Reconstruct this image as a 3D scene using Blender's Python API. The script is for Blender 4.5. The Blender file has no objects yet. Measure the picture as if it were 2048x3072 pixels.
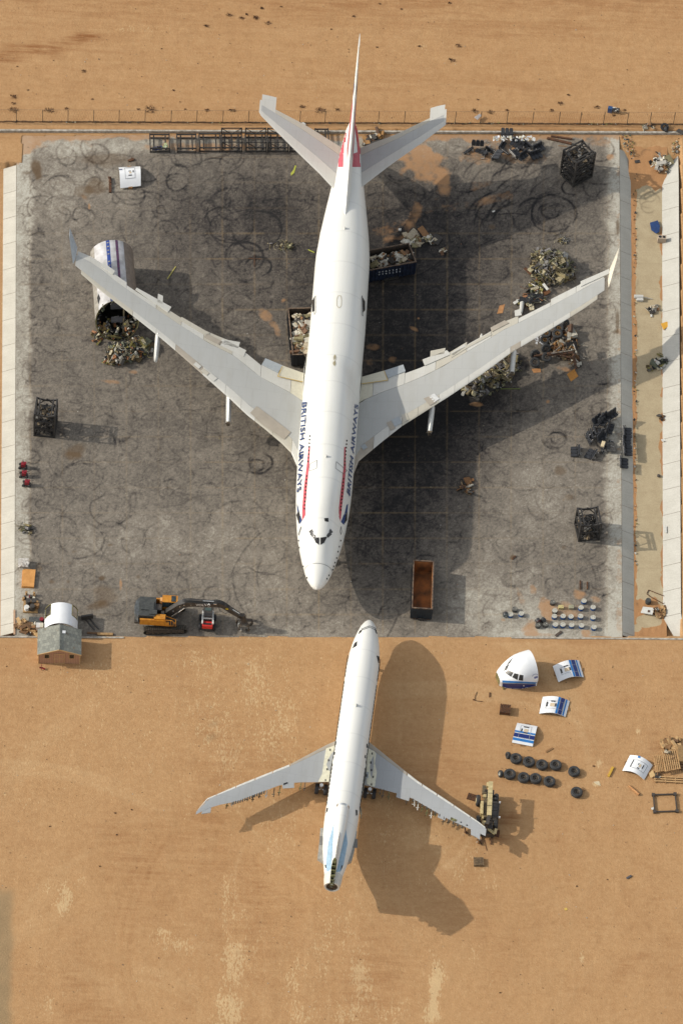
import bpy, math, random
import numpy as np
from mathutils import Vector, Matrix
from mathutils.bvhtree import BVHTree
random.seed(7)
rng = np.random.default_rng(11)
col = bpy.context.scene.collection
R = math.radians

# ---------------------------------------------------------------- camera
_dx, _dy = -984.0, 9964.0
_d = math.hypot(_dx, _dy); FPX = _d / math.tan(R(37.5)); _n = math.hypot(_d, FPX)
_zr, _zu = -_dx / _n, _dy / _n
_Rx = math.sqrt(1 - _zr * _zr)
CR = Vector((_Rx, 0, _zr)); _ux = -_zr * _zu / _Rx
CU = Vector((_ux, math.sqrt(1 - _ux * _ux - _zu * _zu), _zu))
CF = -(CR.cross(CU))
CAM = -CF * (FPX / 25.4)

def ray(px, py):
    return (CF * FPX + CR * (px - 1024) + CU * (1536 - py)).normalized()
def P(px, py, h=0.0):
    """point on the level plane z=h seen at photo pixel (px,py)"""
    v = ray(px, py); return CAM + v * ((h - CAM.z) / v.z)
def heading(a, b, h=0.0):
    d = P(*b, h) - P(*a, h); return math.atan2(d.y, d.x)
def dist(a, b, h=0.0):
    return (P(*b, h) - P(*a, h)).length
def PH(base, top):
    """height above the ground point seen at base of the point seen at top (vertical line)"""
    b = P(*base); v = ray(*top)
    w = b - CAM; n2 = v.xy.length; t = w.xy.dot(v.xy) / (n2 * n2)
    return (CAM + v * t).z

# ---------------------------------------------------------------- materials
LF = 1.27
def lin(c):
    c = c / 255.0
    return c / 12.92 if c <= .04045 else ((c + .055) / 1.055) ** 2.4
def obs(r, g, b, k=1.0):
    return tuple(min(.9, lin(x) / LF * k) for x in (r, g, b))
MATS = {}
def mat(name, c, rough=.6, metal=0.0, var=.12, scale=3.0, bump=0.0, c2=None, spec=None, coat=0.0, bscale=None, lo=.35, hi=.7):
    if name in MATS: return MATS[name]
    m = bpy.data.materials.new(name); m.use_nodes = True; MATS[name] = m
    nt = m.node_tree; N = nt.nodes; L = nt.links; b = N['Principled BSDF']
    b.inputs['Roughness'].default_value = rough; b.inputs['Metallic'].default_value = metal
    if spec is not None: b.inputs['Specular IOR Level'].default_value = spec
    if coat: b.inputs['Coat Weight'].default_value = coat
    tc = N.new('ShaderNodeTexCoord')
    nz = N.new('ShaderNodeTexNoise'); nz.inputs['Scale'].default_value = scale; nz.inputs['Detail'].default_value = 6
    L.new(tc.outputs['Object'], nz.inputs['Vector'])
    rp = N.new('ShaderNodeValToRGB'); rp.color_ramp.elements[0].position = lo; rp.color_ramp.elements[1].position = hi
    a = c2 if c2 else tuple(x * (1 - var) for x in c)
    bb = c if c2 else tuple(min(1, x * (1 + var * .5)) for x in c)
    rp.color_ramp.elements[0].color = (*a, 1); rp.color_ramp.elements[1].color = (*bb, 1)
    L.new(nz.outputs['Fac'], rp.inputs['Fac']); L.new(rp.outputs['Color'], b.inputs['Base Color'])
    if bump:
        bn = N.new('ShaderNodeBump'); bn.inputs['Strength'].default_value = .6; bn.inputs['Distance'].default_value = bump
        n2 = N.new('ShaderNodeTexNoise'); n2.inputs['Scale'].default_value = bscale or scale * 4; n2.inputs['Detail'].default_value = 5
        L.new(tc.outputs['Object'], n2.inputs['Vector']); L.new(n2.outputs['Fac'], bn.inputs['Height'])
        L.new(bn.outputs['Normal'], b.inputs['Normal'])
    return m

# ---------------------------------------------------------------- mesh builder
class MB:
    def __init__(s):
        s.v = []; s.f = []; s.m = []; s.cur = 0; s.M = None
    def add(s, vs, fs):
        o = len(s.v)
        if s.M is not None: vs = [s.M @ Vector(p) for p in vs]
        s.v += [tuple(p) for p in vs]; s.f += [tuple(i + o for i in f) for f in fs]; s.m += [s.cur] * len(fs)
        return s
    def box(s, c, sz, rz=0.0, rx=0.0, ry=0.0):
        M = Matrix.Translation(Vector(c)) @ Matrix.Rotation(rz, 4, 'Z') @ Matrix.Rotation(ry, 4, 'Y') @ Matrix.Rotation(rx, 4, 'X')
        x, y, z = sz[0] / 2, sz[1] / 2, sz[2] / 2
        vs = [M @ Vector(p) for p in ((-x,-y,-z),(x,-y,-z),(x,y,-z),(-x,y,-z),(-x,-y,z),(x,-y,z),(x,y,z),(-x,y,z))]
        return s.hexa(vs)
    def hexa(s, vs):
        return s.add(vs, [(3,2,1,0),(4,5,6,7),(0,1,5,4),(1,2,6,5),(2,3,7,6),(3,0,4,7)])
    def beam(s, a, b, w, h=None, up=(0, 0, 1)):
        a = Vector(a); b = Vector(b); h = h or w; d = (b - a)
        if d.length < 1e-6: return s
        d.normalize(); u = Vector(up)
        if abs(d.dot(u)) > .95: u = Vector((1, 0, 0))
        x = d.cross(u).normalized() * (w / 2); y = x.cross(d).normalized() * (h / 2)
        return s.hexa([a-x-y, a+x-y, b+x-y, b-x-y, a-x+y, a+x+y, b+x+y, b-x+y])
    def tube(s, a, b, r0, r1=None, n=10, caps=True):
        a = Vector(a); b = Vector(b); r1 = r0 if r1 is None else r1
        d = (b - a).normalized(); u = Vector((0, 0, 1)) if abs(d.z) < .9 else Vector((1, 0, 0))
        x = d.cross(u).normalized(); y = x.cross(d)
        vs = [p + (x * math.cos(t) + y * math.sin(t)) * r for p, r in ((a, r0), (b, r1)) for t in [2 * math.pi * i / n for i in range(n)]]
        fs = [(i, (i + 1) % n, n + (i + 1) % n, n + i) for i in range(n)]
        if caps: fs += [tuple(range(n - 1, -1, -1)), tuple(range(n, 2 * n))]
        return s.add(vs, fs)
    def lathe(s, prof, n=24, axis='Z', c=(0, 0, 0), cap=True):
        vs = []
        for r, z in prof:
            for i in range(n):
                t = 2 * math.pi * i / n; p = (r * math.cos(t), r * math.sin(t), z)
                if axis == 'X': p = (p[2], p[0], p[1])
                if axis == 'Y': p = (p[0], p[2], p[1])
                vs.append((p[0] + c[0], p[1] + c[1], p[2] + c[2]))
        fs = [(k*n+i, k*n+(i+1) % n, (k+1)*n+(i+1) % n, (k+1)*n+i) for k in range(len(prof) - 1) for i in range(n)]
        if cap: fs += [tuple(range(n - 1, -1, -1)), tuple((len(prof) - 1) * n + i for i in range(n))]
        return s.add(vs, fs)
    def prism(s, poly, z0, z1):
        n = len(poly)
        return s.add([(x, y, z0) for x, y in poly] + [(x, y, z1) for x, y in poly],
                     [tuple(range(n - 1, -1, -1)), tuple(range(n, 2 * n))] + [(i, (i + 1) % n, n + (i + 1) % n, n + i) for i in range(n)])
    def slab(s, pts, t):
        """polygon of 3d points, thickened downward by t"""
        n = len(pts); pts = [Vector(p) for p in pts]
        return s.add([(p.x, p.y, p.z - t) for p in pts] + pts,
                     [tuple(range(n - 1, -1, -1)), tuple(range(n, 2 * n))] + [(i, (i + 1) % n, n + (i + 1) % n, n + i) for i in range(n)])
    def grid(s, rows, wrap=False):
        nu = len(rows[0]); vs = [p for r in rows for p in r]; fs = []
        for k in range(len(rows) - 1):
            for i in range(nu if wrap else nu - 1):
                j = (i + 1) % nu; fs.append((k*nu+i, k*nu+j, (k+1)*nu+j, (k+1)*nu+i))
        return s.add(vs, fs)
    def build(s, name, mats, parent=None, smooth=False, recalc=True):
        me = bpy.data.meshes.new(name); me.from_pydata([tuple(p) for p in s.v], [], s.f)
        if not isinstance(mats, (list, tuple)): mats = [mats]
        for m in mats: me.materials.append(m)
        if len(mats) > 1: me.polygons.foreach_set('material_index', s.m)
        me.update()
        if recalc:
            import bmesh
            bm = bmesh.new(); bm.from_mesh(me); bmesh.ops.recalc_face_normals(bm, faces=bm.faces); bm.to_mesh(me); bm.free()
        if smooth:
            me.polygons.foreach_set('use_smooth', [True] * len(me.polygons))
            try: me.set_sharp_from_angle(angle=R(38))
            except Exception: pass
        o = bpy.data.objects.new(name, me); col.objects.link(o)
        if parent is not None: o.parent = parent
        return o

def tag(o, label=None, cat=None, group=None, kind=None):
    if label: o['label'] = label
    if cat: o['category'] = cat
    if group: o['group'] = group
    if kind: o['kind'] = kind
    return o
def thing(name, label, cat, loc=(0, 0, 0), rz=0.0, group=None):
    o = bpy.data.objects.new(name, None); col.objects.link(o)
    o.empty_display_size = .5; o.location = loc; o.rotation_euler = (0, 0, rz)
    return tag(o, label, cat, group)
def kids(o): return [c for c in bpy.data.objects if c.parent == o]
CH = {}
def dup(root, loc, rz, label, ch):
    """copy of a thing and of its parts; ch = [(part, [sub-parts])]"""
    r = root.copy(); col.objects.link(r); r.location = loc; r.rotation_euler = (0, 0, rz); r['label'] = label
    for c, subs in ch:
        k = c.copy(); col.objects.link(k); k.parent = r
        for g in subs:
            q = g.copy(); col.objects.link(q); q.parent = k
    return r
def tree(o):
    return [(c, kids(c)) for c in kids(o)]
def local_of(root_loc, rz):
    """returns function mapping world point -> local coordinates of a root"""
    M = (Matrix.Translation(Vector(root_loc)) @ Matrix.Rotation(rz, 4, 'Z')).inverted()
    return lambda p: M @ Vector(p)

class Body:
    """a finished surface that marks can be laid on"""
    def __init__(s, mb, root_loc, rz):
        s.M = Matrix.Translation(Vector(root_loc)) @ Matrix.Rotation(rz, 4, 'Z'); s.Mi = s.M.inverted()
        s.t = BVHTree.FromPolygons([tuple(s.M @ Vector(p)) for p in mb.v], mb.f)
    def hit(s, px, py, off=.02):
        v = ray(px, py); h = s.t.ray_cast(CAM, v)
        if h[0] is None: return None
        n = h[1]
        if n.dot(v) > 0: n = -n
        return s.Mi @ (h[0] + n * off)
def lerp2(q, u, v):
    a = [q[0][k] * (1 - u) + q[1][k] * u for k in (0, 1)]; b = [q[3][k] * (1 - u) + q[2][k] * u for k in (0, 1)]
    return a[0] * (1 - v) + b[0] * v, a[1] * (1 - v) + b[1] * v
def decal(mb, body, quad, nu=4, nv=4, off=.02):
    pts = [[body.hit(*lerp2(quad, i / nu, j / nv), off) for i in range(nu + 1)] for j in range(nv + 1)]
    for j in range(nv):
        for i in range(nu):
            q = [pts[j][i], pts[j][i+1], pts[j+1][i+1], pts[j+1][i]]
            if all(p is not None for p in q): mb.add(q, [(0, 1, 2, 3)])
def text_mesh(txt, shear=0.0, spacing=1.0):
    cu = bpy.data.curves.new('lettering_curve', 'FONT'); cu.body = txt; cu.shear = shear; cu.space_character = spacing; cu.resolution_u = 2
    cu.offset = .014
    ob = bpy.data.objects.new('lettering_curve', cu); col.objects.link(ob)
    dg = bpy.context.evaluated_depsgraph_get(); dg.update()
    me = bpy.data.meshes.new_from_object(ob.evaluated_get(dg))
    vs = [(v.co.x, v.co.y) for v in me.vertices]; fs = [tuple(p.vertices) for p in me.polygons]
    bpy.data.objects.remove(ob); bpy.data.curves.remove(cu); bpy.data.meshes.remove(me)
    x0 = min(v[0] for v in vs); x1 = max(v[0] for v in vs); y0 = min(v[1] for v in vs); y1 = max(v[1] for v in vs)
    return [((x - x0) / (x1 - x0), (y - y0) / (y1 - y0)) for x, y in vs], fs
def text_on(mb, body, txt, quad, off=.025, shear=0.0):
    """quad = baseline start, baseline end, top end, top start (photo pixels)"""
    vs, fs = text_mesh(txt, shear)
    pts = [body.hit(*lerp2(quad, u, v), off) for u, v in vs]
    ok = [f for f in fs if all(pts[i] is not None for i in f)]
    mb.add([p if p is not None else (0, 0, 0) for p in pts], ok)

# shared paints
WHITE = mat('white_skin', (.70, .70, .665), .38, var=.07, scale=.6)
SKYS, SUNS, EXPO = 0.15, 2.7, 0.43

# ================================================================ GROUND
def up(a, H, W):
    h, w = a.shape; y = np.linspace(0, h - 1.001, H); x = np.linspace(0, w - 1.001, W)
    yi = y.astype(int); xi = x.astype(int); fy = (y - yi)[:, None]; fx = (x - xi)[None]
    fy = fy * fy * (3 - 2 * fy); fx = fx * fx * (3 - 2 * fx)
    g = lambda i, j: a[np.ix_(yi + i, xi + j)]
    return (g(0,0)*(1-fx)+g(0,1)*fx)*(1-fy)+(g(1,0)*(1-fx)+g(1,1)*fx)*fy
def fbm(H, W, cy, cx, octv=5, gain=.55):
    o = np.zeros((H, W)); a = 1; t = 0
    for k in range(octv):
        o += a * up(rng.random((min(H, cy) + 2, min(W, cx) + 2)), H, W); t += a; a *= gain; cy *= 2; cx *= 2
    return o / t
def sstep(x, a, b): t = np.clip((x - a) / (b - a), 0, 1); return t * t * (3 - 2 * t)

class Paint:
    """wear map; coordinates are survey pixels, cell = s pixels"""
    def __init__(s, x0, y0, x1, y1, cell):
        s.x0, s.y0, s.c = x0, y0, cell; s.W = int((x1 - x0) / cell) + 1; s.H = int((y1 - y0) / cell) + 1
        s.X, s.Y = np.meshgrid(x0 + cell * np.arange(s.W), y0 + cell * np.arange(s.H))
        s.L = {}
    def new(s, k, v=0.0): s.L[k] = np.full((s.H, s.W), v); return s.L[k]
    def blob(s, k, x, y, rx, ry, a, soft=1.0, rot=0.0, edge=.0, nz=None):
        c, n = math.cos(rot), math.sin(rot); dx = s.X - x; dy = s.Y - y
        d = np.sqrt(((dx * c + dy * n) / rx) ** 2 + ((-dx * n + dy * c) / ry) ** 2)
        if nz is not None: d = d + edge * (nz - .5)
        s.L[k] += a * (1 - sstep(d, 1 - soft, 1 + soft * .3))
    def line(s, k, pts, w, a, mode='max', nz=0.0, gap=0.0):
        pts = np.asarray(pts, float); seg = np.hypot(*np.diff(pts, axis=0).T); n = max(2, int(seg.sum() / (s.c * .7)))
        cs = np.concatenate([[0], np.cumsum(seg)]); t = np.linspace(0, cs[-1], n)
        px = np.interp(t, cs, pts[:, 0]); py = np.interp(t, cs, pts[:, 1])
        aa = a * (1 - nz * rng.random(n)) * np.minimum(1, np.minimum(t, cs[-1] - t) / (cs[-1] * .12 + 1) + .25)
        if gap: aa *= (np.interp(t, np.linspace(0, cs[-1], max(4, int(cs[-1] / 25))), rng.random(max(4, int(cs[-1] / 25)))) > gap)
        hw = max(.5, w / s.c / 2); r = int(math.ceil(hw))
        gx = (px - s.x0) / s.c; gy = (py - s.y0) / s.c; ix = np.round(gx).astype(int); iy = np.round(gy).astype(int); A = s.L[k]
        for oy in range(-r, r + 1):
            for ox in range(-r, r + 1):
                jx = ix + ox; jy = iy + oy; d = np.hypot(jx - gx, jy - gy)
                wv = aa * np.clip(hw + .5 - d, 0, 1); ok = (jx >= 0) & (jy >= 0) & (jx < s.W) & (jy < s.H) & (wv > 0)
                if mode == 'max': np.maximum.at(A, (jy[ok], jx[ok]), wv[ok])
                else: np.add.at(A, (jy[ok], jx[ok]), wv[ok] * .5)
    def arc(s, k, x, y, r, a0, a1, w, a, **kw):
        n = max(4, int(abs(a1 - a0) * r / 6)); t = np.linspace(a0, a1, n)
        wob = 1 + .04 * np.sin(t * 3 + x)
        s.line(k, np.stack([x + r * wob * np.cos(t), y + r * .8 * wob * np.sin(t)], 1), w, a, **kw)
    def samp(s, k, px, py):
        A = s.L[k]; gx = np.clip((px - s.x0) / s.c, 0, s.W - 1.001); gy = np.clip((py - s.y0) / s.c, 0, s.H - 1.001)
        xi = gx.astype(int); yi = gy.astype(int); fx = gx - xi; fy = gy - yi
        return (A[yi, xi]*(1-fx)+A[yi, xi+1]*fx)*(1-fy)+(A[yi+1, xi]*(1-fx)+A[yi+1, xi+1]*fx)*fy

def Pn(px, py, h=0.0):
    """vectorised P"""
    px = np.asarray(px, float); py = np.asarray(py, float)
    v = [CF[i] * FPX + CR[i] * (px - 1024) + CU[i] * (1536 - py) for i in range(3)]
    t = (h - CAM.z) / v[2]
    return CAM.x + v[0] * t, CAM.y + v[1] * t
def projn(x, y, z=0.0):
    q = [x - CAM.x, y - CAM.y, z - CAM.z]
    f = sum(q[i] * CF[i] for i in range(3)); r = sum(q[i] * CR[i] for i in range(3)); u = sum(q[i] * CU[i] for i in range(3))
    return 1024 + FPX * r / f, 1536 - FPX * u / f
def sheet(name, X, Y, Z, attrs, m, kind='structure'):
    H, W = X.shape; co = np.stack([X, Y, Z], -1).reshape(-1, 3).astype(np.float32)
    i = np.arange(H * W).reshape(H, W); q = np.stack([i[1:, :-1], i[1:, 1:], i[:-1, 1:], i[:-1, :-1]], -1).reshape(-1, 4)
    x, y = co[q[0]][:, 0], co[q[0]][:, 1]
    if (x[1]-x[0])*(y[2]-y[1])-(y[1]-y[0])*(x[2]-x[1]) < 0: q = q[:, ::-1]
    me = bpy.data.meshes.new(name); me.vertices.add(len(co)); me.vertices.foreach_set('co', co.ravel())
    me.loops.add(q.size); me.loops.foreach_set('vertex_index', q.ravel().astype(np.int32))
    me.polygons.add(len(q)); me.polygons.foreach_set('loop_start', np.arange(0, q.size, 4, dtype=np.int32)); me.polygons.foreach_set('loop_total', np.full(len(q), 4, dtype=np.int32))
    me.update(calc_edges=True)
    if attrs is not None:
        a = me.color_attributes.new('wear', 'FLOAT_COLOR', 'POINT'); a.data.foreach_set('color', np.stack(attrs, -1).reshape(-1).astype(np.float32))
    me.materials.append(m); me.polygons.foreach_set('use_smooth', [True] * len(me.polygons))
    o = bpy.data.objects.new(name, me); col.objects.link(o); return tag(o, kind=kind)

class NT:
    def __init__(s, name):
        s.m = bpy.data.materials.new(name); s.m.use_nodes = True; s.t = s.m.node_tree; s.N = s.t.nodes; s.b = s.N['Principled BSDF']
        s.tc = s.N.new('ShaderNodeTexCoord')
    def lk(s, a, b): s.t.links.new(a, b)
    def map(s, sc, rz=0.0):
        n = s.N.new('ShaderNodeMapping'); n.inputs['Scale'].default_value = sc; n.inputs['Rotation'].default_value = (0, 0, rz); s.lk(s.tc.outputs['Object'], n.inputs['Vector']); return n.outputs['Vector']
    def noise(s, scale, detail=6, rough=.55, vec=None, dist=0.0):
        n = s.N.new('ShaderNodeTexNoise'); n.inputs['Scale'].default_value = scale; n.inputs['Detail'].default_value = detail; n.inputs['Roughness'].default_value = rough; n.inputs['Distortion'].default_value = dist
        s.lk(vec or s.tc.outputs['Object'], n.inputs['Vector']); return n.outputs['Fac']
    def ramp(s, fac, stops):
        n = s.N.new('ShaderNodeValToRGB'); e = n.color_ramp.elements
        while len(e) < len(stops): e.new(.5)
        for i, (p, c) in enumerate(stops):
            e[i].position = p; e[i].color = (*c, 1) if isinstance(c, tuple) else (c, c, c, 1)
        s.lk(fac, n.inputs['Fac']); return n.outputs['Color']
    def mth(s, op, a, b=None, clamp=False):
        n = s.N.new('ShaderNodeMath'); n.operation = op; n.use_clamp = clamp
        for i, x in enumerate((a, b)):
            if x is None: continue
            if isinstance(x, (int, float)): n.inputs[i].default_value = x
            else: s.lk(x, n.inputs[i])
        return n.outputs[0]
    def mix(s, fac, a, b, mode='MIX'):
        n = s.N.new('ShaderNodeMix'); n.data_type = 'RGBA'; n.blend_type = mode
        for k, x in ((0, fac), (6, a), (7, b)):
            if isinstance(x, (int, float)): n.inputs[k].default_value = x
            elif isinstance(x, tuple): n.inputs[k].default_value = (*x, 1)
            else: s.lk(x, n.inputs[k])
        return n.outputs[2]
    def attr(s, name='wear'):
        n = s.N.new('ShaderNodeAttribute'); n.attribute_name = name; sp = s.N.new('ShaderNodeSeparateColor'); s.lk(n.outputs['Color'], sp.inputs[0])
        return sp.outputs[0], sp.outputs[1], sp.outputs[2], n.outputs['Alpha']
    def bump(s, h, dist, strength=.8):
        n = s.N.new('ShaderNodeBump'); n.inputs['Distance'].default_value = dist; n.inputs['Strength'].default_value = strength
        s.lk(h, n.inputs['Height']); s.lk(n.outputs['Normal'], s.b.inputs['Normal'])
    def done(s, colr, rough=.9, spec=.2):
        s.lk(colr, s.b.inputs['Base Color']); s.b.inputs['Roughness'].default_value = rough; s.b.inputs['Specular IOR Level'].default_value = spec; return s.m

# ---- sand material
SANDC = obs(187, 143, 99); 
def sand_mat():
    t = NT('desert_sand'); r, g, b, a = t.attr()
    big = t.noise(.035, 4, .5); mid = t.noise(.35, 6, .6); fine = t.noise(5, 8, .7)
    ew = t.noise(1.0, 5, .6, t.map((.05, .55, 1), R(3))); ns = t.noise(1.0, 5, .6, t.map((.9, .05, 1), R(-8))); dg = t.noise(1.0, 6, .65, t.map((1.1, .09, 1), R(35)))
    c = t.ramp(big, [(.3, obs(182, 142, 96)), (.55, obs(191, 153, 107)), (.75, obs(203, 166, 121))])
    c = t.mix(.55, c, t.ramp(mid, [(.25, obs(174, 133, 90)), (.5, obs(191, 152, 107)), (.75, obs(205, 168, 124))]))
    c = t.mix(.16, c, t.ramp(ew, [(.35, obs(165, 120, 80)), (.65, obs(207, 165, 120))]))
    c = t.mix(.08, c, t.ramp(ns, [(.35, obs(168, 122, 80)), (.65, obs(206, 166, 120))]))
    c = t.mix(.10, c, t.ramp(dg, [(.35, obs(165, 120, 80)), (.65, obs(208, 168, 122))]))
    c = t.mix(.33, c, t.ramp(t.noise(3.6, 8, .8), [(.3, obs(146, 108, 71)), (.5, obs(191, 152, 107)), (.7, obs(222, 190, 146))]))
    med = t.noise(1.6, 6, .65); c = t.mix(.30, c, t.ramp(med, [(.3, obs(160, 116, 76)), (.5, obs(188, 144, 100)), (.7, obs(208, 168, 122))]))
    spk = t.mth('MULTIPLY', t.mth('SUBTRACT', t.noise(3.4, 4, .6), .70), 9, True); c = t.mix(t.mth('MULTIPLY', spk, .5), c, obs(120, 82, 52))
    # pale crust: broken into tread-like flecks
    fl = t.noise(1.0, 4, .6, t.map((5.5, 2.2, 1), R(4))); fl2 = t.noise(1.0, 5, .65, t.map((1.6, .42, 1), R(3)))
    nn = t.mth('ADD', t.mth('MULTIPLY', t.mth('SUBTRACT', fl, .5), 2.6), t.mth('MULTIPLY', t.mth('SUBTRACT', fl2, .5), 1.7))
    w = t.mth('MULTIPLY', t.mth('SUBTRACT', t.mth('ADD', t.mth('MULTIPLY', r, .95), nn), .40), 3.0, True)
    c = t.mix(t.mth('MULTIPLY', w, .60), c, obs(222, 194, 148))
    c = t.mix(t.mth('MULTIPLY', t.mth('MULTIPLY', b, 1.7), t.mth('ADD', t.mth('MULTIPLY', t.mth('SUBTRACT', fl, .45), 3.0), .45, True), True), c, obs(222, 190, 144))
    g = t.mth('MULTIPLY', g, t.mth('ADD', t.mth('MULTIPLY', t.mth('SUBTRACT', t.noise(1.0, 7, .7, t.map((.16, 1.3, 1), R(4))), .42), 5.0, True), .25), True)
    c = t.mix(g, c, obs(148, 100, 62))
    c = t.mix(a, c, t.mix(mid, obs(132, 116, 88), obs(172, 146, 110)))
    t.bump(t.mth('ADD', t.mth('MULTIPLY', fine, .5), t.mth('ADD', t.mth('MULTIPLY', ew, .5), mid)), .22, .55)
    return t.done(c, .95, .12)
SAND = sand_mat()

# ---- painted sand map over everything the survey covers
SP = Paint(-120, -60, 2180, 3140, 5)
for k in 'rgba': SP.new(k)
nzs = fbm(SP.H, SP.W, 40, 30, 4)
def sp_patch(x, y, rx, ry, a, rot=0.0): SP.blob('r', x, y, rx, ry, a, .9, rot, .8, nzs)
for q in [(690, 2740, 40, 130, .55), (700, 2880, 52, 95, .75), (690, 3020, 55, 110, .8), (680, 2660, 25, 60, .5), (760, 2800, 40, 200, .22),
          (880, 2950, 50, 130, .45), (960, 2900, 40, 150, .3), (1090, 2960, 50, 120, .5), (1060, 2850, 60, 160, .3), (1310, 2920, 34, 75, .8), (1300, 2990, 26, 70, .9),
          (1420, 2860, 16, 40, .5), (1745, 2880, 14, 45, .6), (200, 2690, 22, 70, .75), (175, 2720, 30, 30, .6), (240, 2640, 20, 40, .4), (140, 2665, 34, 24, .5),
          (500, 2810, 60, 55, .5), (560, 2840, 40, 30, .5), (480, 2790, 20, 20, .4), (150, 3020, 20, 60, .5), (60, 2420, 60, 30, .2), (240, 2970, 20, 20, .45),
          (770, 2080, 60, 110, .35), (860, 2150, 55, 160, .36), (800, 2240, 45, 70, .35), (1130, 2100, 40, 60, .15), (650, 2200, 90, 120, .3), (930, 2080, 40, 50, .25),
          (700, 2330, 60, 160, .26), (850, 2500, 90, 160, .26), (800, 2620, 60, 120, .22), (1000, 2760, 60, 200, .25), (1160, 2500, 50, 200, .25), (1370, 2620, 40, 60, .4),
          (1410, 2560, 40, 60, .35), (1290, 2650, 60, 40, .4), (1470, 2640, 60, 60, .25), (1915, 2195, 13, 13, 1.0), (1795, 2290, 22, 20, .8), (1790, 2352, 18, 10, 1.0),
          (570, 2420, 30, 60, .2), (1560, 2000, 150, 60, .08), (560, 1980, 90, 40, .25), (300, 2010, 200, 60, .15), (640, 2100, 200, 120, .12), (760, 1990, 300, 60, .14), (1180, 3040, 60, 50, .4), (1020, 3040, 60, 60, .5), (930, 3050, 60, 40, .4), (1290, 3050, 40, 40, .6), (1880, 470, 30, 30, .2), (980, 240, 120, 60, .15), (1300, 140, 160, 30, .12), (400, 90, 200, 20, .12), (1960, 330, 30, 30, .3)]: sp_patch(*q)
# large lighter zone west of the small airliner
SP.L['r'] += .10 * (1 - sstep(np.hypot((SP.X - 560) / 560, (SP.Y - 2120) / 330), .4, 1.2))
SP.L['r'] -= .12 * (1 - sstep(np.hypot((SP.X - 560) / 480, (SP.Y - 2650) / 160), .4, 1.2)) + .3 * (SP.X > 1480) * (SP.Y > 1930) * (SP.L['r'] < .15) + .25 * (SP.Y < 400) * (SP.L['r'] < .1)
# tyre tracks: pale and dark
for (x, y, r_, a0, a1, w, al) in [(1180, 2430, 250, .1, 1.1, 8, .35), (1160, 2420, 290, .1, 1.0, 8, .3), (1200, 2420, 205, .15, 1.1, 7, .3), (1380, 2230, 720, 2.2, 3.1, 8, .35), (1030, 2620, 320, 2.6, 3.5, 7, .4), (1500, 2740, 790, 2.6, 3.4, 6, .22),
          (720, 2060, 90, 3.2, 6.2, 4, .35), (715, 2030, 60, 0, 6.2, 4, .2), (1000, 2620, 480, 1.9, 3.0, 5, .18), (700, 2640, 300, 2.8, 3.7, 5, .2), (1320, 2700, 200, 3.0, 4.2, 5, .2)]:
    SP.arc('b', x, y, r_, a0, a1, w, al, nz=.6)
for (x, y, r_, a0, a1, w, al) in [(1100, 2800, 720, 2.7, 3.7, 12, .13), (1100, 2800, 745, 2.7, 3.7, 8, .10), (950, 2860, 640, 2.9, 3.8, 10, .10), (120, 2640, 640, -.2, .5, 9, .09), (300, 3300, 900, -1.5, -.8, 9, .08),
          (2400, 2500, 700, 2.3, 3.4, 12, .07), (2500, 2500, 640, 2.2, 3.4, 12, .07), (1700, 3200, 560, 3.9, 5.3, 12, .05), (360, 2900, 220, 3.5, 5.8, 8, .06), (100, 1800, 620, .3, .8, 8, .05)]:
    SP.arc('g', x, y, r_, a0, a1, w, al * 2.2, nz=.4)
for i in range(150):   # vehicle passes over the lower yard
    x = rng.uniform(520, 1250); y = rng.uniform(2050, 3050); L = rng.uniform(60, 300); dx = rng.uniform(-.12, .12)
    SP.line('b', [(x, y), (x + dx * L * .5, y + L / 2), (x + dx * L * 1.4, y + L)], 4, rng.uniform(.06, .34), nz=.9, gap=.4)
for i in range(26):   # wide curved passes
    x, y = rng.uniform(-200, 2200), rng.uniform(2000, 3200); r_ = rng.uniform(250, 900); a0 = rng.uniform(0, 6.28)
    for dr in (0, 34): SP.arc('b' if i % 3 else 'g', x, y, r_ + dr, a0, a0 + rng.uniform(.5, 1.3), 6, rng.uniform(.05, .16), nz=.7)
for i in range(16):   # broad pale scraped sweeps
    x, y = rng.uniform(-100, 1500), rng.uniform(2300, 3300); r_ = rng.uniform(300, 800); a0 = rng.uniform(3.2, 5.6); al_ = rng.uniform(.05, .13)
    for dr in range(0, 60, 7): SP.arc('b', x, y, r_ + dr, a0, a0 + rng.uniform(.5, .9), 9, al_ * rng.uniform(.5, 1.2), nz=.5, mode='add')
SP.L['b'] = np.clip(SP.L['b'], 0, .5)
SP.L['b'] *= (SP.Y > 1925); SP.L['g'] *= (SP.Y > 1925) | (SP.Y < 400)
for i in range(30):
    x = rng.uniform(-50, 2000); y = rng.uniform(10, 330); L = rng.uniform(200, 900)
    SP.line('g' if i % 2 else 'b', [(x, y), (x + L / 2, y + rng.uniform(-8, 8)), (x + L, y + rng.uniform(-18, 18))], rng.uniform(4, 9), rng.uniform(.04, .14), nz=.6)
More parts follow.
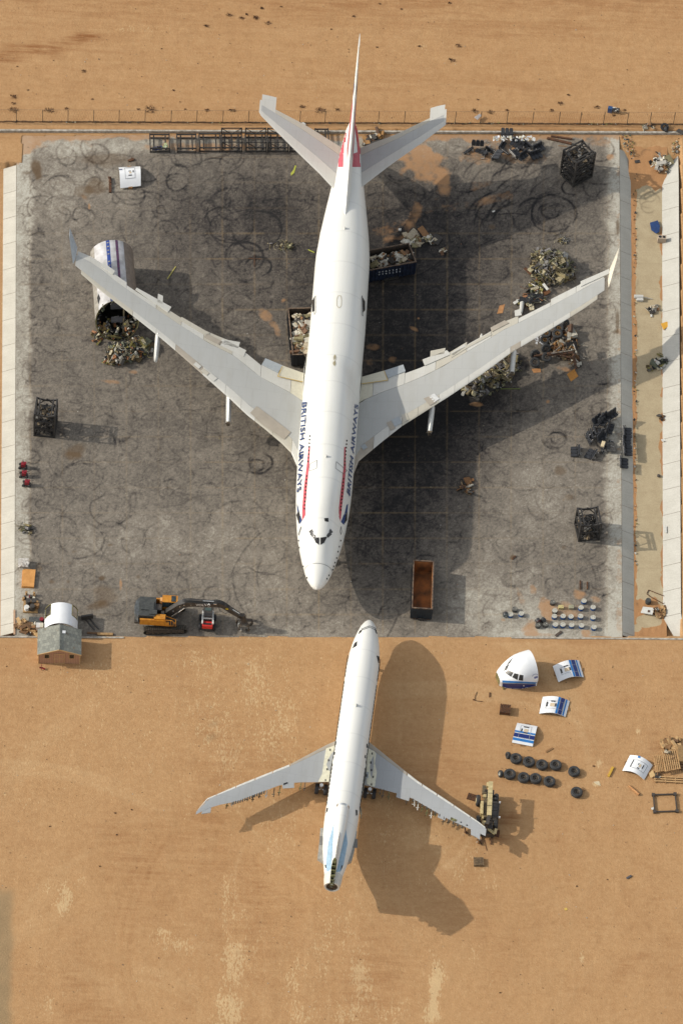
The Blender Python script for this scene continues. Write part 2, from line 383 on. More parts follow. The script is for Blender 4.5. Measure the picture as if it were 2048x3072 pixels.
for q in [(170, 138, 180, 26, .75, -.14), (60, 175, 130, 18, .6, -.08), (240, 112, 60, 14, .6, -.1), (300, 160, 90, 8, .2, 0), (340, 560 - 230, 12, 12, .2, 0), (1985, 350, 60, 30, .2, 0), (1520, 2460, 34, 22, .55, .3), (1544, 2446, 20, 10, .4, .2), (1672, 2520, 9, 8, .6, 0), (1490, 2515, 50, 16, .5, 0),
          (1855, 2195, 40, 30, .16, 0), (1880, 2100, 60, 70, .14, 0), (1990, 2130, 50, 70, .12, 0), (1970, 2240, 40, 25, .45, 0), (1760, 1925, 90, 10, .35, 0), (2000, 1990, 50, 30, .15, 0), (1880, 2900, 60, 30, .3, -.6), (1930, 2870, 40, 20, .25, -.6), (100, 2000, 60, 60, .08, 0), (470, 2940, 40, 20, .25, .3), (560, 3010, 30, 40, .2, .3), (500, 2660, 130, 100, .08, 0), (1900, 1950, 60, 20, .15, 0), (1340, 650, 40, 30, 0, 0)]:
    SP.blob('g', q[0], q[1], q[2], q[3], q[4], .8, q[5], 1.2, nzs)
bandn = up(rng.random((60, 5)), SP.H, SP.W) - .5
SP.L['g'] += (np.clip(bandn, 0, 1) * .5 + .14) * (SP.Y < 420) + .16 * sstep(nzs, .5, .75) * (SP.Y > 1930) * sstep(SP.X, 1300, 1700) + .18 * (1 - sstep(SP.Y, 0, 130))
SP.L['r'] += np.clip(-bandn - .1, 0, 1) * .5 * (SP.Y < 420) * (SP.Y > 40)
SP.L['g'] += np.clip(fbm(SP.H, SP.W, 7, 5, 4) - .47, 0, 1) * .9 * (SP.Y > 1930)
SP.L['g'] += np.clip(fbm(SP.H, SP.W, 14, 12, 5) - .52, 0, 1) * .8 * (SP.Y > 1930)
# grey-green old pavement sliver on the lower left edge
SP.L['a'] += .8 * (1 - sstep(SP.X + 46 * (nzs - .5), 24, 50)) * sstep(SP.Y + 30 * (nzs - .5), 2650, 2690) * .95 * (.75 + .5 * nzs)
SP.blob('a', 642, 2172, 22, 11, .4, .9, -.3, .8, nzs); SP.blob('a', 636, 2212, 22, 13, .4, .9, -.4, .8, nzs)
for k in 'rgba': SP.L[k] = np.clip(SP.L[k], -.5 if k == 'r' else 0, 1.2 if k == 'r' else 1)

PADL, PADR, PADT, PADB = (50, 44), (1857, 1866), 404, 1912     # left/right edge x at top and bottom
def ground():
    xs = np.concatenate([[-3000, -900, -300, -120, -70], np.arange(-48, 48.01, .2), [70, 120, 300, 900, 3000]])
    ys = np.concatenate([[-3000, -900, -300, -130, -90], np.arange(-76, 92.01, .2), [120, 200, 400, 1200, 4000]])
    X, Y = np.meshgrid(xs, ys); px, py = projn(X, Y)
    py0 = py
    Z = np.zeros_like(X)
    inside = (py > 408) & (py < 1908)
    Z[inside] = -1.15
    Z[inside & (px < 44)] = -.87
    Z[inside & (px < 70) & (py < 489)] = .02; Z = np.where(inside & (px > 1857), np.maximum(Z, -.06 - 1.1 * sstep(py, 412, 520)), Z); Z[inside & (px > 2041)] = .06
    Z += np.where(py < 394, .30, 0)
    Z += np.where((Z > -.1), .05 * (fbm(*X.shape, 60, 40, 3) - .5), 0)
    Z[(np.abs(X) > 60) | (Y > 95) | (Y < -80)] = 0
    at = [SP.samp(k, np.clip(px, -115, 2170), np.clip(py, -55, 3130)) for k in 'rgba']
    return sheet('ground', X, Y, Z, at, SAND)
ground()

# ---- concrete pad
def pad_mat():
    t = NT('worn_concrete'); r, g, b, a = t.attr()
    fine = t.noise(9, 8, .7); mid = t.noise(1.1, 6, .6); big = t.noise(.12, 4); st = t.noise(1, 5, .6, t.map((8, .5, 1), 0))
    scr = t.noise(3.2, 4, .6, None, 2.5)
    d = t.mth('ADD', r, t.mth('ADD', t.mth('MULTIPLY', t.mth('SUBTRACT', fine, .5), .34), t.mth('ADD', t.mth('MULTIPLY', t.mth('SUBTRACT', mid, .5), .22), t.mth('MULTIPLY', t.mth('SUBTRACT', scr, .5), .22))))
    d = t.mth('ADD', d, t.mth('MULTIPLY', t.mth('SUBTRACT', st, .5), .06))
    d = t.mth('ADD', d, t.mth('MULTIPLY', t.mth('SUBTRACT', t.noise(3.4, 8, .8), .5), .62))
    d = t.mth('ADD', d, t.mth('MULTIPLY', t.mth('SUBTRACT', t.noise(1.6, 5, .7, None, 3.5), .5), .24))
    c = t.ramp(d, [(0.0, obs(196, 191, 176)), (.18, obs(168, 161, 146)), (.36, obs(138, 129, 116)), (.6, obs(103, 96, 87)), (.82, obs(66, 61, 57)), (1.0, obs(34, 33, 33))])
    c = t.mix(t.mth('MULTIPLY', b, .62), c, obs(176, 148, 104))
    s = t.mth('MULTIPLY', t.mth('SUBTRACT', t.mth('ADD', g, t.mth('MULTIPLY', t.mth('SUBTRACT', mid, .5), 1.0)), .34), 1.7, True)
    c = t.mix(t.mth('MULTIPLY', s, .72), c, t.mix(fine, obs(168, 122, 80), obs(198, 154, 108)))
    c = t.mix(a, c, obs(98, 76, 50))
    t.bump(fine, .02, .5)
    return t.done(c, .85, .25)
PADM = pad_mat()
PP = Paint(30, 396, 1880, 1920, 2.5)
for k in ('d', 's', 'j', 'st', 'k'): PP.new(k)
nzp = fbm(PP.H, PP.W, 9, 11, 6); nzf = fbm(PP.H, PP.W, 60, 70, 4)
D = PP.L['d']; D += .46 + .26 * (nzp - .5) + .22 * (nzf - .5)
for q in [(820, 760, 480, 330, .26), (1230, 950, 360, 480, .44), (1280, 1310, 300, 300, .34), (1180, 1560, 230, 320, .26), (1480, 1180, 260, 120, .16), (640, 620, 260, 160, .14), (1500, 700, 260, 200, .14), (500, 1150, 420, 260, .06), (1640, 600, 180, 120, .14), (1130, 1640, 260, 200, .10), (830, 620, 100, 120, .15), (1260, 640, 220, 130, .1)]:  # dark staining; right of the big jet it also paints its shadow deeper
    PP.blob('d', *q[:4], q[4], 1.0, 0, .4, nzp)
for q in [(1400, 1750, 360, 160, .10), (420, 1640, 480, 190, .05), (1640, 1500, 240, 250, .12), (220, 560, 240, 130, .10), (1620, 1850, 300, 90, .2), (1150, 1900, 500, 40, .1), (250, 1880, 170, 40, .15)]:
    PP.blob('d', q[0], q[1], q[2], q[3], -q[4], 1.0, 0, .4, nzp)
D -= .30 * (1 - sstep(PP.X + 34 * (nzp - .5) + 14 * (nzf - .5), 84, 100)) + .34 * sstep(PP.X + 60 * (nzp - .5), 1808, 1838)
D -= .26 * (1 - sstep(PP.Y + 60 * (nzp - .5), 428, 470)) * (1 - .6 * sstep(PP.X, 1200, 1260)) + .18 * sstep(PP.Y + 60 * (nzp - .5), 1850, 1900) * sstep(PP.X, 1380, 1560)
# scuffs
K = PP.L['k']
for i in range(7500):
    x = rng.uniform(70, 1840); y = rng.uniform(430, 1900); r_ = rng.choice([12, 22, 40, 70, 130], p=[.3, .3, .2, .13, .07]) * rng.uniform(.6, 1.4)
    a0 = rng.uniform(0, 6.28); sw = rng.uniform(.5, 2.6) * (1 if r_ < 60 else .5); 
    if (x < 95 or x > 1815) and rng.random() < .7: continue
    PP.arc('k', x, y, r_, a0, a0 + sw, rng.choice([2.5, 2.5, 4]), rng.uniform(.08, .34), mode='add', nz=.6)
lt = PP.new('lt')
for i in range(15000):
    x = rng.uniform(60, 1850); y = rng.uniform(420, 1900); L = rng.uniform(8, 46); an = rng.uniform(0, 6.28)
    PP.line('lt', [(x, y), (x + L * math.cos(an), y + L * .8 * math.sin(an))], 2, rng.uniform(.04, .26), nz=.6)
for i in range(9000):
    x = rng.uniform(60, 1850); y = rng.uniform(420, 1900); L = rng.uniform(8, 30); an = rng.uniform(0, 6.28); PP.line('k', [(x, y), (x + L * math.cos(an), y + L * .8 * math.sin(an))], 2.5, rng.uniform(.06, .3), mode='add', nz=.6)
donuts = [(1670, 1320, 30, 5), (1672, 1318, 20, 4), (1662, 1316, 38, 4), (775, 1388, 40, 8), (775, 1388, 30, 4), (770, 1395, 22, 6), (1660, 640, 68, 6), (1655, 645, 45, 4), (1640, 640, 90, 5), (1650, 632, 28, 5), (775, 800, 38, 8), (735, 770, 55, 6), (720, 640, 90, 6), (770, 690, 75, 6), (700, 610, 60, 5),
          (180, 545, 32, 4), (530, 545, 32, 7), (245, 640, 26, 5), (740, 670, 110, 5), (690, 680, 60, 5), (385, 1335, 28, 4), (1755, 1240, 26, 4), (1550, 480, 32, 5), (700, 1790, 95, 7), (950, 1800, 240, 6), (960, 1820, 200, 6), (940, 1790, 280, 5), (930, 1760, 220, 5), (560, 470, 40, 5), (1660, 1750, 26, 4), (1530, 1740, 26, 5), (240, 1620, 70, 6), (330, 1530, 60, 5), (1715, 560, 30, 6), (1800, 450, 40, 6), (290, 460, 36, 6), (200, 470, 30, 5), (1570, 470, 40, 4), (650, 1790, 40, 6), (320, 1510, 90, 6), (250, 1430, 60, 5)]
for x, y, r_, w in donuts:
    a0 = rng.uniform(0, 6.28); 
    if r_ < 80: PP.arc('k', x, y, r_, a0, a0 + rng.uniform(3.2, 6), w * .8, rng.uniform(.25, .45), mode='add', nz=.6)
    for j in range(4 if r_ < 80 else 3):
        a1 = a0 + rng.uniform(0, 6); PP.arc('k', x + rng.normal(0, 3), y + rng.normal(0, 3), r_ * rng.uniform(.86, 1.14), a1, a1 + rng.uniform(.5, 2.2 if r_ < 80 else 1.0), rng.choice([2.5, 4, 5]), rng.uniform(.12, .35), mode='add', nz=.6)
for i in range(210):   # curls along both pale margins
    y = rng.uniform(560, 1800); x = rng.normal(96, 12) if i % 2 else rng.normal(1812, 14)
    a0 = rng.uniform(0, 6.28); PP.arc('k', x, y, rng.uniform(12, 34), a0, a0 + rng.uniform(1, 3), 4, rng.uniform(.15, .4), mode='add', nz=.4)
for i in range(60):
    x = rng.uniform(110, 700); y = rng.uniform(430, 700); a0 = rng.uniform(0, 6.28); PP.arc('k', x, y, rng.uniform(14, 60), a0, a0 + rng.uniform(1, 3.5), 4.5, rng.uniform(.12, .4), mode='add', nz=.4)
for i in range(30): # straight skids near the upper right
    x = rng.uniform(1500, 1700); y = rng.uniform(540, 700); a0 = rng.uniform(-.6, .3); PP.arc('k', x, y, rng.uniform(60, 130), a0 + 3.6, a0 + 4.6, 5, rng.uniform(.12, .4), mode='add', nz=.4)
D += np.clip(K, 0, .8) * .74 + rng.normal(0, .055, D.shape)
D -= np.clip(lt, 0, 1) * .66
# joints
for k in range(19): 
    xx = 1820 - 96.0 * k; al = .75 + .35 * rng.random() if 600 < xx < 1560 else .5 + .3 * rng.random()
    for m_ in range(19):
        y0 = 420 + m_ * 78; PP.line('j', [(xx * 1.0 + (y0 - 1900) * .0004 * (xx - 955) * -.012, y0), (xx, y0 + 78)], 2.4, al * rng.uniform(.35, 1) * (1 if y0 > 620 else .5), nz=.6)
for k in range(20):
    yy = 1844 - 76.3 * k; jf = 1 if yy > 640 else .4
    for m_ in range(20):
        x0 = 60 + m_ * 92; PP.line('j', [(x0, yy), (x0 + 92, yy)], 2.4, jf * rng.uniform(.1, .9) * (1 if 600 < x0 < 1500 else .55), nz=.5)
for q in [(1280, 500, 110, 55, .9, .2), (1330, 560, 40, 50, .8, .2), (1230, 450, 90, 30, .7, 0), (1560, 470, 90, 36, .55, .1), (1430, 470, 60, 30, .6, 0), (1360, 620, 120, 22, .35, -.2), (1500, 590, 90, 22, .5, -.25), (1430, 560, 60, 20, .5, -.2), (1160, 690, 90, 34, .45, -.2), (1240, 640, 26, 46, .6, .2), (1195, 715, 60, 14, .6, -.2),
          (800, 950, 18, 50, .7, -.6), (830, 990, 14, 40, .5, -.4), (850, 900, 16, 14, .7, 0), (1120, 1040, 40, 16, .6, .2), (1180, 1080, 20, 16, .6, 0), (1110, 1085, 14, 14, .5, 0), (1255, 955, 8, 6, .9, 0), (1240, 985, 18, 8, .8, .5), (1220, 1015, 14, 10, .4, 0), (1425, 1213, 30, 9, 1.0, 0), (1643, 1203, 8, 7, .9, 0), (1210, 1040, 20, 12, .4, 0),
          (1590, 1885, 32, 26, .9, 0), (1640, 1820, 26, 50, .9, 0), (1700, 1835, 80, 38, .75, 0), (1740, 1785, 26, 24, .9, 0), (1760, 1900, 24, 14, 1, 0), (1790, 1800, 20, 14, .7, 0), (1620, 1905, 60, 8, .7, 0), (1510, 1860, 10, 8, .7, 0), (1560, 1790, 14, 40, .5, -.3), (1800, 1910, 100, 5, .5, 0), (1600, 1770, 14, 20, .6, -.4), (1830, 470, 16, 12, .9, 0), (1800, 425, 60, 20, .6, 0),
          (362, 1750, 6, 26, .9, 0), (330, 1145, 40, 9, .6, .1), (400, 1115, 16, 7, .7, 0), (1700, 1110, 40, 10, .8, .3), (1600, 1095, 20, 8, .8, 0), (265, 600, 26, 14, .4, 0), (268, 618, 5, 12, .8, 0), (250, 585, 12, 20, .4, 0), (240, 830, 26, 20, .3, 0), (180, 780, 60, 26, .28, 0), (1690, 1500, 6, 6, .5, 0), (420, 1870, 80, 16, .3, 0), (560, 440, 200, 20, .4, 0), (700, 440, 300, 16, .5, 0), (960, 470, 60, 14, .4, 0)]:
    PP.blob('s', q[0], q[1], q[2], q[3], q[4], .7, q[5], 1.1, nzf)
PP.L['s'] += .95 * (1 - sstep(PP.Y + 26 * (nzf - .5) + 12 * (nzp - .5), 410, 424)) + 1.0 * (1 - sstep(PP.X * .75 + PP.Y + 90 * (nzf - .5), 500, 540)) + .4 * (1 - sstep(PP.Y + 40 * (nzf - .5), 424, 470)) * (1 - sstep(PP.X, 250, 420))
PP.L['s'] += .5 * sstep(PP.X + 14 * (nzf - .5), 1846, 1853) * (nzf > .55) + .55 * (1 - sstep(PP.Y + 30 * (nzf - .5), 440, 470)) * sstep(PP.X, 1380, 1420) * (1 - sstep(PP.X, 1560, 1600))
S = PP.new('st')
for q in [(110, 510, 18, 34, .95, -.3), (80, 518, 16, 8, .6, 0), (228, 1350, 40, 22, .5, -.4), (215, 1368, 28, 16, .4, 0), (305, 1735, 14, 9, .7, 0), (315, 1790, 40, 40, .4, 0), (290, 1815, 34, 14, .5, -.3), (155, 1745, 12, 8, .6, 0), (118, 1705, 14, 10, .5, .3), (330, 1635, 8, 4, .7, 0), (205, 1745, 5, 6, .5, 0), (415, 1730, 6, 6, .5, 0), (222, 1655, 7, 4, .5, 0), (208, 1690, 7, 4, .5, 0), (1800, 1540, 10, 8, .3, 0), (285, 560, 34, 26, .55, .2), (250, 575, 30, 24, .4, 0), (320, 480, 90, 22, .4, 0), (1680, 1412, 20, 14, .5, 0), (1535, 1672, 6, 8, .8, .8), (1852, 680, 5, 30, .7, 0), (1851, 970, 6, 44, .7, 0), (1845, 995, 16, 8, .6, 0), (1476, 680, 12, 8, .5, 0), (330, 1340, 0.1, 0.1, 0, 0), (1690, 1642, 8, 6, .4, 0), (1710, 1491, 16, 10, .5, 0)]:
    PP.blob('st', q[0], q[1], max(q[2], 3), max(q[3], 3), q[4], .5, q[5], 1.0, nzf)
def pad():
    n, m_ = 700, 585
    u = np.linspace(0, 1, n + 1)[None]; v = np.linspace(0, 1, m_ + 1)[:, None]
    px = (PADL[0] * (1 - v) + PADL[1] * v) * (1 - u) + (PADR[0] * (1 - v) + PADR[1] * v) * u; py = np.broadcast_to(PADT * (1 - v) + PADB * v, px.shape)
    X, Y = Pn(px, py)
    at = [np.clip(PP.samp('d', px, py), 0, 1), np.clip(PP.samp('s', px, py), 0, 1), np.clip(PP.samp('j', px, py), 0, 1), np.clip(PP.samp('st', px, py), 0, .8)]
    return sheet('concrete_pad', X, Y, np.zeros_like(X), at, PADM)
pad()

# ---- banks, channel
def conc_mat(name, c, c2, tan=0.0):
    t = NT(name); f = t.noise(7, 7, .7); st = t.noise(1, 5, .6, t.map((.35, 6, 1), 0)); m_ = t.noise(.6, 5)
    x = t.mix(st, c2, c); x = t.mix(.4, x, t.ramp(m_, [(.3, c2), (.7, c)])); x = t.mix(.18, x, t.ramp(f, [(.3, (.03, .03, .03)), (.7, c)]))
    return t.done(x, .85, .2)
BANK = conc_mat('bank_concrete', obs(214, 209, 195), obs(182, 176, 162))
JOINT = mat('joint_dirt', obs(120, 100, 78), .95)
KERB = mat('kerb_concrete', obs(205, 198, 184), .85, c2=obs(150, 142, 128), scale=2.5, bump=.01)
def bank(name, x_of, y0, y1, off, m=BANK, under=JOINT):
    """row of slabs sloping from the line x_of(y) by the offset off"""
    s = MB(); n = int((y1 - y0) / 76.3); y = y0
    ys = [y0 + k * 76.3 for k in range(n + 1)] + [y1]
    for a, b in zip(ys[:-1], ys[1:]):
        if b - a < 6: continue
        p, q = P(x_of(a), a), P(x_of(b), b); o = Vector(off); g = (q - p).normalized() * .025; e = o.normalized() * .02
        s.cur = 0; s.slab([p + g + e, p + g + o, q - g + o, q - g + e], .12)
    s.cur = 1; p, q = P(x_of(y0), y0), P(x_of(y1), y1); o = Vector(off); dn = Vector((0, 0, -.03))
    s.slab([p + dn, p + o + dn, q + o + dn, q + dn], .2)
    return tag(s.build(name, [m, under]), kind='structure')
xl = lambda y: PADL[0] + (PADL[1] - PADL[0]) * (y - PADT) / (PADB - PADT)
xr = lambda y: PADR[0] + (PADR[1] - PADR[0]) * (y - PADT) / (PADB - PADT)
bank('embankment', lambda y: xl(y) - .5, 494, 1898, (-1.62, 0, -.78))
bank('embankment', lambda y: xr(y) + .5, 446, 1906, (1.50, 0, -.80))
# cement floor of the channel and its far bank
def chan_mat():
    t = NT('channel_floor'); r, g, b, a = t.attr(); f = t.noise(8, 7, .7); m_ = t.noise(.7, 6, .6)
    c = t.mix(.5, t.ramp(m_, [(.3, obs(172, 154, 122)), (.7, obs(198, 182, 148))]), t.ramp(f, [(.3, obs(160, 142, 112)), (.7, obs(208, 190, 156))]))
    c = t.mix(t.mth('MULTIPLY', b, .6), c, obs(120, 100, 70))
    s = t.mth('MULTIPLY', t.mth('SUBTRACT', t.mth('ADD', g, t.mth('MULTIPLY', t.mth('SUBTRACT', t.noise(1.6, 6, .65), .5), .8)), .45), 6, True)
    c = t.mix(s, c, t.mix(f, obs(160, 112, 72), obs(200, 156, 110))); c = t.mix(a, c, obs(92, 78, 60)); t.bump(f, .03, .5)
    return t.done(c, .9, .15)
CHF = chan_mat()
HC = -.80
CP = Paint(1880, 400, 2060, 1925, 2.5); 
for k in ('s', 'j', 'k', 'z'): CP.new(k)
nzc = fbm(CP.H, CP.W, 40, 6, 5)
CP.L['s'] += 1.2 * (1 - sstep(CP.Y, 470, 500)) + 1 - sstep(CP.X + 16 * (nzc - .5), 1904, 1912) + sstep(CP.X - 1 + 34 * (nzc - .5), 1978, 1988)
top = 1 - sstep(CP.Y + 60 * (nzc - .5) + .006 * (CP.X - 1940) ** 2, 560, 590); CP.L['s'] += top
for x, y, rx, ry, a in [(1942, 455, 24, 28, -1.2), (1940, 600, 26, 60, -1.0), (1945, 1865, 42, 20, -1.3), (1905, 1885, 20, 12, -.8)]: CP.blob('s', x, y, rx, ry, a, .5, 0, .8, nzc)
CP.L['s'] += 1.0 * sstep(CP.Y + 50 * (nzc - .5) - .003 * (CP.X - 1945) ** 2, 1790, 1815)
CP.blob('s', 1945, 1862, 40, 17, -1.6, .5, 0, .8, nzc); CP.blob('s', 1900, 1885, 22, 12, -1.6, .5, 0, .8, nzc)
for k in range(20): CP.line('j', [(1890, 1858 - 76.3 * k), (1992, 1858 - 76.3 * k)], 2.5, .35, nz=.5)
for x, y, r_ in [(1948, 600, 30), (1945, 620, 22), (1938, 460, 16), (1950, 590, 18)]: CP.arc('k', x, y, r_, rng.uniform(0, 3), rng.uniform(4, 7), 4, .55, nz=.4)
for i in range(60): CP.blob('k', rng.uniform(1905, 1915), rng.uniform(500, 1850), 3, 4, .35, .6)
xs_ = np.arange(1884, 2000.1, 2.5); ys_ = np.arange(402, 1917, 2.5); gx, gy = np.meshgrid(xs_, ys_)
X, Y = Pn(gx, gy, HC); cy = gy
Zc = HC + .62 * (1 - sstep(cy, 425, 560)) + .10 * (fbm(*gx.shape, 60, 6, 3) - .5) * (np.clip(CP.samp('s', gx, gy), 0, 1))
X2, Y2 = Pn(gx, gy, 0); dz = (Zc - HC)
X = X * 1; Yf = Y - dz * (CAM.y - Y) / (CAM.z - HC) * -1
sheet('channel_floor', X, Yf, Zc, [0 * X, np.clip(CP.samp('s', gx, gy), 0, 1), CP.samp('j', gx, gy), np.clip(CP.samp('k', gx, gy), 0, 1)], CHF)
def far_edge(y): return 1991 + 3 * (y - 500) / 1400 - 6
s = MB(); ys = [1852 - 76.3 * k for k in range(18)][::-1]; ys = [ys[0] - 76.3] + ys + [1912]
BANK2 = conc_mat('bleached_concrete', obs(216, 213, 202), obs(188, 184, 172))
for i, (a, b) in enumerate(zip(ys[:-1], ys[1:])):
    xa, xb = far_edge(a), far_edge(b)
    if i == 0: xa += 44; a = 440
    if b > 1900: xb += 34
    p, q = P(xa, a, HC), P(xb, b, HC); o = Vector((2.0, 0, .95)); g = (q - p).normalized() * .025
    oa = o if i else Vector((.15, 0, .07)); ob_ = o if b < 1900 else Vector((1.1, 0, .4))
    s.cur = 0; s.slab([p + g, q - g, q - g + ob_, p + g + oa], .12)
    s.cur = 1; dn = Vector((0, 0, -.03)); s.slab([p + dn, q + dn, q + ob_ + dn, p + oa + dn], .2)
tag(s.build('embankment', [BANK2, JOINT]), kind='structure')

# ---- kerb walls
def wall(name, label, a, b, h, w, base=-1.0, m=KERB):
    s = MB(); p, q = P(*a), P(*b); n = max(1, int((q - p).length / 7.6))
    for i in range(n):
        u, v = p.lerp(q, i / n), p.lerp(q, (i + 1) / n); d = (v - u).normalized() * .012
        zc = (base + h) / 2 + random.uniform(-.006, .006); s.beam(u + d + Vector((0, 0, zc)), v - d + Vector((0, 0, zc)), w, h - base)
    o = s.build(name, m); return tag(o, label, 'wall')
wall('retaining_wall', 'long low concrete wall running along the north side of the pad below the fence', (-60, 394), (2110, 401), .36, .26)
wall('retaining_wall', 'short low concrete kerb behind the shed at the lower left pad edge', (-60, 1911), (372, 1914), .10, .20)
wall('retaining_wall', 'low white concrete kerb under the drums at the lower right pad edge', (1533, 1914), (2110, 1919), .10, .20)

# ================================================================ WIDE-BODY AIRLINER
def hull_ring(zA, rA, zB, rB, n=44, yA=1.0, low=1.0):
    """cross-section: hull of a main circle and an upper-deck circle, seen from the main centre"""
    out = []
    for i in range(n):
        t = 2 * math.pi * i / n; dx, dz = math.sin(t), -math.cos(t)   # start at keel
        best = 1e9
        for k in range(-8, 9):
            a = t + k * .09; nx, nz = math.sin(a), -math.cos(a); c = nx * dx + nz * dz
            if c < .2: continue
            h = max(rA, rB + nz * (zB - zA)) if rB > 0 else rA
            best = min(best, h / c)
        out.append((best * dx, zA + best * dz))
    return out
def interp(tab, x):
    xs = [r[0] for r in tab]; 
    if x <= xs[0]: return tab[0][1:]
    for a, b in zip(tab[:-1], tab[1:]):
        if x <= b[0]:
            t = (x - a[0]) / (b[0] - a[0]); return tuple(p + (q - p) * t for p, q in zip(a[1:], b[1:]))
    return tab[-1][1:]
def tube_body(stations, ring):
    rows = []
    for x in stations: rows.append([(p[0], x, p[1]) for p in ring(x)])
    return rows

J0 = P(950, 1768, 4.6); JROOT = Vector((J0.x, J0.y, 0)); JRZ = -math.atan2(.05667, .99839)
jl = local_of(JROOT, JRZ)     # local x = starboard..port seen left..right, y = aft, z = up
jumbo = thing('jumbo_jet', 'huge white four-engine airliner without engines standing in the middle of the dirty concrete pad', 'airliner', JROOT, JRZ)
def plate_mat(name, base, bw=1.7, rh=2.6, line=.10):
    """riveted sheet: faint seams, streaks and grime"""
    t = NT(name); br = t.N.new('ShaderNodeTexBrick'); br.inputs['Scale'].default_value = 1; br.inputs['Brick Width'].default_value = bw; br.inputs['Row Height'].default_value = rh; br.inputs['Mortar Size'].default_value = .03; br.inputs['Mortar Smooth'].default_value = .3
    t.lk(t.tc.outputs['Object'], br.inputs['Vector'])
    for k, f in (('Color1', 1.0), ('Color2', .975), ('Mortar', 1 - line)): br.inputs[k].default_value = (*[x * f for x in base], 1)
    c = t.mix(t.mth('MULTIPLY', t.mth('SUBTRACT', t.noise(1, 6, .65, t.map((.9, .22, 1))), .48, True), 1.1), br.outputs['Color'], tuple(x * y for x, y in zip(base, (.74, .70, .60))))
    c = t.mix(t.mth('MULTIPLY', t.mth('SUBTRACT', t.noise(2.2, 6, .7), .56, True), .9), c, tuple(x * .74 for x in base))
    return t.done(c, .48, .4)
GREYW = plate_mat('wing_grey', obs(184, 184, 179)); LGREY = plate_mat('slat_grey', obs(208, 206, 197), 1.1, 3.0); TANG = plate_mat('flap_beige', obs(196, 190, 174), 1.4, 3.0)
TAN2 = mat('flap_tan', obs(176, 166, 150), .5, var=.10, scale=.9)
BLUEG = mat('panel_bluegrey', obs(170, 176, 178), .5, var=.08)
CREAM = mat('cream_panel', obs(214, 208, 186), .5, var=.08)
METAL = mat('bare_metal', (.62, .62, .6), .25, .8, var=.1)
DARK = mat('dark_void', (.012, .012, .013), .8, var=.3)
GLASSD = mat('dark_glass', (.02, .018, .016), .15, var=.3, scale=2)
NAVY = mat('navy_paint', obs(38, 66, 120), .4)
RED = mat('red_paint', obs(196, 84, 96), .4, var=.12, scale=2)
REDD = mat('crimson_paint', obs(186, 44, 62), .4, var=.15, scale=2)
LINE = mat('seam_grey', obs(140, 140, 134), .6)
RUB = mat('rubber', (.022, .022, .024), .75, var=.3, scale=6)
def skin_mat(name, base, pan=1.2):
    """painted aluminium with faint frames, rivet lines and grime"""
    t = NT(name); f = t.noise(.5, 5, .6); g = t.noise(1, 6, .65, t.map((2.2, .16, .7))); h = t.noise(6, 5, .6)
    c = t.mix(f, tuple(x * .95 for x in base), base); c = t.mix(t.mth('MULTIPLY', t.mth('SUBTRACT', g, .5, True), .9), c, tuple(x * y for x, y in zip(base, (.78, .74, .64))))
    w = t.N.new('ShaderNodeTexWave'); w.wave_type = 'BANDS'; w.bands_direction = 'Y'; w.inputs['Scale'].default_value = 1 / pan * .32; w.inputs['Distortion'].default_value = 0
    t.lk(t.tc.outputs['Object'], w.inputs['Vector'])
    ln = t.mth('MULTIPLY', t.mth('SUBTRACT', w.outputs['Fac'], .992), 90, True)
    c = t.mix(t.mth('MULTIPLY', ln, .30), c, tuple(x * .6 for x in base)); c = t.mix(t.mth('MULTIPLY', t.mth('SUBTRACT', h, .55, True), .3), c, tuple(x * .8 for x in base))
    t.b.inputs['Coat Weight'].default_value = .15
    return t.done(c, .36, .45)
JSKIN = skin_mat('airliner_skin', (.67, .665, .615), 5)

#        y     rA    zA    rB    zB
JT = [(0.0, .03, 4.55, 0, 4.6), (.25, .50, 4.57, 0, 4.6), (.7, .86, 4.6, 0, 4.7), (1.4, 1.26, 4.68, 0, 4.9), (2.4, 1.62, 4.78, .9, 5.5), (3.6, 1.97, 4.88, 1.2, 5.85), (5.2, 2.36, 5.0, 1.5, 6.25), (6.8, 2.66, 5.1, 1.65, 6.7), (7.9, 2.82, 5.16, 1.7, 7.1),
      (8.8, 2.92, 5.2, 1.75, 7.6), (10.0, 3.05, 5.22, 1.95, 7.85), (12, 3.2, 5.27, 2.35, 7.6), (14, 3.25, 5.3, 2.5, 7.45), (25, 3.25, 5.3, 2.5, 7.45), (28, 3.25, 5.3, 2.4, 7.1), (31, 3.25, 5.3, 2.3, 6.5), (33, 3.25, 5.3, 0, 6.2), (49.5, 3.25, 5.3, 0, 5.3),
      (53, 2.98, 5.5, 0, 5.3), (56, 2.62, 5.8, 0, 5.3), (59.5, 2.14, 6.25, 0, 5.3), (63, 1.68, 6.75, 0, 5.3), (66, 1.22, 7.15, 0, 5.3), (69, .72, 7.5, 0, 5.3), (70.2, .35, 7.6, 0, 5.3)]
st = [0, .08, .25, .45, .7, 1.0, 1.4, 1.9, 2.4, 3, 3.6, 4.4, 5.2, 6, 6.8, 7.3, 7.9, 8.4, 8.8, 9.3, 10, 11, 12, 13, 14] + [14 + 1.0 * k for k in range(1, 21)] + [36 + 2 * k for k in range(8)] + [51.5, 53, 54.5, 56, 57.8, 59.5, 61.2, 63, 64.5, 66, 67.5, 69, 70.2]
def jring(y):
    rA, zA, rB, zB = interp(JT, y); sh, k = interp([(0, 0, 1.0), (12, -.02, 1.0), (20, -.06, 1.04), (30, 0, 1.035), (38, .15, 1.03), (50, .14, 1.02), (58, .1, 1), (72, .05, 1)], y)
    return [(p[0] * k + sh, p[1]) for p in hull_ring(zA, rA, zB, rB)]
fb = MB(); fb.grid(tube_body(st, jring), wrap=True)
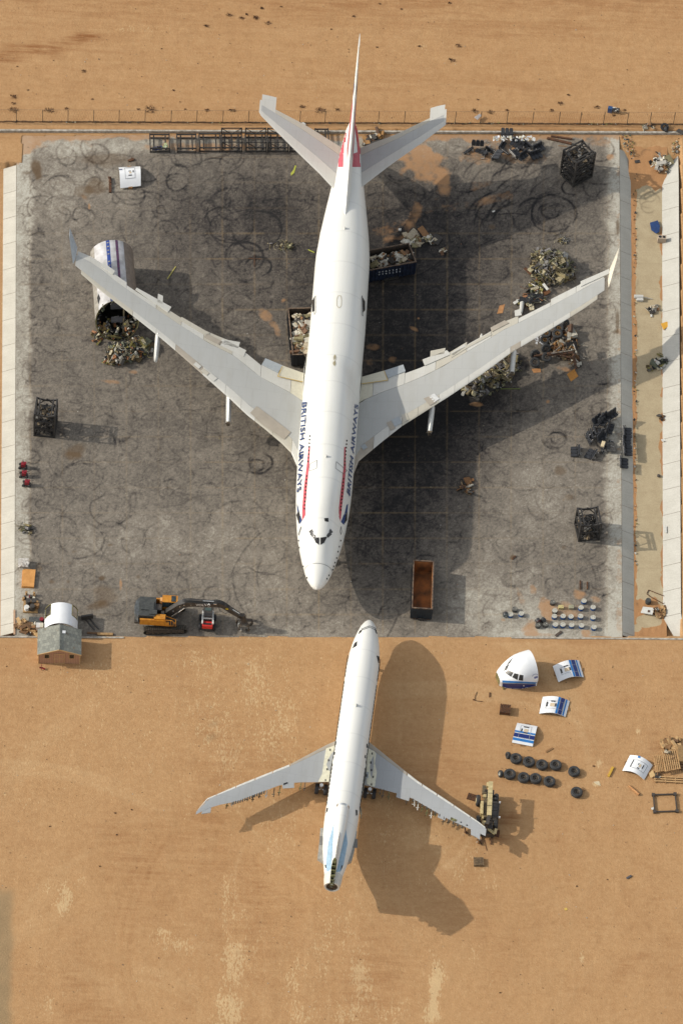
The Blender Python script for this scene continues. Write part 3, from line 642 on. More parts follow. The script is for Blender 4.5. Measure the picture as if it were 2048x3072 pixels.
n0 = 44; fb.f.append(tuple(range((len(st) - 1) * n0, len(st) * n0))); fb.m.append(0)
fus = fb.build('fuselage', JSKIN, jumbo, True)
JB = Body(fb, JROOT, JRZ)
# belly fairing
s = MB(); rows = []
for y in np.linspace(20, 43, 24):
    t = math.sin(math.pi * (y - 20) / 23) ** .5
    rows.append([(3.55 * t * math.sin(a), y, 4.1 + (2.15 + .35 * t) * t * -math.cos(a) if True else 0) for a in np.linspace(-1.75, 1.75, 18)])
s.grid(rows); s.build('belly_fairing', JSKIN, jumbo, True)

# ---- wing by local outlines traced to the survey
def outline(pts, lf, z0, k):
    out = []
    for px, py in pts:
        z = z0
        for _ in range(12):
            q = lf(P(px, py, z)); z = z0 + k * abs(q.x)
        out.append((q.x, q.y))
    return out
def at_x(poly, x):
    ps = sorted(poly, key=lambda p: abs(p[0])); ax = abs(x)
    if ax <= abs(ps[0][0]): a, b = ps[0], ps[1]
    elif ax >= abs(ps[-1][0]): a, b = ps[-2], ps[-1]
    else:
        for a, b in zip(ps[:-1], ps[1:]):
            if abs(a[0]) <= ax <= abs(b[0]): break
    d = abs(b[0]) - abs(a[0]); t = (ax - abs(a[0])) / d if d > 1e-6 else 0
    return a[1] + (b[1] - a[1]) * t
def foil(c):   # half thickness as a share of the chord
    return 1.9 * .2969 * math.sqrt(max(c, 0)) * .55 * max(.03, 1 - c) ** .85
class Wing:
    def __init__(s, le, te, z0, k, th0, th1, span, nose=-1):
        s.le, s.te, s.z0, s.k, s.t0, s.t1, s.sp = le, te, z0, k, th0, th1, span
    def pt(s, x, c, side=1, off=0.0):
        yl, yt = at_x(s.le, x), at_x(s.te, x); ch = yt - yl; t = s.t0 + (s.t1 - s.t0) * min(1, abs(x) / s.sp)
        return Vector((x, yl + ch * c, s.z0 + s.k * abs(x) + side * abs(ch) * t * foil(c) * 1.6 + off))
    def strip(s, mb, x0, x1, c0, c1, nx=None, nc=5, closed=True, off=0.0, bot=True):
        nx = nx or max(2, int(abs(x1 - x0) / 1.2)); rows = []
        for i in range(nx + 1):
            x = x0 + (x1 - x0) * i / nx; cs = [c0 + (c1 - c0) * (1 - math.cos(math.pi * j / nc)) / 2 for j in range(nc + 1)] if c0 == 0 else [c0 + (c1 - c0) * j / nc for j in range(nc + 1)]
            r = [s.pt(x, c, 1, off) for c in cs]
            if bot: r += [s.pt(x, c, -1, 0) for c in reversed(cs)]
            rows.append(r)
        n = len(rows[0]); mb.grid(rows, wrap=bot); o = len(mb.v) - n * (nx + 1)
        if bot:
            mb.f.append(tuple(o + k for k in range(n))); mb.f.append(tuple(o + nx * n + k for k in reversed(range(n)))); mb.m += [mb.cur] * 2
def make_wing(root, lf, side, LE, TE, z0, k, bands, span, th=(.13, .09)):
    """bands: list of (name, c0, c1, [ (x0,x1,material) ... ])"""
    W_ = Wing(outline(LE, lf, z0, k), outline(TE, lf, z0, k), z0, k, th[0], th[1], span)
    return W_
zW, kW = 3.6, .12
LEL = [(905, 1420), (887, 1400), (883, 1369), (847, 1332), (789, 1283), (738, 1243), (700, 1206), (616, 1131), (536, 1060), (473, 1006), (411, 957), (353, 912), (286, 859), (225, 805), (220, 790)]
TEL = [(935, 1160), (912, 1147), (785, 1092), (740, 1055), (700, 1026), (625, 997), (545, 952), (395, 857), (344, 822), (308, 790), (268, 766), (231, 752)]
LER = [(1060, 1420), (1073, 1386), (1084, 1377), (1137, 1332), (1204, 1279), (1294, 1222), (1348, 1188), (1437, 1128), (1535, 1056), (1660, 982), (1750, 926), (1821, 875), (1830, 860)]
TER = [(1050, 1160), (1082, 1150), (1153, 1130), (1216, 1115), (1274, 1094), (1330, 1068), (1390, 1031), (1471, 986), (1513, 962), (1560, 943), (1656, 895), (1741, 852), (1777, 832), (1828, 812)]
JW = {}
for sd, LE, TE in ((-1, LEL, TEL), (1, LER, TER)):
    Wg = Wing(outline(LE, jl, zW, kW), outline(TE, jl, zW, kW), zW, kW, .13, .085, 32); JW[sd] = Wg
    xt = 32.0 * sd; x0 = 2.2 * sd
    s = MB(); Wg.strip(s, x0, xt, .17, .76, nx=30, nc=6); wing = s.build('wing', GREYW, jumbo, True)
    if sd < 0: wing['label'] = 'left-hand wing in the photo, fully sunlit'
    # leading edge panels
    cuts = [2.2, 4.2, 6.6, 8.8, 10.6, 12.6, 15.5, 19, 21.5, 24.5, 28, 31.2] if sd < 0 else [2.2, 5.4, 7.2, 8.6, 10.4, 12.8, 14.6, 16.2, 21, 22.2, 26, 28, 31.2]
    for i, (a, b) in enumerate(zip(cuts[:-1], cuts[1:])):
        s = MB(); Wg.strip(s, a * sd + .015 * sd, b * sd - .015 * sd, 0, .168, nc=7)
        m_ = [LGREY, LGREY, TAN2, TANG, LGREY, LGREY, TANG, LGREY][(i * 3 + (2 if sd > 0 else 0)) % 8]
        s.build('slat', m_, wing, True)
    # trailing panels
    cuts = [2.4, 4.9, 8.6, 12.2, 15.8, 18.6, 21.8, 25.6, 28.6, 31.9]
    for i, (a, b) in enumerate(zip(cuts[:-1], cuts[1:])):
        c1 = [1, 1, .97, 1, .93, .98, .9, 1, 1][i]
        s = MB(); Wg.strip(s, a * sd + .02 * sd, b * sd - .02 * sd, .765, c1, nc=4)
        s.build('flap', [CREAM, LGREY, LGREY, TANG, LGREY, TANG, LGREY, LGREY, LGREY][i], wing, True)
# raised and loose trailing pieces
def wpiece(sd, quad, m, dz=.12, name='flap', t=.12):
    Wg = JW[sd]; s = MB(); pts = []
    for px, py in quad:
        z = zW
        for _ in range(12):
            q = jl(P(px, py, z)); z = zW + kW * abs(q.x) + dz
        pts.append(Vector((q.x, q.y, z)))
    s.slab(pts, t); return s.build(name, m, [c for c in kids(jumbo) if c.name.startswith('wing')][0 if sd < 0 else 1])
for sd, q, m_ in [(-1, [(847, 1096), (914, 1120), (912, 1146), (832, 1128)], CREAM), (-1, [(796, 1074), (848, 1096), (834, 1118), (785, 1093)], BLUEG),
                  (-1, [(410, 862), (514, 920), (503, 936), (406, 868)], LGREY), (-1, [(474, 880), (489, 887), (488, 912), (472, 905)], LGREY), (-1, [(545, 950), (628, 998), (618, 1006), (538, 958)], TANG),
                  (-1, [(622, 1000), (668, 1024), (660, 1036), (612, 1010)], TAN2), (-1, [(676, 1018), (720, 1026), (714, 1044), (664, 1030)], LGREY), (-1, [(668, 1016), (738, 1050), (730, 1070), (654, 1032)], LGREY), (-1, [(310, 786), (345, 812), (338, 822), (304, 798)], LGREY),
                  (1, [(1082, 1131), (1153, 1111), (1164, 1140), (1082, 1152)], CREAM), (1, [(1153, 1111), (1209, 1093), (1216, 1113), (1163, 1134)], BLUEG), (1, [(1267, 1078), (1340, 1050), (1352, 1062), (1274, 1096)], LGREY), (1, [(1291, 1052), (1336, 1043), (1332, 1060), (1290, 1069)], TANG),
                  (1, [(1352, 1058), (1392, 1032), (1398, 1038), (1358, 1066)], LGREY), (1, [(1471, 982), (1513, 960), (1526, 968), (1476, 994)], TAN2), (1, [(1543, 931), (1560, 926), (1564, 944), (1545, 948)], LGREY), (1, [(1741, 843), (1826, 806), (1830, 818), (1742, 858)], LGREY), (1, [(1350, 1062), (1400, 1036), (1470, 996), (1474, 1004), (1400, 1044), (1354, 1072)], TANG)]:
    wpiece(sd, q, m_)
wl = [c for c in kids(jumbo) if c.name.startswith('wing')]
# thin painted outline on the inboard cream panels, small patches on the leading edge
def wline(sd, a, b, w, m, dz=.17, name='panel_line'):
    pass
for sd, quads in ((-1, [[(838, 1128), (845, 1112), (846, 1113), (840, 1129)]]), (1, [])): pass
def wpatch(sd, quad, m, name='repair_patch', off=.07):
    """thin plate lying on the upper wing skin"""
    Wg = JW[sd]; vs = []
    for u, v in [(i / 3, j / 3) for j in range(4) for i in range(4)]:
        px, py = lerp2(quad, u, v); z = zW + kW * 12
        for _ in range(14):
            q = jl(P(px, py, z)); yl, yt = at_x(Wg.le, q.x), at_x(Wg.te, q.x); c = min(max((q.y - yl) / (yt - yl), .01), .99); z = Wg.pt(q.x, c).z + off
        vs.append((q.x, q.y, z))
    s = MB(); s.add(vs, [(j*4+i, j*4+i+1, (j+1)*4+i+1, (j+1)*4+i) for j in range(3) for i in range(3)])
    return s.build(name, m, wl[0 if sd < 0 else 1])
for q, m_ in [([(588, 1085), (604, 1098), (596, 1106), (580, 1093)], LGREY), ([(610, 1104), (628, 1118), (620, 1126), (602, 1112)], TANG), ([(632, 1118), (652, 1134), (640, 1144), (622, 1128)], LGREY), ([(770, 1218), (808, 1246), (786, 1272), (750, 1238)], TAN2), ([(808, 1246), (872, 1296), (852, 1318), (786, 1272)], TAN2)]:
    wpatch(-1, q, m_)
for q, m_ in [([(1270, 1195), (1292, 1186), (1308, 1206), (1288, 1216)], TAN2), ([(1285, 1188), (1302, 1180), (1318, 1196), (1302, 1206)], mat('fresh_panel', obs(226, 226, 222), .4)), ([(1174, 1260), (1196, 1248), (1206, 1268), (1184, 1280)], BLUEG), ([(1204, 1244), (1218, 1238), (1226, 1258), (1212, 1266)], TANG), ([(1082, 1338), (1094, 1330), (1102, 1342), (1090, 1350)], BLUEG), ([(1158, 1268), (1172, 1262), (1186, 1284), (1172, 1292)], TAN2)]:
    wpatch(1, q, m_)
# yellow walkway outline near the roots
YEL = mat('walkway_yellow', obs(205, 170, 90), .6)
for q in [[(832, 1127), (912, 1145), (912, 1147), (832, 1129)], [(846, 1098), (848, 1098), (835, 1127), (832, 1127)]]: wpatch(-1, q, YEL, 'walkway_line', .16)
for q in [[(1082, 1150), (1163, 1139), (1163, 1141), (1082, 1152)], [(1151, 1112), (1153, 1112), (1164, 1140), (1162, 1140)]]: wpatch(1, q, YEL, 'walkway_line', .16)

# winglets
def winglet(sd, base, tip):
    """base, tip: lists of 2 px points (fore, aft) ; tip height above base"""
    zb = zW + kW * 32; f = [jl(P(*base[0], zb)), jl(P(*base[1], zb))]; t = [jl(P(*tip[0], zb + 1.75)), jl(P(*tip[1], zb + 1.85))]
    s = MB(); rows = []
    for k in range(5):
        u = k / 4; a = f[0].lerp(t[0], u); b = f[1].lerp(t[1], u); th = .10 * (1 - u) + .03
        rows.append([a, a.lerp(b, .3) + Vector((th, 0, 0)), a.lerp(b, .7) + Vector((th * .7, 0, 0)), b, a.lerp(b, .7) - Vector((th * .7, 0, 0)), a.lerp(b, .3) - Vector((th, 0, 0))])
    s.grid(rows, wrap=True); s.f += [tuple(range(6)), tuple(24 + i for i in range(6))]; s.m += [0, 0]
    return s.build('winglet', mat('winglet_grey', obs(178, 186, 190), .4) if sd < 0 else mat('winglet_cream', obs(226, 218, 198), .4), jumbo)
winglet(-1, [(219, 792), (232, 742)], [(208, 712), (210, 684)])
winglet(1, [(1825, 862), (1828, 806)], [(1850, 775), (1856, 742)])
# engine pylons
def pylon(a, b, z0, z1, sd, openend):
    p, q = jl(P(*a, z0)), jl(P(*b, z1)); s = MB(); d = (q - p).normalized(); rows = []
    for k, u in enumerate((0, .35, .85, .96, 1.0)):
        c = p.lerp(q, u); w = (.34, .33, .27, .22, .1)[k] if not openend else (.34, .33, .30, .28, .26)[k]; h = (.75, .7, .5, .4, .15)[k] if not openend else (.7, .62, .5, .45, .42)[k]
        rows.append([c + Vector((w * math.cos(t), 0, h * math.sin(t) - h * .3)) for t in np.linspace(0, 2 * math.pi, 13)[:-1]])
    s.grid(rows, wrap=True); s.f += [tuple(48 + i for i in range(12))]; s.m += [0]
    o = s.build('engine_pylon', mat('pylon_white', obs(214, 214, 208), .35, coat=.2), jumbo, True)
    if openend:
        s = MB(); e = q + d * .02
        for k in range(7):
            a_ = Vector((random.uniform(-.3, .3), random.uniform(-.05, .35), random.uniform(-.4, .3))); s.beam(e + a_ * .6, e + a_ + Vector((random.uniform(-.3, .3), random.uniform(-.4, 0), random.uniform(-.3, .2))), .09)
        s.box(e + Vector((0, -.12, 0)), (.42, .3, .5)); s.build('bracket', mat('old_bracket', obs(120, 104, 78), .7, c2=(.04, .03, .025), scale=5), o)
pylon((474, 1006), (467, 1082), 5.8, 4.0, -1, False); pylon((687, 1188), (685, 1268), 4.4, 3.2, -1, True)
pylon((1296, 1222), (1288, 1296), 4.4, 3.2, 1, True); pylon((1541, 1054), (1535, 1118), 5.8, 4.0, 1, True)

# tailplane
zS, kS = 7.3, .12
SLE_L = [(995, 560), (988, 553), (970, 532), (877, 442), (783, 347), (781, 343)]; STE_L = [(1040, 452), (1021, 440), (916, 374), (824, 326), (786, 306)]
SLE_R = [(1090, 556), (1102, 547), (1172, 493), (1266, 427), (1336, 374), (1342, 366)]; STE_R = [(1060, 452), (1087, 440), (1188, 402), (1301, 347), (1344, 330)]
for sd, LE, TE in ((-1, SLE_L, STE_L), (1, SLE_R, STE_R)):
    Wg = Wing(outline(LE, jl, zS, kS), outline(TE, jl, zS, kS), zS, kS, .11, .08, 11.5)
    s = MB(); Wg.strip(s, .9 * sd, 11.35 * sd, .36, .80, nc=4); hs = s.build('tailplane', plate_mat('tail_grey', obs(182, 182, 178)), jumbo, True)
    s = MB(); Wg.strip(s, .9 * sd, 11.35 * sd, 0, .355, nc=7); s.build('leading_edge', LGREY, hs, True)
    s = MB(); Wg.strip(s, 1.2 * sd, 9.6 * sd, .806, 1.0, nc=2); s.build('elevator', TANG, hs, True)
    s = MB(); Wg.strip(s, 9.6 * sd, 11.4 * sd, .806, 1.62 if sd < 0 else 1.5, nc=2); s.build('elevator', BLUEG if 0 else LGREY, hs)
    s = MB(); Wg.strip(s, 11.35 * sd, 11.62 * sd, .0, 1.15, nx=1, nc=4); s.build('tip_cap', LGREY, hs)
# fin
FIN = [(54.2, 8.55, .16), (56.2, 9.1, .26), (58.4, 9.9, .36), (59.6, 11.0, .30), (69.6, 19.1, .13), (70.3, 19.5, .06), (73.1, 19.5, .02), (69.2, 8.3, .03)]
def fin_x(z):   # leading and trailing edge at height z
    le = interp([(8.3, 53.6), (9.1, 56.2), (9.9, 58.4), (11.0, 59.8), (19.4, 70.0), (20.2, 71.2)], z)[0]; te = 69.0 + (z - 8.3) / 11.9 * 4.5
    return le, te
rows = []; zz = [7.2, 8.3, 8.8, 9.4, 10.2, 11, 12, 13, 14, 15, 16, 17, 18, 19, 20.2]
prof = [0, .04, .12, .3, .5, .75, 1]
for z in zz:
    le, te = fin_x(max(8.3, z)); ch = te - le; th = .80 * (1 - (z - 8) / 13) + .11
    if z < 9.5: th = th * (.62 + .38 * (z - 7.2) / 2.3)
    h = [math.sqrt(c) * (1 - c) * 2.2 * th * .62 if c < 1 else .015 for c in prof]
    lean = Vector((0, 0, 0))
    rows.append([Vector((-a, le + ch * c, z)) for c, a in zip(prof, h)] + [Vector((a, le + ch * c, z)) for c, a in list(zip(prof, h))[::-1][:-1]])
s = MB(); s.grid(rows, wrap=True); n = len(rows[0]); s.f.append(tuple((len(zz) - 1) * n + i for i in range(n))); s.m.append(0)
fin = s.build('fin', JSKIN, jumbo, True)
# painted flag panels on fin flanks: outer skin plates proud of the fin
def finpatch(z0, z1, c0, c1, m, name='flag_stripe', skew=0.0):
    for sd in (-1, 1):
        s = MB(); rs = []
        for k in range(5):
            z = z0 + (z1 - z0) * k / 4; le, te = fin_x(z); ch = te - le; th = .80 * (1 - (z - 8) / 13) + .11; r = []
            for j in range(6):
                c = c0 + (c1 - c0) * j / 5 + skew * (z - z0); c = min(max(c, .002), .98); a = math.sqrt(c) * (1 - c) * 2.2 * th * .62 + .02
                r.append(Vector((sd * a, le + ch * c, z)))
            rs.append(r)
        s.grid(rs); s.build(name, m, fin)
finpatch(11.2, 15.4, .10, .30, RED); finpatch(10.0, 16.2, .30, .95, REDD); finpatch(9.3, 9.95, .5, .98, RED)
finpatch(16.3, 17.0, .1, .97, NAVY)
# ---- marks on the fuselage
def fdecal(name, quads, m, nu=8, nv=8, off=.02, par=None):
    for q in quads:
        s = MB(); decal(s, JB, q, nu, nv, off)
        if s.v: s.build(name, m, par or fus)
fdecal('tail_flag', [[(1017, 455), (1030, 462), (1029, 500), (1014, 500)], [(1053, 462), (1083, 452), (1085, 500), (1052, 500)], [(1021, 425), (1032, 425), (1031, 460), (1017, 460)], [(1070, 425), (1079, 425), (1083, 460), (1072, 462)]], RED, 6, 8)
fdecal('tail_flag', [[(1028, 370), (1041, 370), (1036, 426), (1020, 426)], [(1062, 370), (1072, 370), (1079, 426), (1070, 426)], [(1036, 328), (1046, 328), (1041, 372), (1028, 372)], [(1060, 328), (1068, 328), (1073, 372), (1062, 372)]], REDD, 6, 8, .03)
fdecal('ribbon_stripe', [[(926, 1338), (930, 1338), (927, 1400), (920, 1400)], [(920, 1400), (927, 1400), (921, 1460), (912, 1460)], [(912, 1460), (921, 1460), (916, 1520), (907, 1520)], [(907, 1520), (916, 1520), (916, 1545), (906, 1562)]], RED, 4, 12)
fdecal('ribbon_stripe', [[(1032, 1340), (1036, 1342), (1037, 1402), (1030, 1402)], [(1030, 1402), (1037, 1402), (1032, 1462), (1023, 1462)], [(1023, 1462), (1032, 1462), (1025, 1522), (1016, 1522)], [(1016, 1522), (1025, 1522), (1021, 1565), (1016, 1550)]], RED, 4, 12)
fdecal('ribbon_tip', [[(891, 1512), (894, 1520), (900, 1545), (893, 1540)], [(893, 1540), (902, 1548), (906, 1562), (900, 1572)]], NAVY, 4, 6, .03)
fdecal('ribbon_tip', [[(1039, 1515), (1043, 1512), (1041, 1536), (1032, 1545)], [(1030, 1545), (1036, 1542), (1031, 1575), (1022, 1566)]], NAVY, 4, 6, .03)
s = MB()
text_on(s, JB, 'BRITISH AIRWAYS', [(907.5, 1207), (891.5, 1480), (904, 1471), (921.5, 1206)], .09)
s.build('lettering', NAVY, fus)
s = MB()
text_on(s, JB, 'BRITISH AIRWAYS', [(1048, 1490), (1073, 1214), (1063, 1211), (1039, 1476)], .09)
s.build('lettering', NAVY, fus)
def win(body, par, x, y, hw, hh, off=.04, m=GLASSD):
    s = MB(); decal(s, body, [(x - hw, y - hh), (x + hw, y - hh), (x + hw, y + hh), (x - hw, y + hh)], 1, 1, off)
    if s.v: s.build('window', m, par)
for i in range(21):
    t = i / 20
    if 8 <= i <= 10: continue
    win(JB, fus, 929.5 - 14.5 * t - (1.2 if t > .4 else 0), 1308 + t * 218, 1.7, 2.4); win(JB, fus, 1039.5 - 18.5 * t, 1322 + t * 208, 1.7, 2.4)
for (x, y) in [(903, 1671), (906, 1685), (910, 1699), (900, 1659), (898, 1643), (896, 1622), (916, 1723), (921, 1733), (1009, 1674), (1004, 1688), (1000, 1699), (997, 1709), (1013, 1655), (1017, 1640), (1021, 1622), (986, 1726), (980, 1736)]:
    win(JB, fus, x, y, 1.3, 2.4)
# flight deck windows
for q in [[(939, 1612), (957, 1613), (957, 1635), (947, 1628)], [(961, 1613), (981, 1610), (972, 1628), (961, 1635)], [(929, 1602), (938, 1596), (947, 1609), (940, 1616)], [(979, 1606), (987, 1596), (995, 1603), (983, 1614)], [(926, 1595), (936, 1587), (941, 1595), (932, 1601)], [(986, 1594), (990, 1586), (998, 1596), (992, 1602)]]:
    fdecal('cockpit_window', [q], GLASSD, 3, 3, .04)
fdecal('roof_hatch', [[(972, 1555), (984, 1554), (985, 1566), (974, 1564)]], DARK, 2, 2, .04)
# open doors and hatches
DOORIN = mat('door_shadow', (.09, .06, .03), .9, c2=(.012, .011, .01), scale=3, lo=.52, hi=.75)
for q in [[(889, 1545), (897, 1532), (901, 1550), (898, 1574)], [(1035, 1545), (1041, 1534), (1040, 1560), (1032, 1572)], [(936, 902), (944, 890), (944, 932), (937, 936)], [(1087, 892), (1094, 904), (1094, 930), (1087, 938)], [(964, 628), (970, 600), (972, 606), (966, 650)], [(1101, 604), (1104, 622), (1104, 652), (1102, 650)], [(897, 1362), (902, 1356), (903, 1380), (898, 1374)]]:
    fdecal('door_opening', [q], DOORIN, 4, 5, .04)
def frame_lines(name, quad, w, body, par, m):
    s = MB(); k = len(quad)
    for a, b in zip(quad, quad[1:] + quad[:1]):
        d = Vector((b[0] - a[0], b[1] - a[1])).normalized(); nx, ny = -d.y * w / 2, d.x * w / 2
        decal(s, body, [(a[0] - nx, a[1] - ny), (b[0] - nx, b[1] - ny), (b[0] + nx, b[1] + ny), (a[0] + nx, a[1] + ny)], 6, 1, .035)
    return s.build(name, m, par)
GRL = mat('door_outline', obs(96, 98, 96), .6)
for q in [[(929, 1392), (951, 1381), (949, 1405), (928, 1414)], [(1008, 1385), (1006, 1405), (1030, 1422), (1040, 1412)], [(895, 1604), (903, 1580), (905, 1580), (897, 1606)], [(1019, 1594), (1023, 1579), (1024, 1596), (1022, 1604)], [(942, 896), (947, 886), (947, 938), (943, 944)], [(1084, 890), (1084, 944), (1088, 948), (1086, 886)]]:
    frame_lines('hatch_outline', q, 1.0, JB, fus, GRL)
for q in [[(1010, 896), (1014, 887), (1022, 887), (1024, 900), (1023, 918), (1016, 924), (1010, 916)], [(1000, 1072), (1004, 1064), (1008, 1072), (1006, 1080), (1001, 1080)], [(998, 1090), (1004, 1082), (1007, 1090), (1003, 1098)]]:
    frame_lines('antenna_patch', q, 1.2, JB, fus, mat('sealant', obs(190, 178, 140), .7))
fdecal('antenna_patch', [[(999, 1085), (1005, 1083), (1006, 1094), (1000, 1095)], [(1001, 1067), (1006, 1066), (1006, 1076), (1002, 1077)]], mat('sealant_dark', obs(170, 160, 130), .7), 2, 2)
for x, y in [(1034, 685), (978, 1370)]:
    q = JB.hit(x, y, 0)
    if q: s = MB(); s.hexa([q + Vector(v) for v in ((-.02,-.25,-.1),(.02,-.25,-.1),(.02,.2,-.1),(-.02,.2,-.1),(-.02,-.05,.28),(.02,-.05,.28),(.02,.18,.28),(-.02,.18,.28))]); s.build('blade_antenna', LGREY, fus)
# nose cap seam
s = MB(); ring = [Vector((p[0] * 1.006, 2.35, 4.78 + (p[1] - 4.78) * 1.006)) for p in jring(2.35)]; r2 = [Vector((p[0] * 1.006, 2.41, 4.78 + (p[1] - 4.78) * 1.006)) for p in jring(2.41)]
s.grid([ring, r2], wrap=True); s.build('radome_seam', LINE, fus)
# landing gear
def gear(root, x, y, r, w, ztop, n2=1, pitch=1.4, leg=.16, m=None):
    g = MB(); g.tube((x, y, r), (x, y + .4, ztop), leg, leg * 1.3); g.tube((x - w, y, r), (x + w, y, r), .09); 
    if n2 > 1: g.tube((x, y - pitch / 2, r), (x, y + pitch / 2, r), .12)
    go = g.build('landing_gear_leg', METAL, root, True)
    for k in range(n2):
        yy = y + (k - (n2 - 1) / 2) * pitch
        for sx in (-1, 1):
            t = MB(); t.lathe([(r * .55, -.2), (r * .93, -.22), (r, -.12), (r, .12), (r * .93, .22), (r * .55, .2)], 20, 'X', (x + sx * w * .8, yy, r)); t.build('wheel', RUB, go, True)
gear(jumbo, 0, 7.5, .62, .55, 3.2)
for x, y in ((-5.5, 30.5), (5.5, 31.5), (-1.9, 33.5), (1.9, 33.5)): gear(jumbo, x, y, .62, .6, 3.4, 2)
s = MB()
for sd in (-1, 1):
    for x in (4.8, 12.5, 17.5): # wing jacks are hidden; actuator fairings below the flaps
        Wg = JW[sd]; p = Wg.pt(x * sd, .62, -1); q = Wg.pt(x * sd, 1.04, -1, -.15)
        rows = []
        for k, u in enumerate((0, .15, .5, .9, 1)):
            c = p.lerp(q, u) - Vector((0, 0, .1)); rr = (.05, .22, .3, .16, .03)[k]; rows.append([c + Vector((rr * math.cos(t), 0, rr * math.sin(t))) for t in np.linspace(0, 6.283, 9)[:-1]])
        f_ = MB(); f_.grid(rows, wrap=True); f_.build('flap_fairing', LGREY, jumbo, True)

# ================================================================ SMALL WHITE TRIJET
def Pz(px, py, z): return P(px, py, z)
_a, _b = P(1103, 1905, 3.4), P(1017.6, 2514, 3.4); _ad = (_b - _a).xy.normalized()
A0 = P(1108, 1861, 3.0); AROOT = Vector((A0.x, A0.y, 0)); ARZ = math.atan2(-_ad.x, _ad.y)
al = local_of(AROOT, ARZ)        # local y = aft (down in the photo), local x = photo left
tri = thing('small_jet', 'small white narrow-body airliner with a cut-off tail fin standing on the sand below the pad', 'airliner', AROOT, ARZ)
ASKIN = skin_mat('trijet_skin', (.67, .665, .62), 4)
AT = [(0, .04, 2.95), (.15, .30, 2.95), (.5, .58, 2.98), (1.2, .92, 3.06), (2.0, 1.14, 3.2), (2.9, 1.34, 3.36), (4.0, 1.56, 3.44), (5.5, 1.76, 3.48), (7.5, 1.88, 3.5), (28.5, 1.88, 3.5), (30.5, 1.82, 3.58), (32.5, 1.6, 3.75), (34.5, 1.28, 3.98), (36.1, .98, 4.15), (37.5, .82, 4.22)]
st2 = [0, .06, .15, .3, .5, .8, 1.2, 1.6, 2, 2.4, 2.9, 3.4, 4, 4.7, 5.5, 6.5, 7.5] + [7.5 + 2.0 * k for k in range(1, 11)] + [28.5, 29.5, 30.5, 31.5, 32.5, 33.5, 34.5, 35.4, 36.1]
def aring(y, k=1.0):
    r, z = interp(AT, y); out = []
    cx = interp([(0, 0), (8, .0), (20, 0), (40, 0)], y)[0]
    for i in range(36):
        t = 2 * math.pi * i / 36; out.append((cx + r * k * math.sin(t), z - r * k * math.cos(t) * (1.06 if math.cos(t) < 0 else 1.12)))
    return out
fb2 = MB(); fb2.grid(tube_body(st2, aring), wrap=True)
afus = fb2.build('fuselage', ASKIN, tri, True)
AB = Body(fb2, AROOT, ARZ)
s = MB(); r_ = [[(p[0] * k, y, p[1]) for p in aring(min(y, 37.5), 1)] for y, k in ((36.05, 1.03), (36.7, 1.06), (37.5, 1.04), (37.5, .9), (36.5, .85), (36.1, .8))]
r_ = [[(x * kk, y, 4.25 + (z - 4.25) * kk) for x, y, z in row] for row, kk in zip(r_, (1, 1.03, 1, .88, .85, .8))]
s.grid(r_, wrap=True); ex = s.build('exhaust_nozzle', mat('nozzle_white', obs(214, 210, 198), .4), tri, True)
s = MB(); s.lathe([(.05, 0), (.3, .02), (.62, .2), (.66, .6)], 20, 'Y', (0, 36.8, 4.2)); s.build('tail_pipe', mat('scorched_metal', (.10, .085, .07), .5, .6, c2=(.03, .025, .02)), ex, True)
# intake duct
s = MB(); rows = []
for y, r, z, sq in [(28.0, .66, 5.78, 1), (28.2, .72, 5.80, 1), (29.5, .72, 5.8, 1), (31, .66, 5.65, 1), (32.5, .54, 5.5, 1), (34, .42, 5.3, 1), (36, .30, 5.0, 1)]:
    rows.append([(r * math.sin(t), y, z - r * math.cos(t)) for t in np.linspace(0, 2 * math.pi, 25)[:-1]])
s.grid(rows, wrap=True); duct = s.build('engine_intake_duct', ASKIN, tri, True)
s = MB(); s.lathe([(.66, 0), (.74, .03), (.74, .2), (.66, .3)], 24, 'Y', (0, 27.8, 5.78), cap=False); s.build('intake_lip', METAL, duct, True)
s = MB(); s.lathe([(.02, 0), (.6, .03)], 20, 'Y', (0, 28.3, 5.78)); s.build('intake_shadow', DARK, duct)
# fin, cut off and open at the top
finL = [(27.5, 5.9), (29.5, 6.5), (31.5, 7.4), (34.5, 8.5), (37.8, 9.6)]
def fle(z): return interp([(5.0, 29.5), (6.3, 31.6), (6.8, 32.6), (9.2, 36.8)], z)[0]
rows = []; zs = [5.0, 5.5, 6.0, 6.5, 7.0, 7.5, 8.0, 8.5]
for z in zs:
    zt_ = min(z, 7.5); le = fle(z) if z < 8.5 else 36.8; te = 37.3 + (zt_ - 5) * .9 + (0 if z < 8 else .15 * (z - 7.5)); ch = te - le; th = (.52 - (z - 5) * .03) * (1 if z < 8.5 else 1.15); r = []
    for c in (0, .05, .15, .35, .6, .85, .93): 
        r.append(Vector((th * math.sqrt(c) * (1.12 - c) * 1.3, le + ch * c, (z if z <= 7.5 else 7.5 + (z - 7.5) * (1.7 - 1.5 * c)))))
    r += [Vector((-p.x, p.y, p.z)) for p in r[::-1][:-1]]
    rows.append(r)
s = MB(); s.grid(rows, wrap=True); afin = s.build('fin', ASKIN, tri, True)
OLIVE = mat('zinc_chromate', obs(128, 126, 80), .7, c2=obs(70, 66, 44), scale=5, lo=.4, hi=.6)
top = rows[-1]; n = len(top); half = 7
s = MB(); s.add([tuple(p - Vector((0, 0, .55))) for p in top], [tuple(range(n))]); s.build('fin_cavity', mat('cavity_dark', (.07, .065, .035), .9, c2=(.03, .028, .02), scale=5), afin)
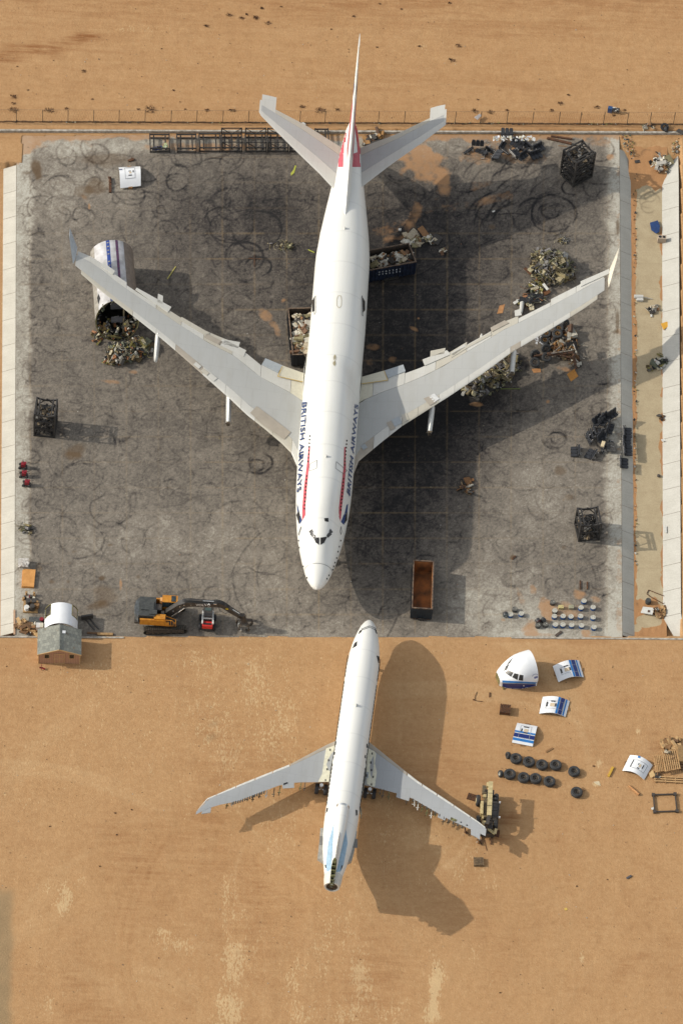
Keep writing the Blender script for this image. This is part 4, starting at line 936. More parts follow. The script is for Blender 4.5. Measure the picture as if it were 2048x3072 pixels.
for i in range(1, 9):
    c = i / 9; k = c * (half - 1); a = int(k); f = k - a; b = min(a + 1, half - 1); R_ = top[a].lerp(top[b], f); L_ = Vector((-R_.x, R_.y, R_.z))
    s = MB(); s.beam(R_ - Vector((0, 0, .25)), L_ - Vector((0, 0, .25)), .12 if i % 3 else .26, .5); s.build('fin_rib', OLIVE, afin)
te_y = lambda z: 37.3 + (z - 5) * .9
s = MB(); rr = [[Vector((x, te_y(z) - (.1 if 1 else 0) - .35 * 1, z)) for x in (-.22, .22)] for z in (4.95, 6, 6.8, 7.4)]; s.grid(rr); s.build('fin_spar', OLIVE, afin)
for z in (5.3, 5.9, 6.5, 7.1):
    s = MB(); s.box((0, te_y(z) - .25, z), (.46, .35, .07)); s.build('fin_rib', OLIVE, afin)
def adecal(name, quads, m, nu=5, nv=6, off=.02, par=None):
    for q in quads:
        s = MB(); decal(s, AB, q, nu, nv, off)
        if s.v: s.build(name, m, par or afus)
SKYB = mat('sky_blue_paint', obs(150, 182, 204), .4, var=.14, scale=2.5)
adecal('blue_flash', [[(1001, 2472), (1004, 2472), (1000, 2530), (984, 2530)], [(984, 2530), (1000, 2530), (994, 2590), (978, 2590)], [(978, 2590), (994, 2590), (988, 2645), (982, 2640)], [(1030, 2472), (1035, 2474), (1042, 2530), (1022, 2530)], [(1018, 2530), (1042, 2530), (1030, 2595), (1008, 2595)], [(1006, 2595), (1030, 2595), (1012, 2636), (1002, 2640)]], SKYB, 4, 8)
adecal('door_opening', [[(1063, 1931), (1071, 1924), (1070, 1938), (1057, 1946)], [(1129, 1967), (1137, 1970), (1138, 1988), (1134, 1990)], [(980, 2425), (984, 2424), (983, 2434), (978, 2440)], [(1066, 2430), (1071, 2432), (1071, 2446), (1067, 2448)], [(974, 2594), (978, 2596), (980, 2606), (976, 2604)], [(1024, 2598), (1027, 2596), (1026, 2604), (1021, 2612)]], DARK, 3, 3, .03)
adecal('door_opening', [[(1005, 2222), (1009, 2226), (1008, 2236), (1004, 2234)], [(1099, 2232), (1102, 2232), (1101, 2244), (1098, 2244)], [(1003, 2256), (1006, 2258), (1004, 2266), (1001, 2264)], [(1094, 2266), (1097, 2266), (1096, 2276), (1093, 2274)]], DARK, 2, 2, .03)
frame_lines('windshield_post', [(1084, 1888), (1108, 1878), (1127, 1886), (1122, 1889), (1108, 1882), (1088, 1890)], 1.2, AB, afus, GRL)
adecal('cockpit_window', [[(1078, 1894), (1086, 1889), (1083, 1897), (1075, 1903)], [(1123, 1887), (1128, 1890), (1131, 1904), (1127, 1900)]], GLASSD, 2, 2, .03)
q_ = AB.hit(1068, 2117, 0)
if q_: s = MB(); s.hexa([q_ + Vector(v) for v in ((-.02,-.3,-.1),(.02,-.3,-.1),(.02,.25,-.1),(-.02,.25,-.1),(-.02,-.05,.3),(.02,-.05,.3),(.02,.18,.3),(-.02,.18,.3))]); s.build('blade_antenna', LGREY, afus)
# side windows standing proud of the skin
wm = None
for sd in (-1, 1):
    for k in range(40):
        y = 6.2 + k * .52
        if 5 < k < 7 or 27 < k < 29: continue
        if wm is None:
            s = MB(); s.box((0, 0, 0), (.07, .30, .42)); wm = s.build('window', GLASSD, afus); o = wm
        else: o = wm.copy(); col.objects.link(o); o.parent = afus
        o.location = (sd * 1.87, y, 3.85)
# wing
zA_, kA_ = 1.75, .07
ALL = [(1030, 2214), (1008, 2222), (976, 2237), (871, 2293), (724, 2352), (621, 2396), (616, 2402)]
ATL = [(1010, 2345), (990, 2347), (885, 2348), (850, 2352), (724, 2400), (680, 2412), (640, 2418), (628, 2424)]
ALR = [(1085, 2212), (1104, 2224), (1220, 2318), (1250, 2342), (1350, 2408), (1435, 2466), (1440, 2470)]
ATR = [(1070, 2350), (1086, 2354), (1126, 2364), (1188, 2380), (1229, 2392), (1350, 2462), (1410, 2488), (1436, 2500)]
AGREY = plate_mat('trijet_wing_grey', obs(172, 174, 174), 1.3, 2.2)
WPALE = mat('wing_pale', obs(226, 224, 214), .45)
aw = {}
for sd, LE, TE in ((1, ALL, ATL), (-1, ALR, ATR)):
    Wg = Wing(outline(LE, al, zA_, kA_), outline(TE, al, zA_, kA_), zA_, kA_, .11, .09, 16.4); aw[sd] = Wg
    s = MB(); Wg.strip(s, 1.4 * sd, 16.1 * sd, .13, 1.0, nc=6); wg = s.build('wing', AGREY, tri, True)
    for a, b, m_ in [(1.6, 6.6, TAN2), (6.6, 8.4, WPALE), (8.4, 10.2, WPALE), (10.2, 12.2, WPALE), (12.2, 14.2, WPALE), (14.2, 16.0, WPALE)]:
        s = MB(); Wg.strip(s, (a + .04) * sd, (b - .04) * sd, 0, .125, nc=6, nx=4); s.build('slat', m_, wg, True)
    def wp(q, m_, nm, off=.03, t=.05):
        s = MB(); pts = []
        for px, py in q:
            z = 2.2
            for _ in range(14):
                v = al(P(px, py, z)); yl, yt = at_x(Wg.le, v.x), at_x(Wg.te, v.x); c = min(max((v.y - yl) / (yt - yl), .02), .98); z = Wg.pt(v.x, c).z + off
            pts.append(Vector((v.x, v.y, z)))
        s.slab(pts, t); return s.build(nm, m_, wg)
    CR2 = mat('root_cream', obs(232, 228, 204), .5)
    if sd > 0:
        wp([(978, 2246), (1006, 2236), (1004, 2290), (996, 2346), (954, 2346), (966, 2322), (972, 2280)], CR2, 'root_panel')
        for x, y in [(990, 2250), (985, 2281), (981, 2308), (976, 2341)]: wp([(x - 1.6, y - 3), (x + 1.6, y - 3), (x + 1.6, y + 3), (x - 1.6, y + 3)], DARK, 'access_hole', .05)
        wp([(846, 2352), (882, 2348), (882, 2364), (848, 2366)], AGREY, 'flap', 0); wp([(704, 2396), (722, 2388), (728, 2400), (708, 2406)], AGREY, 'flap', 0)
        wp([(618, 2398), (628, 2416), (634, 2420), (631, 2438), (604, 2442)], AGREY, 'wing_tip', -.02, .12)
        wp([(850, 2351), (862, 2347), (862, 2350), (850, 2355)], DARK, 'access_hole', .06)
        rng_ = [(684, 2404), (696, 2402), (742, 2392), (760, 2388), (780, 2384), (800, 2378), (822, 2370), (840, 2364), (903, 2354), (915, 2352), (700, 2400)]
    else:
        wp([(1104, 2246), (1122, 2254), (1128, 2262), (1124, 2290), (1130, 2318), (1124, 2360), (1112, 2360), (1100, 2352), (1098, 2290)], CR2, 'root_panel')
        for x, y in [(1116, 2261), (1112, 2288), (1114, 2310), (1119, 2331), (1114, 2354)]: wp([(x - 1.6, y - 3), (x + 1.6, y - 3), (x + 1.6, y + 3), (x - 1.6, y + 3)], DARK, 'access_hole', .05)
        wp([(1192, 2366), (1232, 2376), (1226, 2404), (1188, 2392)], AGREY, 'flap', 0); wp([(1316, 2440), (1338, 2448), (1334, 2462), (1312, 2452)], AGREY, 'flap', 0)
        wp([(1433, 2466), (1440, 2492), (1439, 2519), (1426, 2510), (1412, 2504), (1412, 2488)], AGREY, 'wing_tip', -.02, .12)
        wp([(1352, 2452), (1370, 2460), (1366, 2466), (1350, 2460)], OLIVE, 'access_hole', .05); wp([(1380, 2465), (1384, 2466), (1383, 2469), (1380, 2468)], DARK, 'access_hole', .05); wp([(1398, 2474), (1402, 2475), (1401, 2478), (1398, 2477)], DARK, 'access_hole', .05)
        wp([(1092, 2320), (1106, 2316), (1104, 2334), (1094, 2336)], BLUEG, 'root_panel', .06); wp([(1096, 2324), (1101, 2323), (1101, 2330), (1096, 2331)], DARK, 'access_hole', .09)
        rng_ = [(1150, 2374), (1166, 2378), (1242, 2404), (1254, 2410), (1268, 2416), (1282, 2426), (1294, 2432), (1306, 2438), (1220, 2398), (1330, 2452), (1345, 2458), (1140, 2372)]
    for x, y in rng_:
        v = al(P(x, y, 2.1)); s = MB(); L_ = random.uniform(.3, .9)
        s.beam((v.x, v.y - .3, 2.0), (v.x + random.uniform(-.1, .1), v.y + L_, 1.8), .1, .14); s.beam((v.x - .15, v.y + L_ * .6, 1.9), (v.x + .2, v.y + L_ * .7, 1.95), .07)
        s.build('flap_bracket', random.choice([WPALE, OLIVE, mat('old_bracket', obs(120, 104, 78), .7, c2=(.04, .03, .025), scale=5)]), wg)
    for k in range(14):
        t = k / 13; xx = (9.0 + 3.2 * t) * sd if sd > 0 else (6.6 + 6.8 * t) * sd
        s = MB(); p = Wg.pt(xx, .97, 0); s.box((p.x, p.y + .18, p.z - .05), (.16, .34, .12)); s.build('flap_hinge', mat('hinge_dark', (.06, .055, .045), .7), wg)
# engine mounting panels
PANB = mat('mount_grey', obs(170, 166, 156), .5, var=.2)
for q, z in (([(961, 2485), (970, 2485), (975, 2560), (973, 2588), (952, 2575), (959, 2514)], 3.9), ([(1061, 2494), (1071, 2494), (1063, 2550), (1054, 2583), (1034, 2592), (1044, 2540)], 3.9)):
    s = MB(); s.slab([al(P(x, y, z)) for x, y in q], .5); mp = s.build('engine_mount', PANB, tri)
    q2 = [(q[0][0] - 2, q[0][1] + 24), (q[1][0] + 1, q[0][1] + 24), (q[1][0] + 1, q[0][1] + 50), (q[0][0] - 3, q[0][1] + 50)]
    s = MB(); s.slab([al(P(x, y, z + .03)) for x, y in q2], .04); s.build('mount_cover', mat('cover_grey', obs(128, 126, 120), .6), mp)
s = MB(); v = al(P(1082, 2440, 3.0)); s.box(v, (.12, .9, .8), rz=.2); s.build('open_door', mat('door_lining', obs(214, 208, 180), .6, c2=obs(110, 100, 84), scale=4), tri)
gear(tri, 0, 4.6, .42, .35, 2.2)
for (px, py) in ((963, 2372), (1108, 2384)):
    v = al(P(px, py, .4)); gear(tri, v.x, v.y, .62, .62, 2.1)
# belly, wing box
s = MB(); rows = []
for y in np.linspace(14, 29, 14):
    t = math.sin(math.pi * (y - 14) / 15) ** .5; rows.append([(2.05 * t * math.sin(a), y, 2.6 + 1.15 * t * -math.cos(a)) for a in np.linspace(-1.7, 1.7, 14)])
s.grid(rows); s.build('belly_fairing', ASKIN, tri, True)

# ================================================================ FENCE
FPOST = mat('fence_steel', obs(96, 84, 66), .6, var=.2); WIRE = mat('chain_wire', obs(150, 124, 94), .6)
def fence():
    xs = [49, 128, 204, 281, 357, 435, 513, 590, 668, 745, 822, 899, 974, 1054, 1134, 1212, 1290, 1364, 1440, 1519, 1596, 1675, 1739, 1809, 1880, 1948, 2019, 2090, -28]
    xs.sort(); yb = lambda x: 364 + 8 * x / 2048
    ro = P(1024, yb(1024), .3); f = thing('chain_link_fence', 'long thin chain-link fence on steel posts along the sand north of the pad', 'fence', ro)
    pts = [P(x, yb(x), .3) - ro for x in xs]; Hf = 2.25
    for p in pts:
        s = MB(); s.tube(p, p + Vector((0, 0, Hf)), .045, n=6); s.build('post', FPOST, f)
    s = MB()
    for a, b in zip(pts[:-1], pts[1:]):
        n = 10
        for k in range(n + 1): s.tube(a.lerp(b, k / n), a.lerp(b, min(1, max(0, (k + 2) / n))) + Vector((0, 0, Hf)), .006, n=3, caps=False); s.tube(a.lerp(b, k / n), a.lerp(b, min(1, max(0, (k - 2) / n))) + Vector((0, 0, Hf)), .006, n=3, caps=False)
        s.tube(a + Vector((0, 0, Hf)), b + Vector((0, 0, Hf)), .022, n=4); s.tube(a + Vector((0, 0, .05)), b + Vector((0, 0, .05)), .02, n=4)
    s.build('wire_mesh', WIRE, f)
    g = MB()   # windblown dirt and weeds caught along the foot
    for a, b in zip(pts[:-1], pts[1:]):
        n = 8; g.grid([[a.lerp(b, k / n) + Vector((0, -.10 + random.uniform(-.08, .05), .012)) for k in range(n + 1)], [a.lerp(b, k / n) + Vector((0, 0, .13)) for k in range(n + 1)], [a.lerp(b, k / n) + Vector((0, .14 + random.uniform(-.05, .08), .012)) for k in range(n + 1)]])
    o = g.build('drift_of_dirt', mat('drift_dirt', obs(130, 96, 62), .95, c2=obs(84, 62, 42), scale=3)); o.location = ro; tag(o, kind='stuff', cat='dirt', label='dark line of dirt and dry weeds caught at the foot of the fence')
fence()

# ================================================================ WEEDS
WEED = mat('dry_weed', obs(112, 72, 40), .9, c2=obs(66, 46, 30), scale=6)
def weeds():
    spots = [(40, 290, 1.2), (41, 309, .7), (84, 269, .4), (250, 213, .9), (277, 297, .5), (450, 328, 1.9), (414, 327, .6), (40, 329, 1.6), (148, 331, 1.6), (198, 325, .8), (618, 77, .9), (688, 44, 1.1), (725, 54, .9), (741, 43, .5), (785, 24, .6), (785, 22, .5), (768, 51, 1.0), (802, 68, 1.1), (739, 40, .5), (766, 54, .8), (843, 19, .5), (993, 86, .4), (1060, 48, .7), (1374, 136, 1.0), (1354, 180, 1.2), (1138, 10, .5), (1204, 26, .5), (1348, 8, .7), (1258, 138, .6), (906, 320, 1.0), (960, 331, 1.8), (1012, 328, .8), (1680, 310, 1.0), (1705, 284, .6), (1433, 298, .4), (1424, 333, 1.2), (1472, 336, 1.2), (1520, 330, .6), (1654, 331, .9), (1790, 321, 1.0), (1872, 330, .6), (520, 270, .5), (555, 327, .4), (540, 305, .3), (620, 330, .9), (700, 330, .8), (690, 330, .7), (1840, 345, .6), (160, 180, .3), (485, 145, .3), (52, 198, .3), (640, 170, .2), (1130, 700 - 560, .4), (300, 2600, .3), (20, 2000, .2), (1780, 2300, .4), (1730, 2660, .3), (1500, 2980, .3), (345, 2440, .4), (150, 2480, .3), (350, 2505, .3), (1420, 2100, .3), (1822, 2640, .3), (395, 2430, .3)]
    for i, (px, py, sz) in enumerate(spots):
        big = sz; sz *= .62
        z = .3 if py < 395 else 0; c = P(px, py, z); s = MB()
        for k in range(int(26 + 30 * sz)):
            a = random.uniform(0, 6.28); r = random.uniform(0, .42 * sz); h = random.uniform(.04, .30) * min(1.2, sz); b = a + random.uniform(-1, 1)
            p = Vector((r * math.cos(a), r * math.sin(a), 0)); q = p + Vector((math.cos(b) * .18 * sz, math.sin(b) * .18 * sz, h)); w = Vector((-math.sin(b), math.cos(b), .3)) * .03
            s.add([p - w, p + w, q + w * .4, q - w * .4], [(0, 1, 2, 3)])
        o = s.build('dry_weed', WEED, recalc=False); o.location = c; o.scale.x = 1.35
        tag(o, WL(px, py, big), 'weed', 'dry weeds scattered on the sand')
def WL(px, py, sz):
    if sz > 1.5: return 'large dry weed clump by the fence near %s' % ('the left photo edge' if px < 100 else 'the second fence post' if px < 200 else 'the leftmost rack' if px < 600 else 'the tail fin')
    return ('small dry weed tuft on the sand north of the fence' if py < 395 else 'small dry weed tuft on the open sand below the pad')
weeds()

# ================================================================ STEEL RACKS
BLK = mat('black_steel', (.035, .031, .027), .65, var=.4, scale=4, c2=(.018, .016, .014)); RUSTY = mat('rusty_steel', obs(110, 74, 46), .8, c2=obs(56, 42, 32), scale=4)
def rack_frame(root, W, D_, H, levels, braces, fill, curve=True, nfill=30, lname=''):
    """open cradle of square tube; origin at the centre of its base"""
    x, y = W / 2, D_ / 2
    for sx in (-1, 1):
        for sy in (-1, 1):
            s = MB(); s.beam((sx * x, sy * y, 0), (sx * x, sy * y, H), .20); s.build('upright', BLK, root)
    for k in range(levels + 1):
        z = .12 + (H - .19) * k / levels; s = MB()
        for sy in (-1, 1):
            if curve and k == levels:
                for i in range(6):
                    a, b = -x + 2 * x * i / 6, -x + 2 * x * (i + 1) / 6; zf = lambda t: z - .28 * (1 - (t / x) ** 2)
                    s.beam((a, sy * y, zf(a)), (b, sy * y, zf(b)), .14, .22)
            else: s.beam((-x, sy * y, z), (x, sy * y, z), .17)
            s.beam((sy * x, -y, z), (sy * x, y, z), .17)
        for t in (-.33, .33): s.beam((x * 2 * t, -y, z - .08), (x * 2 * t, y, z - .08), .16)
        s.build('cross_frame', BLK, root)
    if braces:
        s = MB()
        for k in range(levels):
            z0 = .12 + (H - .19) * k / levels; z1 = .12 + (H - .19) * (k + 1) / levels
            for sy in (-1, 1):
                s.beam((-x, sy * y, z0), (0, sy * y, z1), .10); s.beam((0, sy * y, z1), (x, sy * y, z0), .10)
                s.beam((sy * x, -y, z0), (sy * x, 0, z1), .10); s.beam((sy * x, 0, z1), (sy * x, y, z0), .10)
        s.build('brace', BLK, root)
    if fill:
        s = MB(); ms = [mat('cushion_tan', obs(150, 132, 104), .8, c2=obs(90, 76, 58), scale=4), mat('grey_part', obs(140, 138, 130), .6, c2=(.05, .05, .05)), RUSTY, BLK]
        for k in range(levels):
            z = .12 + (H - .19) * k / levels + .15
            for i in range(nfill):
                s.cur = random.choice([0, 1, 3, 3, 3, 3, 3]); s.box((random.uniform(-x * .8, x * .8), random.uniform(-y * .8, y * .8), z + random.uniform(0, .5)), (random.uniform(.2, .7), random.uniform(.1, .4), random.uniform(.1, .35)), rz=random.uniform(0, 3), rx=random.uniform(-.4, .4))
        o = s.build('load_of_parts', ms); o.location = root.location; o.rotation_euler = root.rotation_euler; tag(o, 'dark jumble of aircraft parts stacked inside the ' + lname, 'aircraft parts')
def rack_at(name, label, fl, fr, bl_top, h, D_, levels, braces, fill, cat='steel rack', grp=None, curve=True):
    a, b = P(*fl), P(*fr); rz = math.atan2((b - a).y, (b - a).x); W = (b - a).length
    c = (a + b) / 2 + Vector((-math.sin(rz), math.cos(rz), 0)) * D_ / 2
    r = thing(name, label, cat, c, rz, grp); rack_frame(r, W, D_, h, levels, braces, fill, curve, lname=('left rack' if fl[0] < 200 else 'lower right rack' if fl[1] > 1000 else 'corner rack')); return r
rack_at('steel_rack', 'tall black steel rack loaded with parts by the left pad edge, casting a long shadow', (103, 1307), (163, 1313), None, 4.2, 2.5, 3, True, True)
rack_at('steel_rack', 'tall dark steel rack of aircraft parts near the right pad edge, below the seats', (1735, 1624), (1795, 1619), None, 3.2, 2.5, 2, True, True)
rack_at('steel_rack', 'tallest black lattice rack standing corner-on at the upper right pad corner', (1680, 522), (1718, 560), None, 4.6, 3.0, 4, True, True)
LOWM = [None]
edges = [(449, 507, 406, 456, 0), (530, 587, 402, 456, 0), (597, 659, 402, 454, 0), (664, 724, 388, 454, 1), (736, 796, 388, 454, 1), (802, 862, 392, 454, 1), (868, 934, 400, 454, 0), (945, 984, 396, 440, 0)]
labs = ['leftmost low black rack by the north wall, with blue and white scraps in it', 'second low black rack from the left by the north wall, empty', 'third low black rack from the left by the north wall, lower front rail wide', 'black rack with crossed braces by the north wall, leftmost of the three braced ones', 'black rack with crossed braces by the north wall, middle of the three braced ones',
        'black rack with crossed braces by the north wall, half hidden by the tailplane', 'dark rack behind the braced racks, mostly under the left tailplane', 'last black rack of the north wall row, its corner showing right of the tailplane']
for (x0, x1, yt, yb, br), lb in zip(edges, labs):
    a, b = P(x0, yb), P(x1, yb); W = (b - a).length; rz = math.atan2((b - a).y, (b - a).x); D_ = 2.35; c = (a + b) / 2 + Vector((0, D_ / 2, 0))
    r = thing('low_rack', lb, 'steel rack', c, rz, 'low steel racks in a row by the north wall'); x, y = W / 2, D_ / 2; H = .75
    for sx in (-1, 1):
        for sy in (-1, 1):
            s = MB(); s.beam((sx * x, sy * y, 0), (sx * x, sy * y, H + (1.1 if br else .15)), .13); s.build('upright', BLK, r)
        s = MB(); s.beam((sx * x, -y, H), (sx * x, y, H), .14); s.build('side_rail', BLK, r)
    for sy in (-1, 1):
        s = MB(); s.beam((-x, sy * y, H), (x, sy * y, H), .14); s.beam((-x, sy * y, .12), (x, sy * y, .12), .12); s.build('end_rail', BLK, r)
        if br: s = MB(); s.beam((-x, sy * y, H + 1.05), (x, sy * y, H + 1.05), .10); s.beam((-x, sy * y, H + 1.0), (0, sy * y, H), .07); s.beam((x, sy * y, H + 1.0), (0, sy * y, H), .07); s.build('brace', BLK, r)
    for t in (-.34, 0, .34) if br else (-.3, .3):
        s = MB(); s.beam((t * W, -y, .5), (t * W, y, .5), .16); s.build('bearer', BLK, r)
s = MB(); s.cur = 0
for k in range(5): s.box(P(462 + k * 5, 446 - k, .5) + Vector((0, 0, 0)), (.5, .4, .2), rz=k)
tag(s.build('blue_scrap', mat('blue_scrap', obs(40, 60, 120), .6, c2=(.05, .05, .06))), 'heap of dark blue scraps lying in the leftmost low rack', 'scrap')
s = MB()
for k in range(6): s.box(P(496 + random.uniform(-5, 5), 436 + random.uniform(-6, 6), .55), (.4, .3, .12), rz=k, rx=.3)
tag(s.build('plastic_bag', mat('bag_white', obs(200, 206, 190), .5, c2=obs(150, 160, 80))), 'white and lime plastic bags in the leftmost low rack', 'bag')

# ================================================================ DUMPSTERS
def dumpster(label, fl, fr, D_, h, body_m, inner_m, H2=None, ribs=True):
    """open-topped roll-off box; fl, fr = front bottom corners"""
    a, b = P(*fl), P(*fr); rz = math.atan2((b - a).y, (b - a).x); W = (b - a).length
    c = (a + b) / 2 + Vector((-math.sin(rz), math.cos(rz), 0)) * D_ / 2
    r = thing('dumpster', label, 'dumpster', c, rz, None); x, y = W / 2, D_ / 2; t = .07
    s = MB(); s.box((0, 0, .18), (W, D_, .1)); s.build('floor', inner_m, r)
    for sx in (-1, 1):
        s = MB(); s.cur = 0; s.box((sx * (x - t / 2), 0, .15 + h / 2), (t, D_, h)); 
        s.cur = 1; s.box((sx * (x - t - .012), 0, .18 + h / 2), (.02, D_ - .16, h - .1)); s.build('side_wall', [body_m, inner_m], r)
        if ribs:
            for k in range(int(D_ / .6) + 1):
                s = MB(); s.beam((sx * (x + .045), -y + .1 + k * (D_ - .2) / int(D_ / .6), .15), (sx * (x + .045), -y + .1 + k * (D_ - .2) / int(D_ / .6), h + .05), .09); s.build('rib', body_m, r)
    for sy in (-1, 1):
        s = MB(); s.cur = 0; s.box((0, sy * (y - t / 2), .15 + h / 2), (W - .16, t, h)); s.cur = 1; s.box((0, sy * (y - t - .012), .18 + h / 2), (W - .18, .02, h - .1)); s.build('end_wall', [body_m, inner_m], r)
        if ribs:
            for k in range(int(W / .5) + 1):
                s = MB(); xx = -x + .08 + k * (W - .16) / int(W / .5); s.beam((xx, sy * (y + .045), .15), (xx, sy * (y + .045), h + .05), .09); s.build('rib', body_m, r)
    s = MB(); z = h + .19
    for sy in (-1, 1): s.beam((-x - .05, sy * (y - .02), z), (x + .05, sy * (y - .02), z), .14, .12); s.beam((sy * (x - .02), -y + .06, z), (sy * (x - .02), y - .06, z), .14, .12)
    s.build('top_rail', mat('worn_rail', obs(140, 116, 92), .7, c2=obs(70, 58, 50), scale=3), r)
    s = MB(); s.box((0, -y - .12, .25), (W * .3, .2, .3)); s.box((0, 0, .06), (W * .5, D_ * .9, .12)); s.build('skid', BLK, r)
    return r
DKB = mat('container_blueblack', obs(38, 52, 62), .5, c2=obs(26, 34, 42), scale=2); NVB = mat('container_navy', obs(32, 44, 66), .5, c2=obs(22, 28, 42), scale=2)
RSTF = mat('rust_floor', obs(186, 118, 60), .85, c2=obs(104, 72, 44), scale=.8); DKI = mat('dumpster_inner', (.03, .024, .02), .9, c2=(.06, .04, .025))
dumpster('empty dumpster with a rusty orange floor standing in front of the big airliner nose', (1231, 1857), (1292, 1861), 6.9, 2.0, DKB, RSTF)
d2 = dumpster('long navy open-top container filled with white scrap, right of the fuselage', (1100, 850), (1243, 824), 3.1, 2.3, NVB, DKI)
dumpster('black open-top container filled with white and tan scrap, left of the fuselage', (875, 1100), (946, 1098), 7.3, 2.1, mat('container_black', (.03, .031, .034), .5), DKI)
s = MB()   # white lettering marks on the navy container side
for k in range(7):
    px, py = 1136.5 + k * 10.3, 821.5 - k * 1.45
    for j in (0, 1): 
        s.box(P(px, py, 0) * 0 + (lambda q: q)(P(px, py - j * 5 + 3, 0).lerp(P(px, py - j * 5 + 3, 0), 0)) if False else (0, 0, -5), (.01, .01, .01))
lf = local_of(d2.location, d2.rotation_euler[2])
s = MB()
bm_ = MB(); bm_.box((0, -1.64, 1.2), (5.6, .02, 2.2)); DB = Body(bm_, d2.location, d2.rotation_euler[2])
for k, g in enumerate('0080287'):
    px, py = 1135 + k * 10.3, 823.5 - k * 1.45
    for j in (0, 1): text_on(s, DB, g, [(px, py - j * 7 + 1), (px + 4.4, py - j * 7 + .4), (px + 4.4, py - j * 7 - 3.8), (px, py - j * 7 - 3.2)], .03)
if s.v: s.build('container_number', mat('stencil_white', obs(205, 208, 210), .6), d2)

# ================================================================ SCRAP HEAPS
PALS = {
 'foliage': [obs(138, 124, 82), obs(116, 102, 70), obs(150, 138, 106), (.02, .018, .015), obs(156, 154, 148), obs(84, 70, 50), obs(196, 184, 146), obs(110, 108, 76), (.035, .03, .025), obs(130, 126, 124)],  # near-black pieces paint in the shade of gaps within the heap
 'white': [obs(218, 212, 194), obs(186, 172, 146), obs(144, 106, 68), (.03, .025, .02), obs(200, 194, 180), obs(112, 80, 54), obs(146, 136, 100), (.04, .034, .028)],
 'brown': [obs(130, 90, 50), obs(160, 118, 66), (.03, .025, .02), obs(90, 62, 40), (.04, .035, .03), obs(150, 126, 90), obs(190, 184, 168)],
 'mixed': [obs(190, 180, 150), obs(140, 130, 70), (.03, .03, .03), obs(110, 92, 60), obs(212, 208, 196), obs(92, 96, 76), obs(150, 100, 60), obs(88, 84, 76), (.02, .02, .022)],
 'wood': [obs(176, 140, 92), obs(150, 112, 70), obs(196, 160, 110), obs(120, 88, 56)]}
PM = {k: [mat('scrap_%s_%s' % (k, 'abcdefghijk'[i]), c, .75, var=.25, scale=4) for i, c in enumerate(v)] for k, v in PALS.items()}
def heap(name, label, poly_px, h, n, pal, cat='scrap heap', size=(.15, .7), z0=0.0, flat=.5, wires=0, par=None, mound=True):
    pts = [P(x, y, z0) for x, y in poly_px]; c = sum(pts, Vector()) / len(pts); loc = [(p - c) for p in pts]; s = MB()
    def inside(x, y):
        r = False; j = len(loc) - 1
        for i in range(len(loc)):
            if (loc[i].y > y) != (loc[j].y > y) and x < (loc[j].x - loc[i].x) * (y - loc[i].y) / (loc[j].y - loc[i].y) + loc[i].x: r = not r
            j = i
        return r
    xs = [p.x for p in loc]; ys = [p.y for p in loc]; R_ = max(max(xs) - min(xs), max(ys) - min(ys)) / 2
    def depth(x, y):
        d = 1e9
        for i in range(len(loc)):
            a, b = loc[i], loc[(i + 1) % len(loc)]; ab = (b - a).xy; t = max(0, min(1, (Vector((x, y)) - a.xy).dot(ab) / max(ab.dot(ab), 1e-6))); d = min(d, ((a.xy + ab * t) - Vector((x, y))).length)
        return d
    k = len(PM[pal]); cnt = 0; tries = 0; dm = max(.3, min(max(xs) - min(xs), max(ys) - min(ys)) * .42)
    while cnt < n and tries < n * 20:
        tries += 1; x = random.uniform(min(xs), max(xs)); y = random.uniform(min(ys), max(ys))
        if not inside(x, y): continue
        cnt += 1; z = h * min(1, depth(x, y) / dm) ** .6 * random.uniform(.55, 1.0) if mound else random.uniform(0, h)
        s.cur = random.randrange(k); L = random.uniform(*size) * (1.9 if random.random() < .10 and mound else 1); w = L * random.uniform(.12, .8); t = L * random.uniform(.05, .3)
        s.box((x, y, z + t * .5 + .02), (L, w, t), rz=random.uniform(0, 6.28), rx=random.gauss(0, flat), ry=random.gauss(0, flat))
    for _ in range(wires):
        x = random.uniform(min(xs), max(xs)) * .9; y = random.uniform(min(ys), max(ys)) * .9
        if not inside(x, y): continue
        z = h * min(1, depth(x, y) / dm) ** .6 * random.uniform(.7, 1.05); s.cur = random.randrange(k); a = random.uniform(0, 6.28); p = Vector((x, y, z + .1))
        for q in range(4):
            a += random.uniform(-.9, .9); r = p + Vector((math.cos(a) * .28, math.sin(a) * .28, random.uniform(-.12, .12))); s.tube(p, r, .018, n=3, caps=False); p = r
    o = s.build(name, PM[pal], par, recalc=False); o.location = c if par is None else o.location
    if par is None: tag(o, label, cat)
    if not mound and 'container' not in name: o['kind'] = 'stuff'
    return o
heap('scrap_heap', 'big tangled heap of green and grey cables behind the right wing', [(1592, 770), (1620, 756), (1670, 760), (1695, 775), (1718, 800), (1714, 834), (1690, 852), (1650, 856), (1612, 846), (1590, 812)], 2.3, 640, 'foliage', wires=300, size=(.14, .85))
heap('scrap_heap', 'dark heap of mixed scrap in front of the right wing beside the inner pylon', [(1385, 1168), (1440, 1120), (1490, 1085), (1528, 1068), (1556, 1085), (1560, 1105), (1530, 1140), (1500, 1165), (1440, 1195), (1410, 1188)], 1.7, 520, 'foliage', wires=220, size=(.14, .9))
heap('scrap_heap', 'trail of broken panels between the cable heap and the right wing', [(1586, 838), (1620, 846), (1640, 880), (1620, 920), (1590, 935), (1560, 915), (1545, 905), (1580, 880)], .8, 150, 'mixed', wires=40, size=(.15, .8))
heap('scrap_heap', 'small heap of leafy scrap alone above the big cable heap', [(1670, 722), (1685, 710), (1702, 722), (1695, 732), (1678, 732)], .4, 70, 'foliage', size=(.1, .35), wires=20)
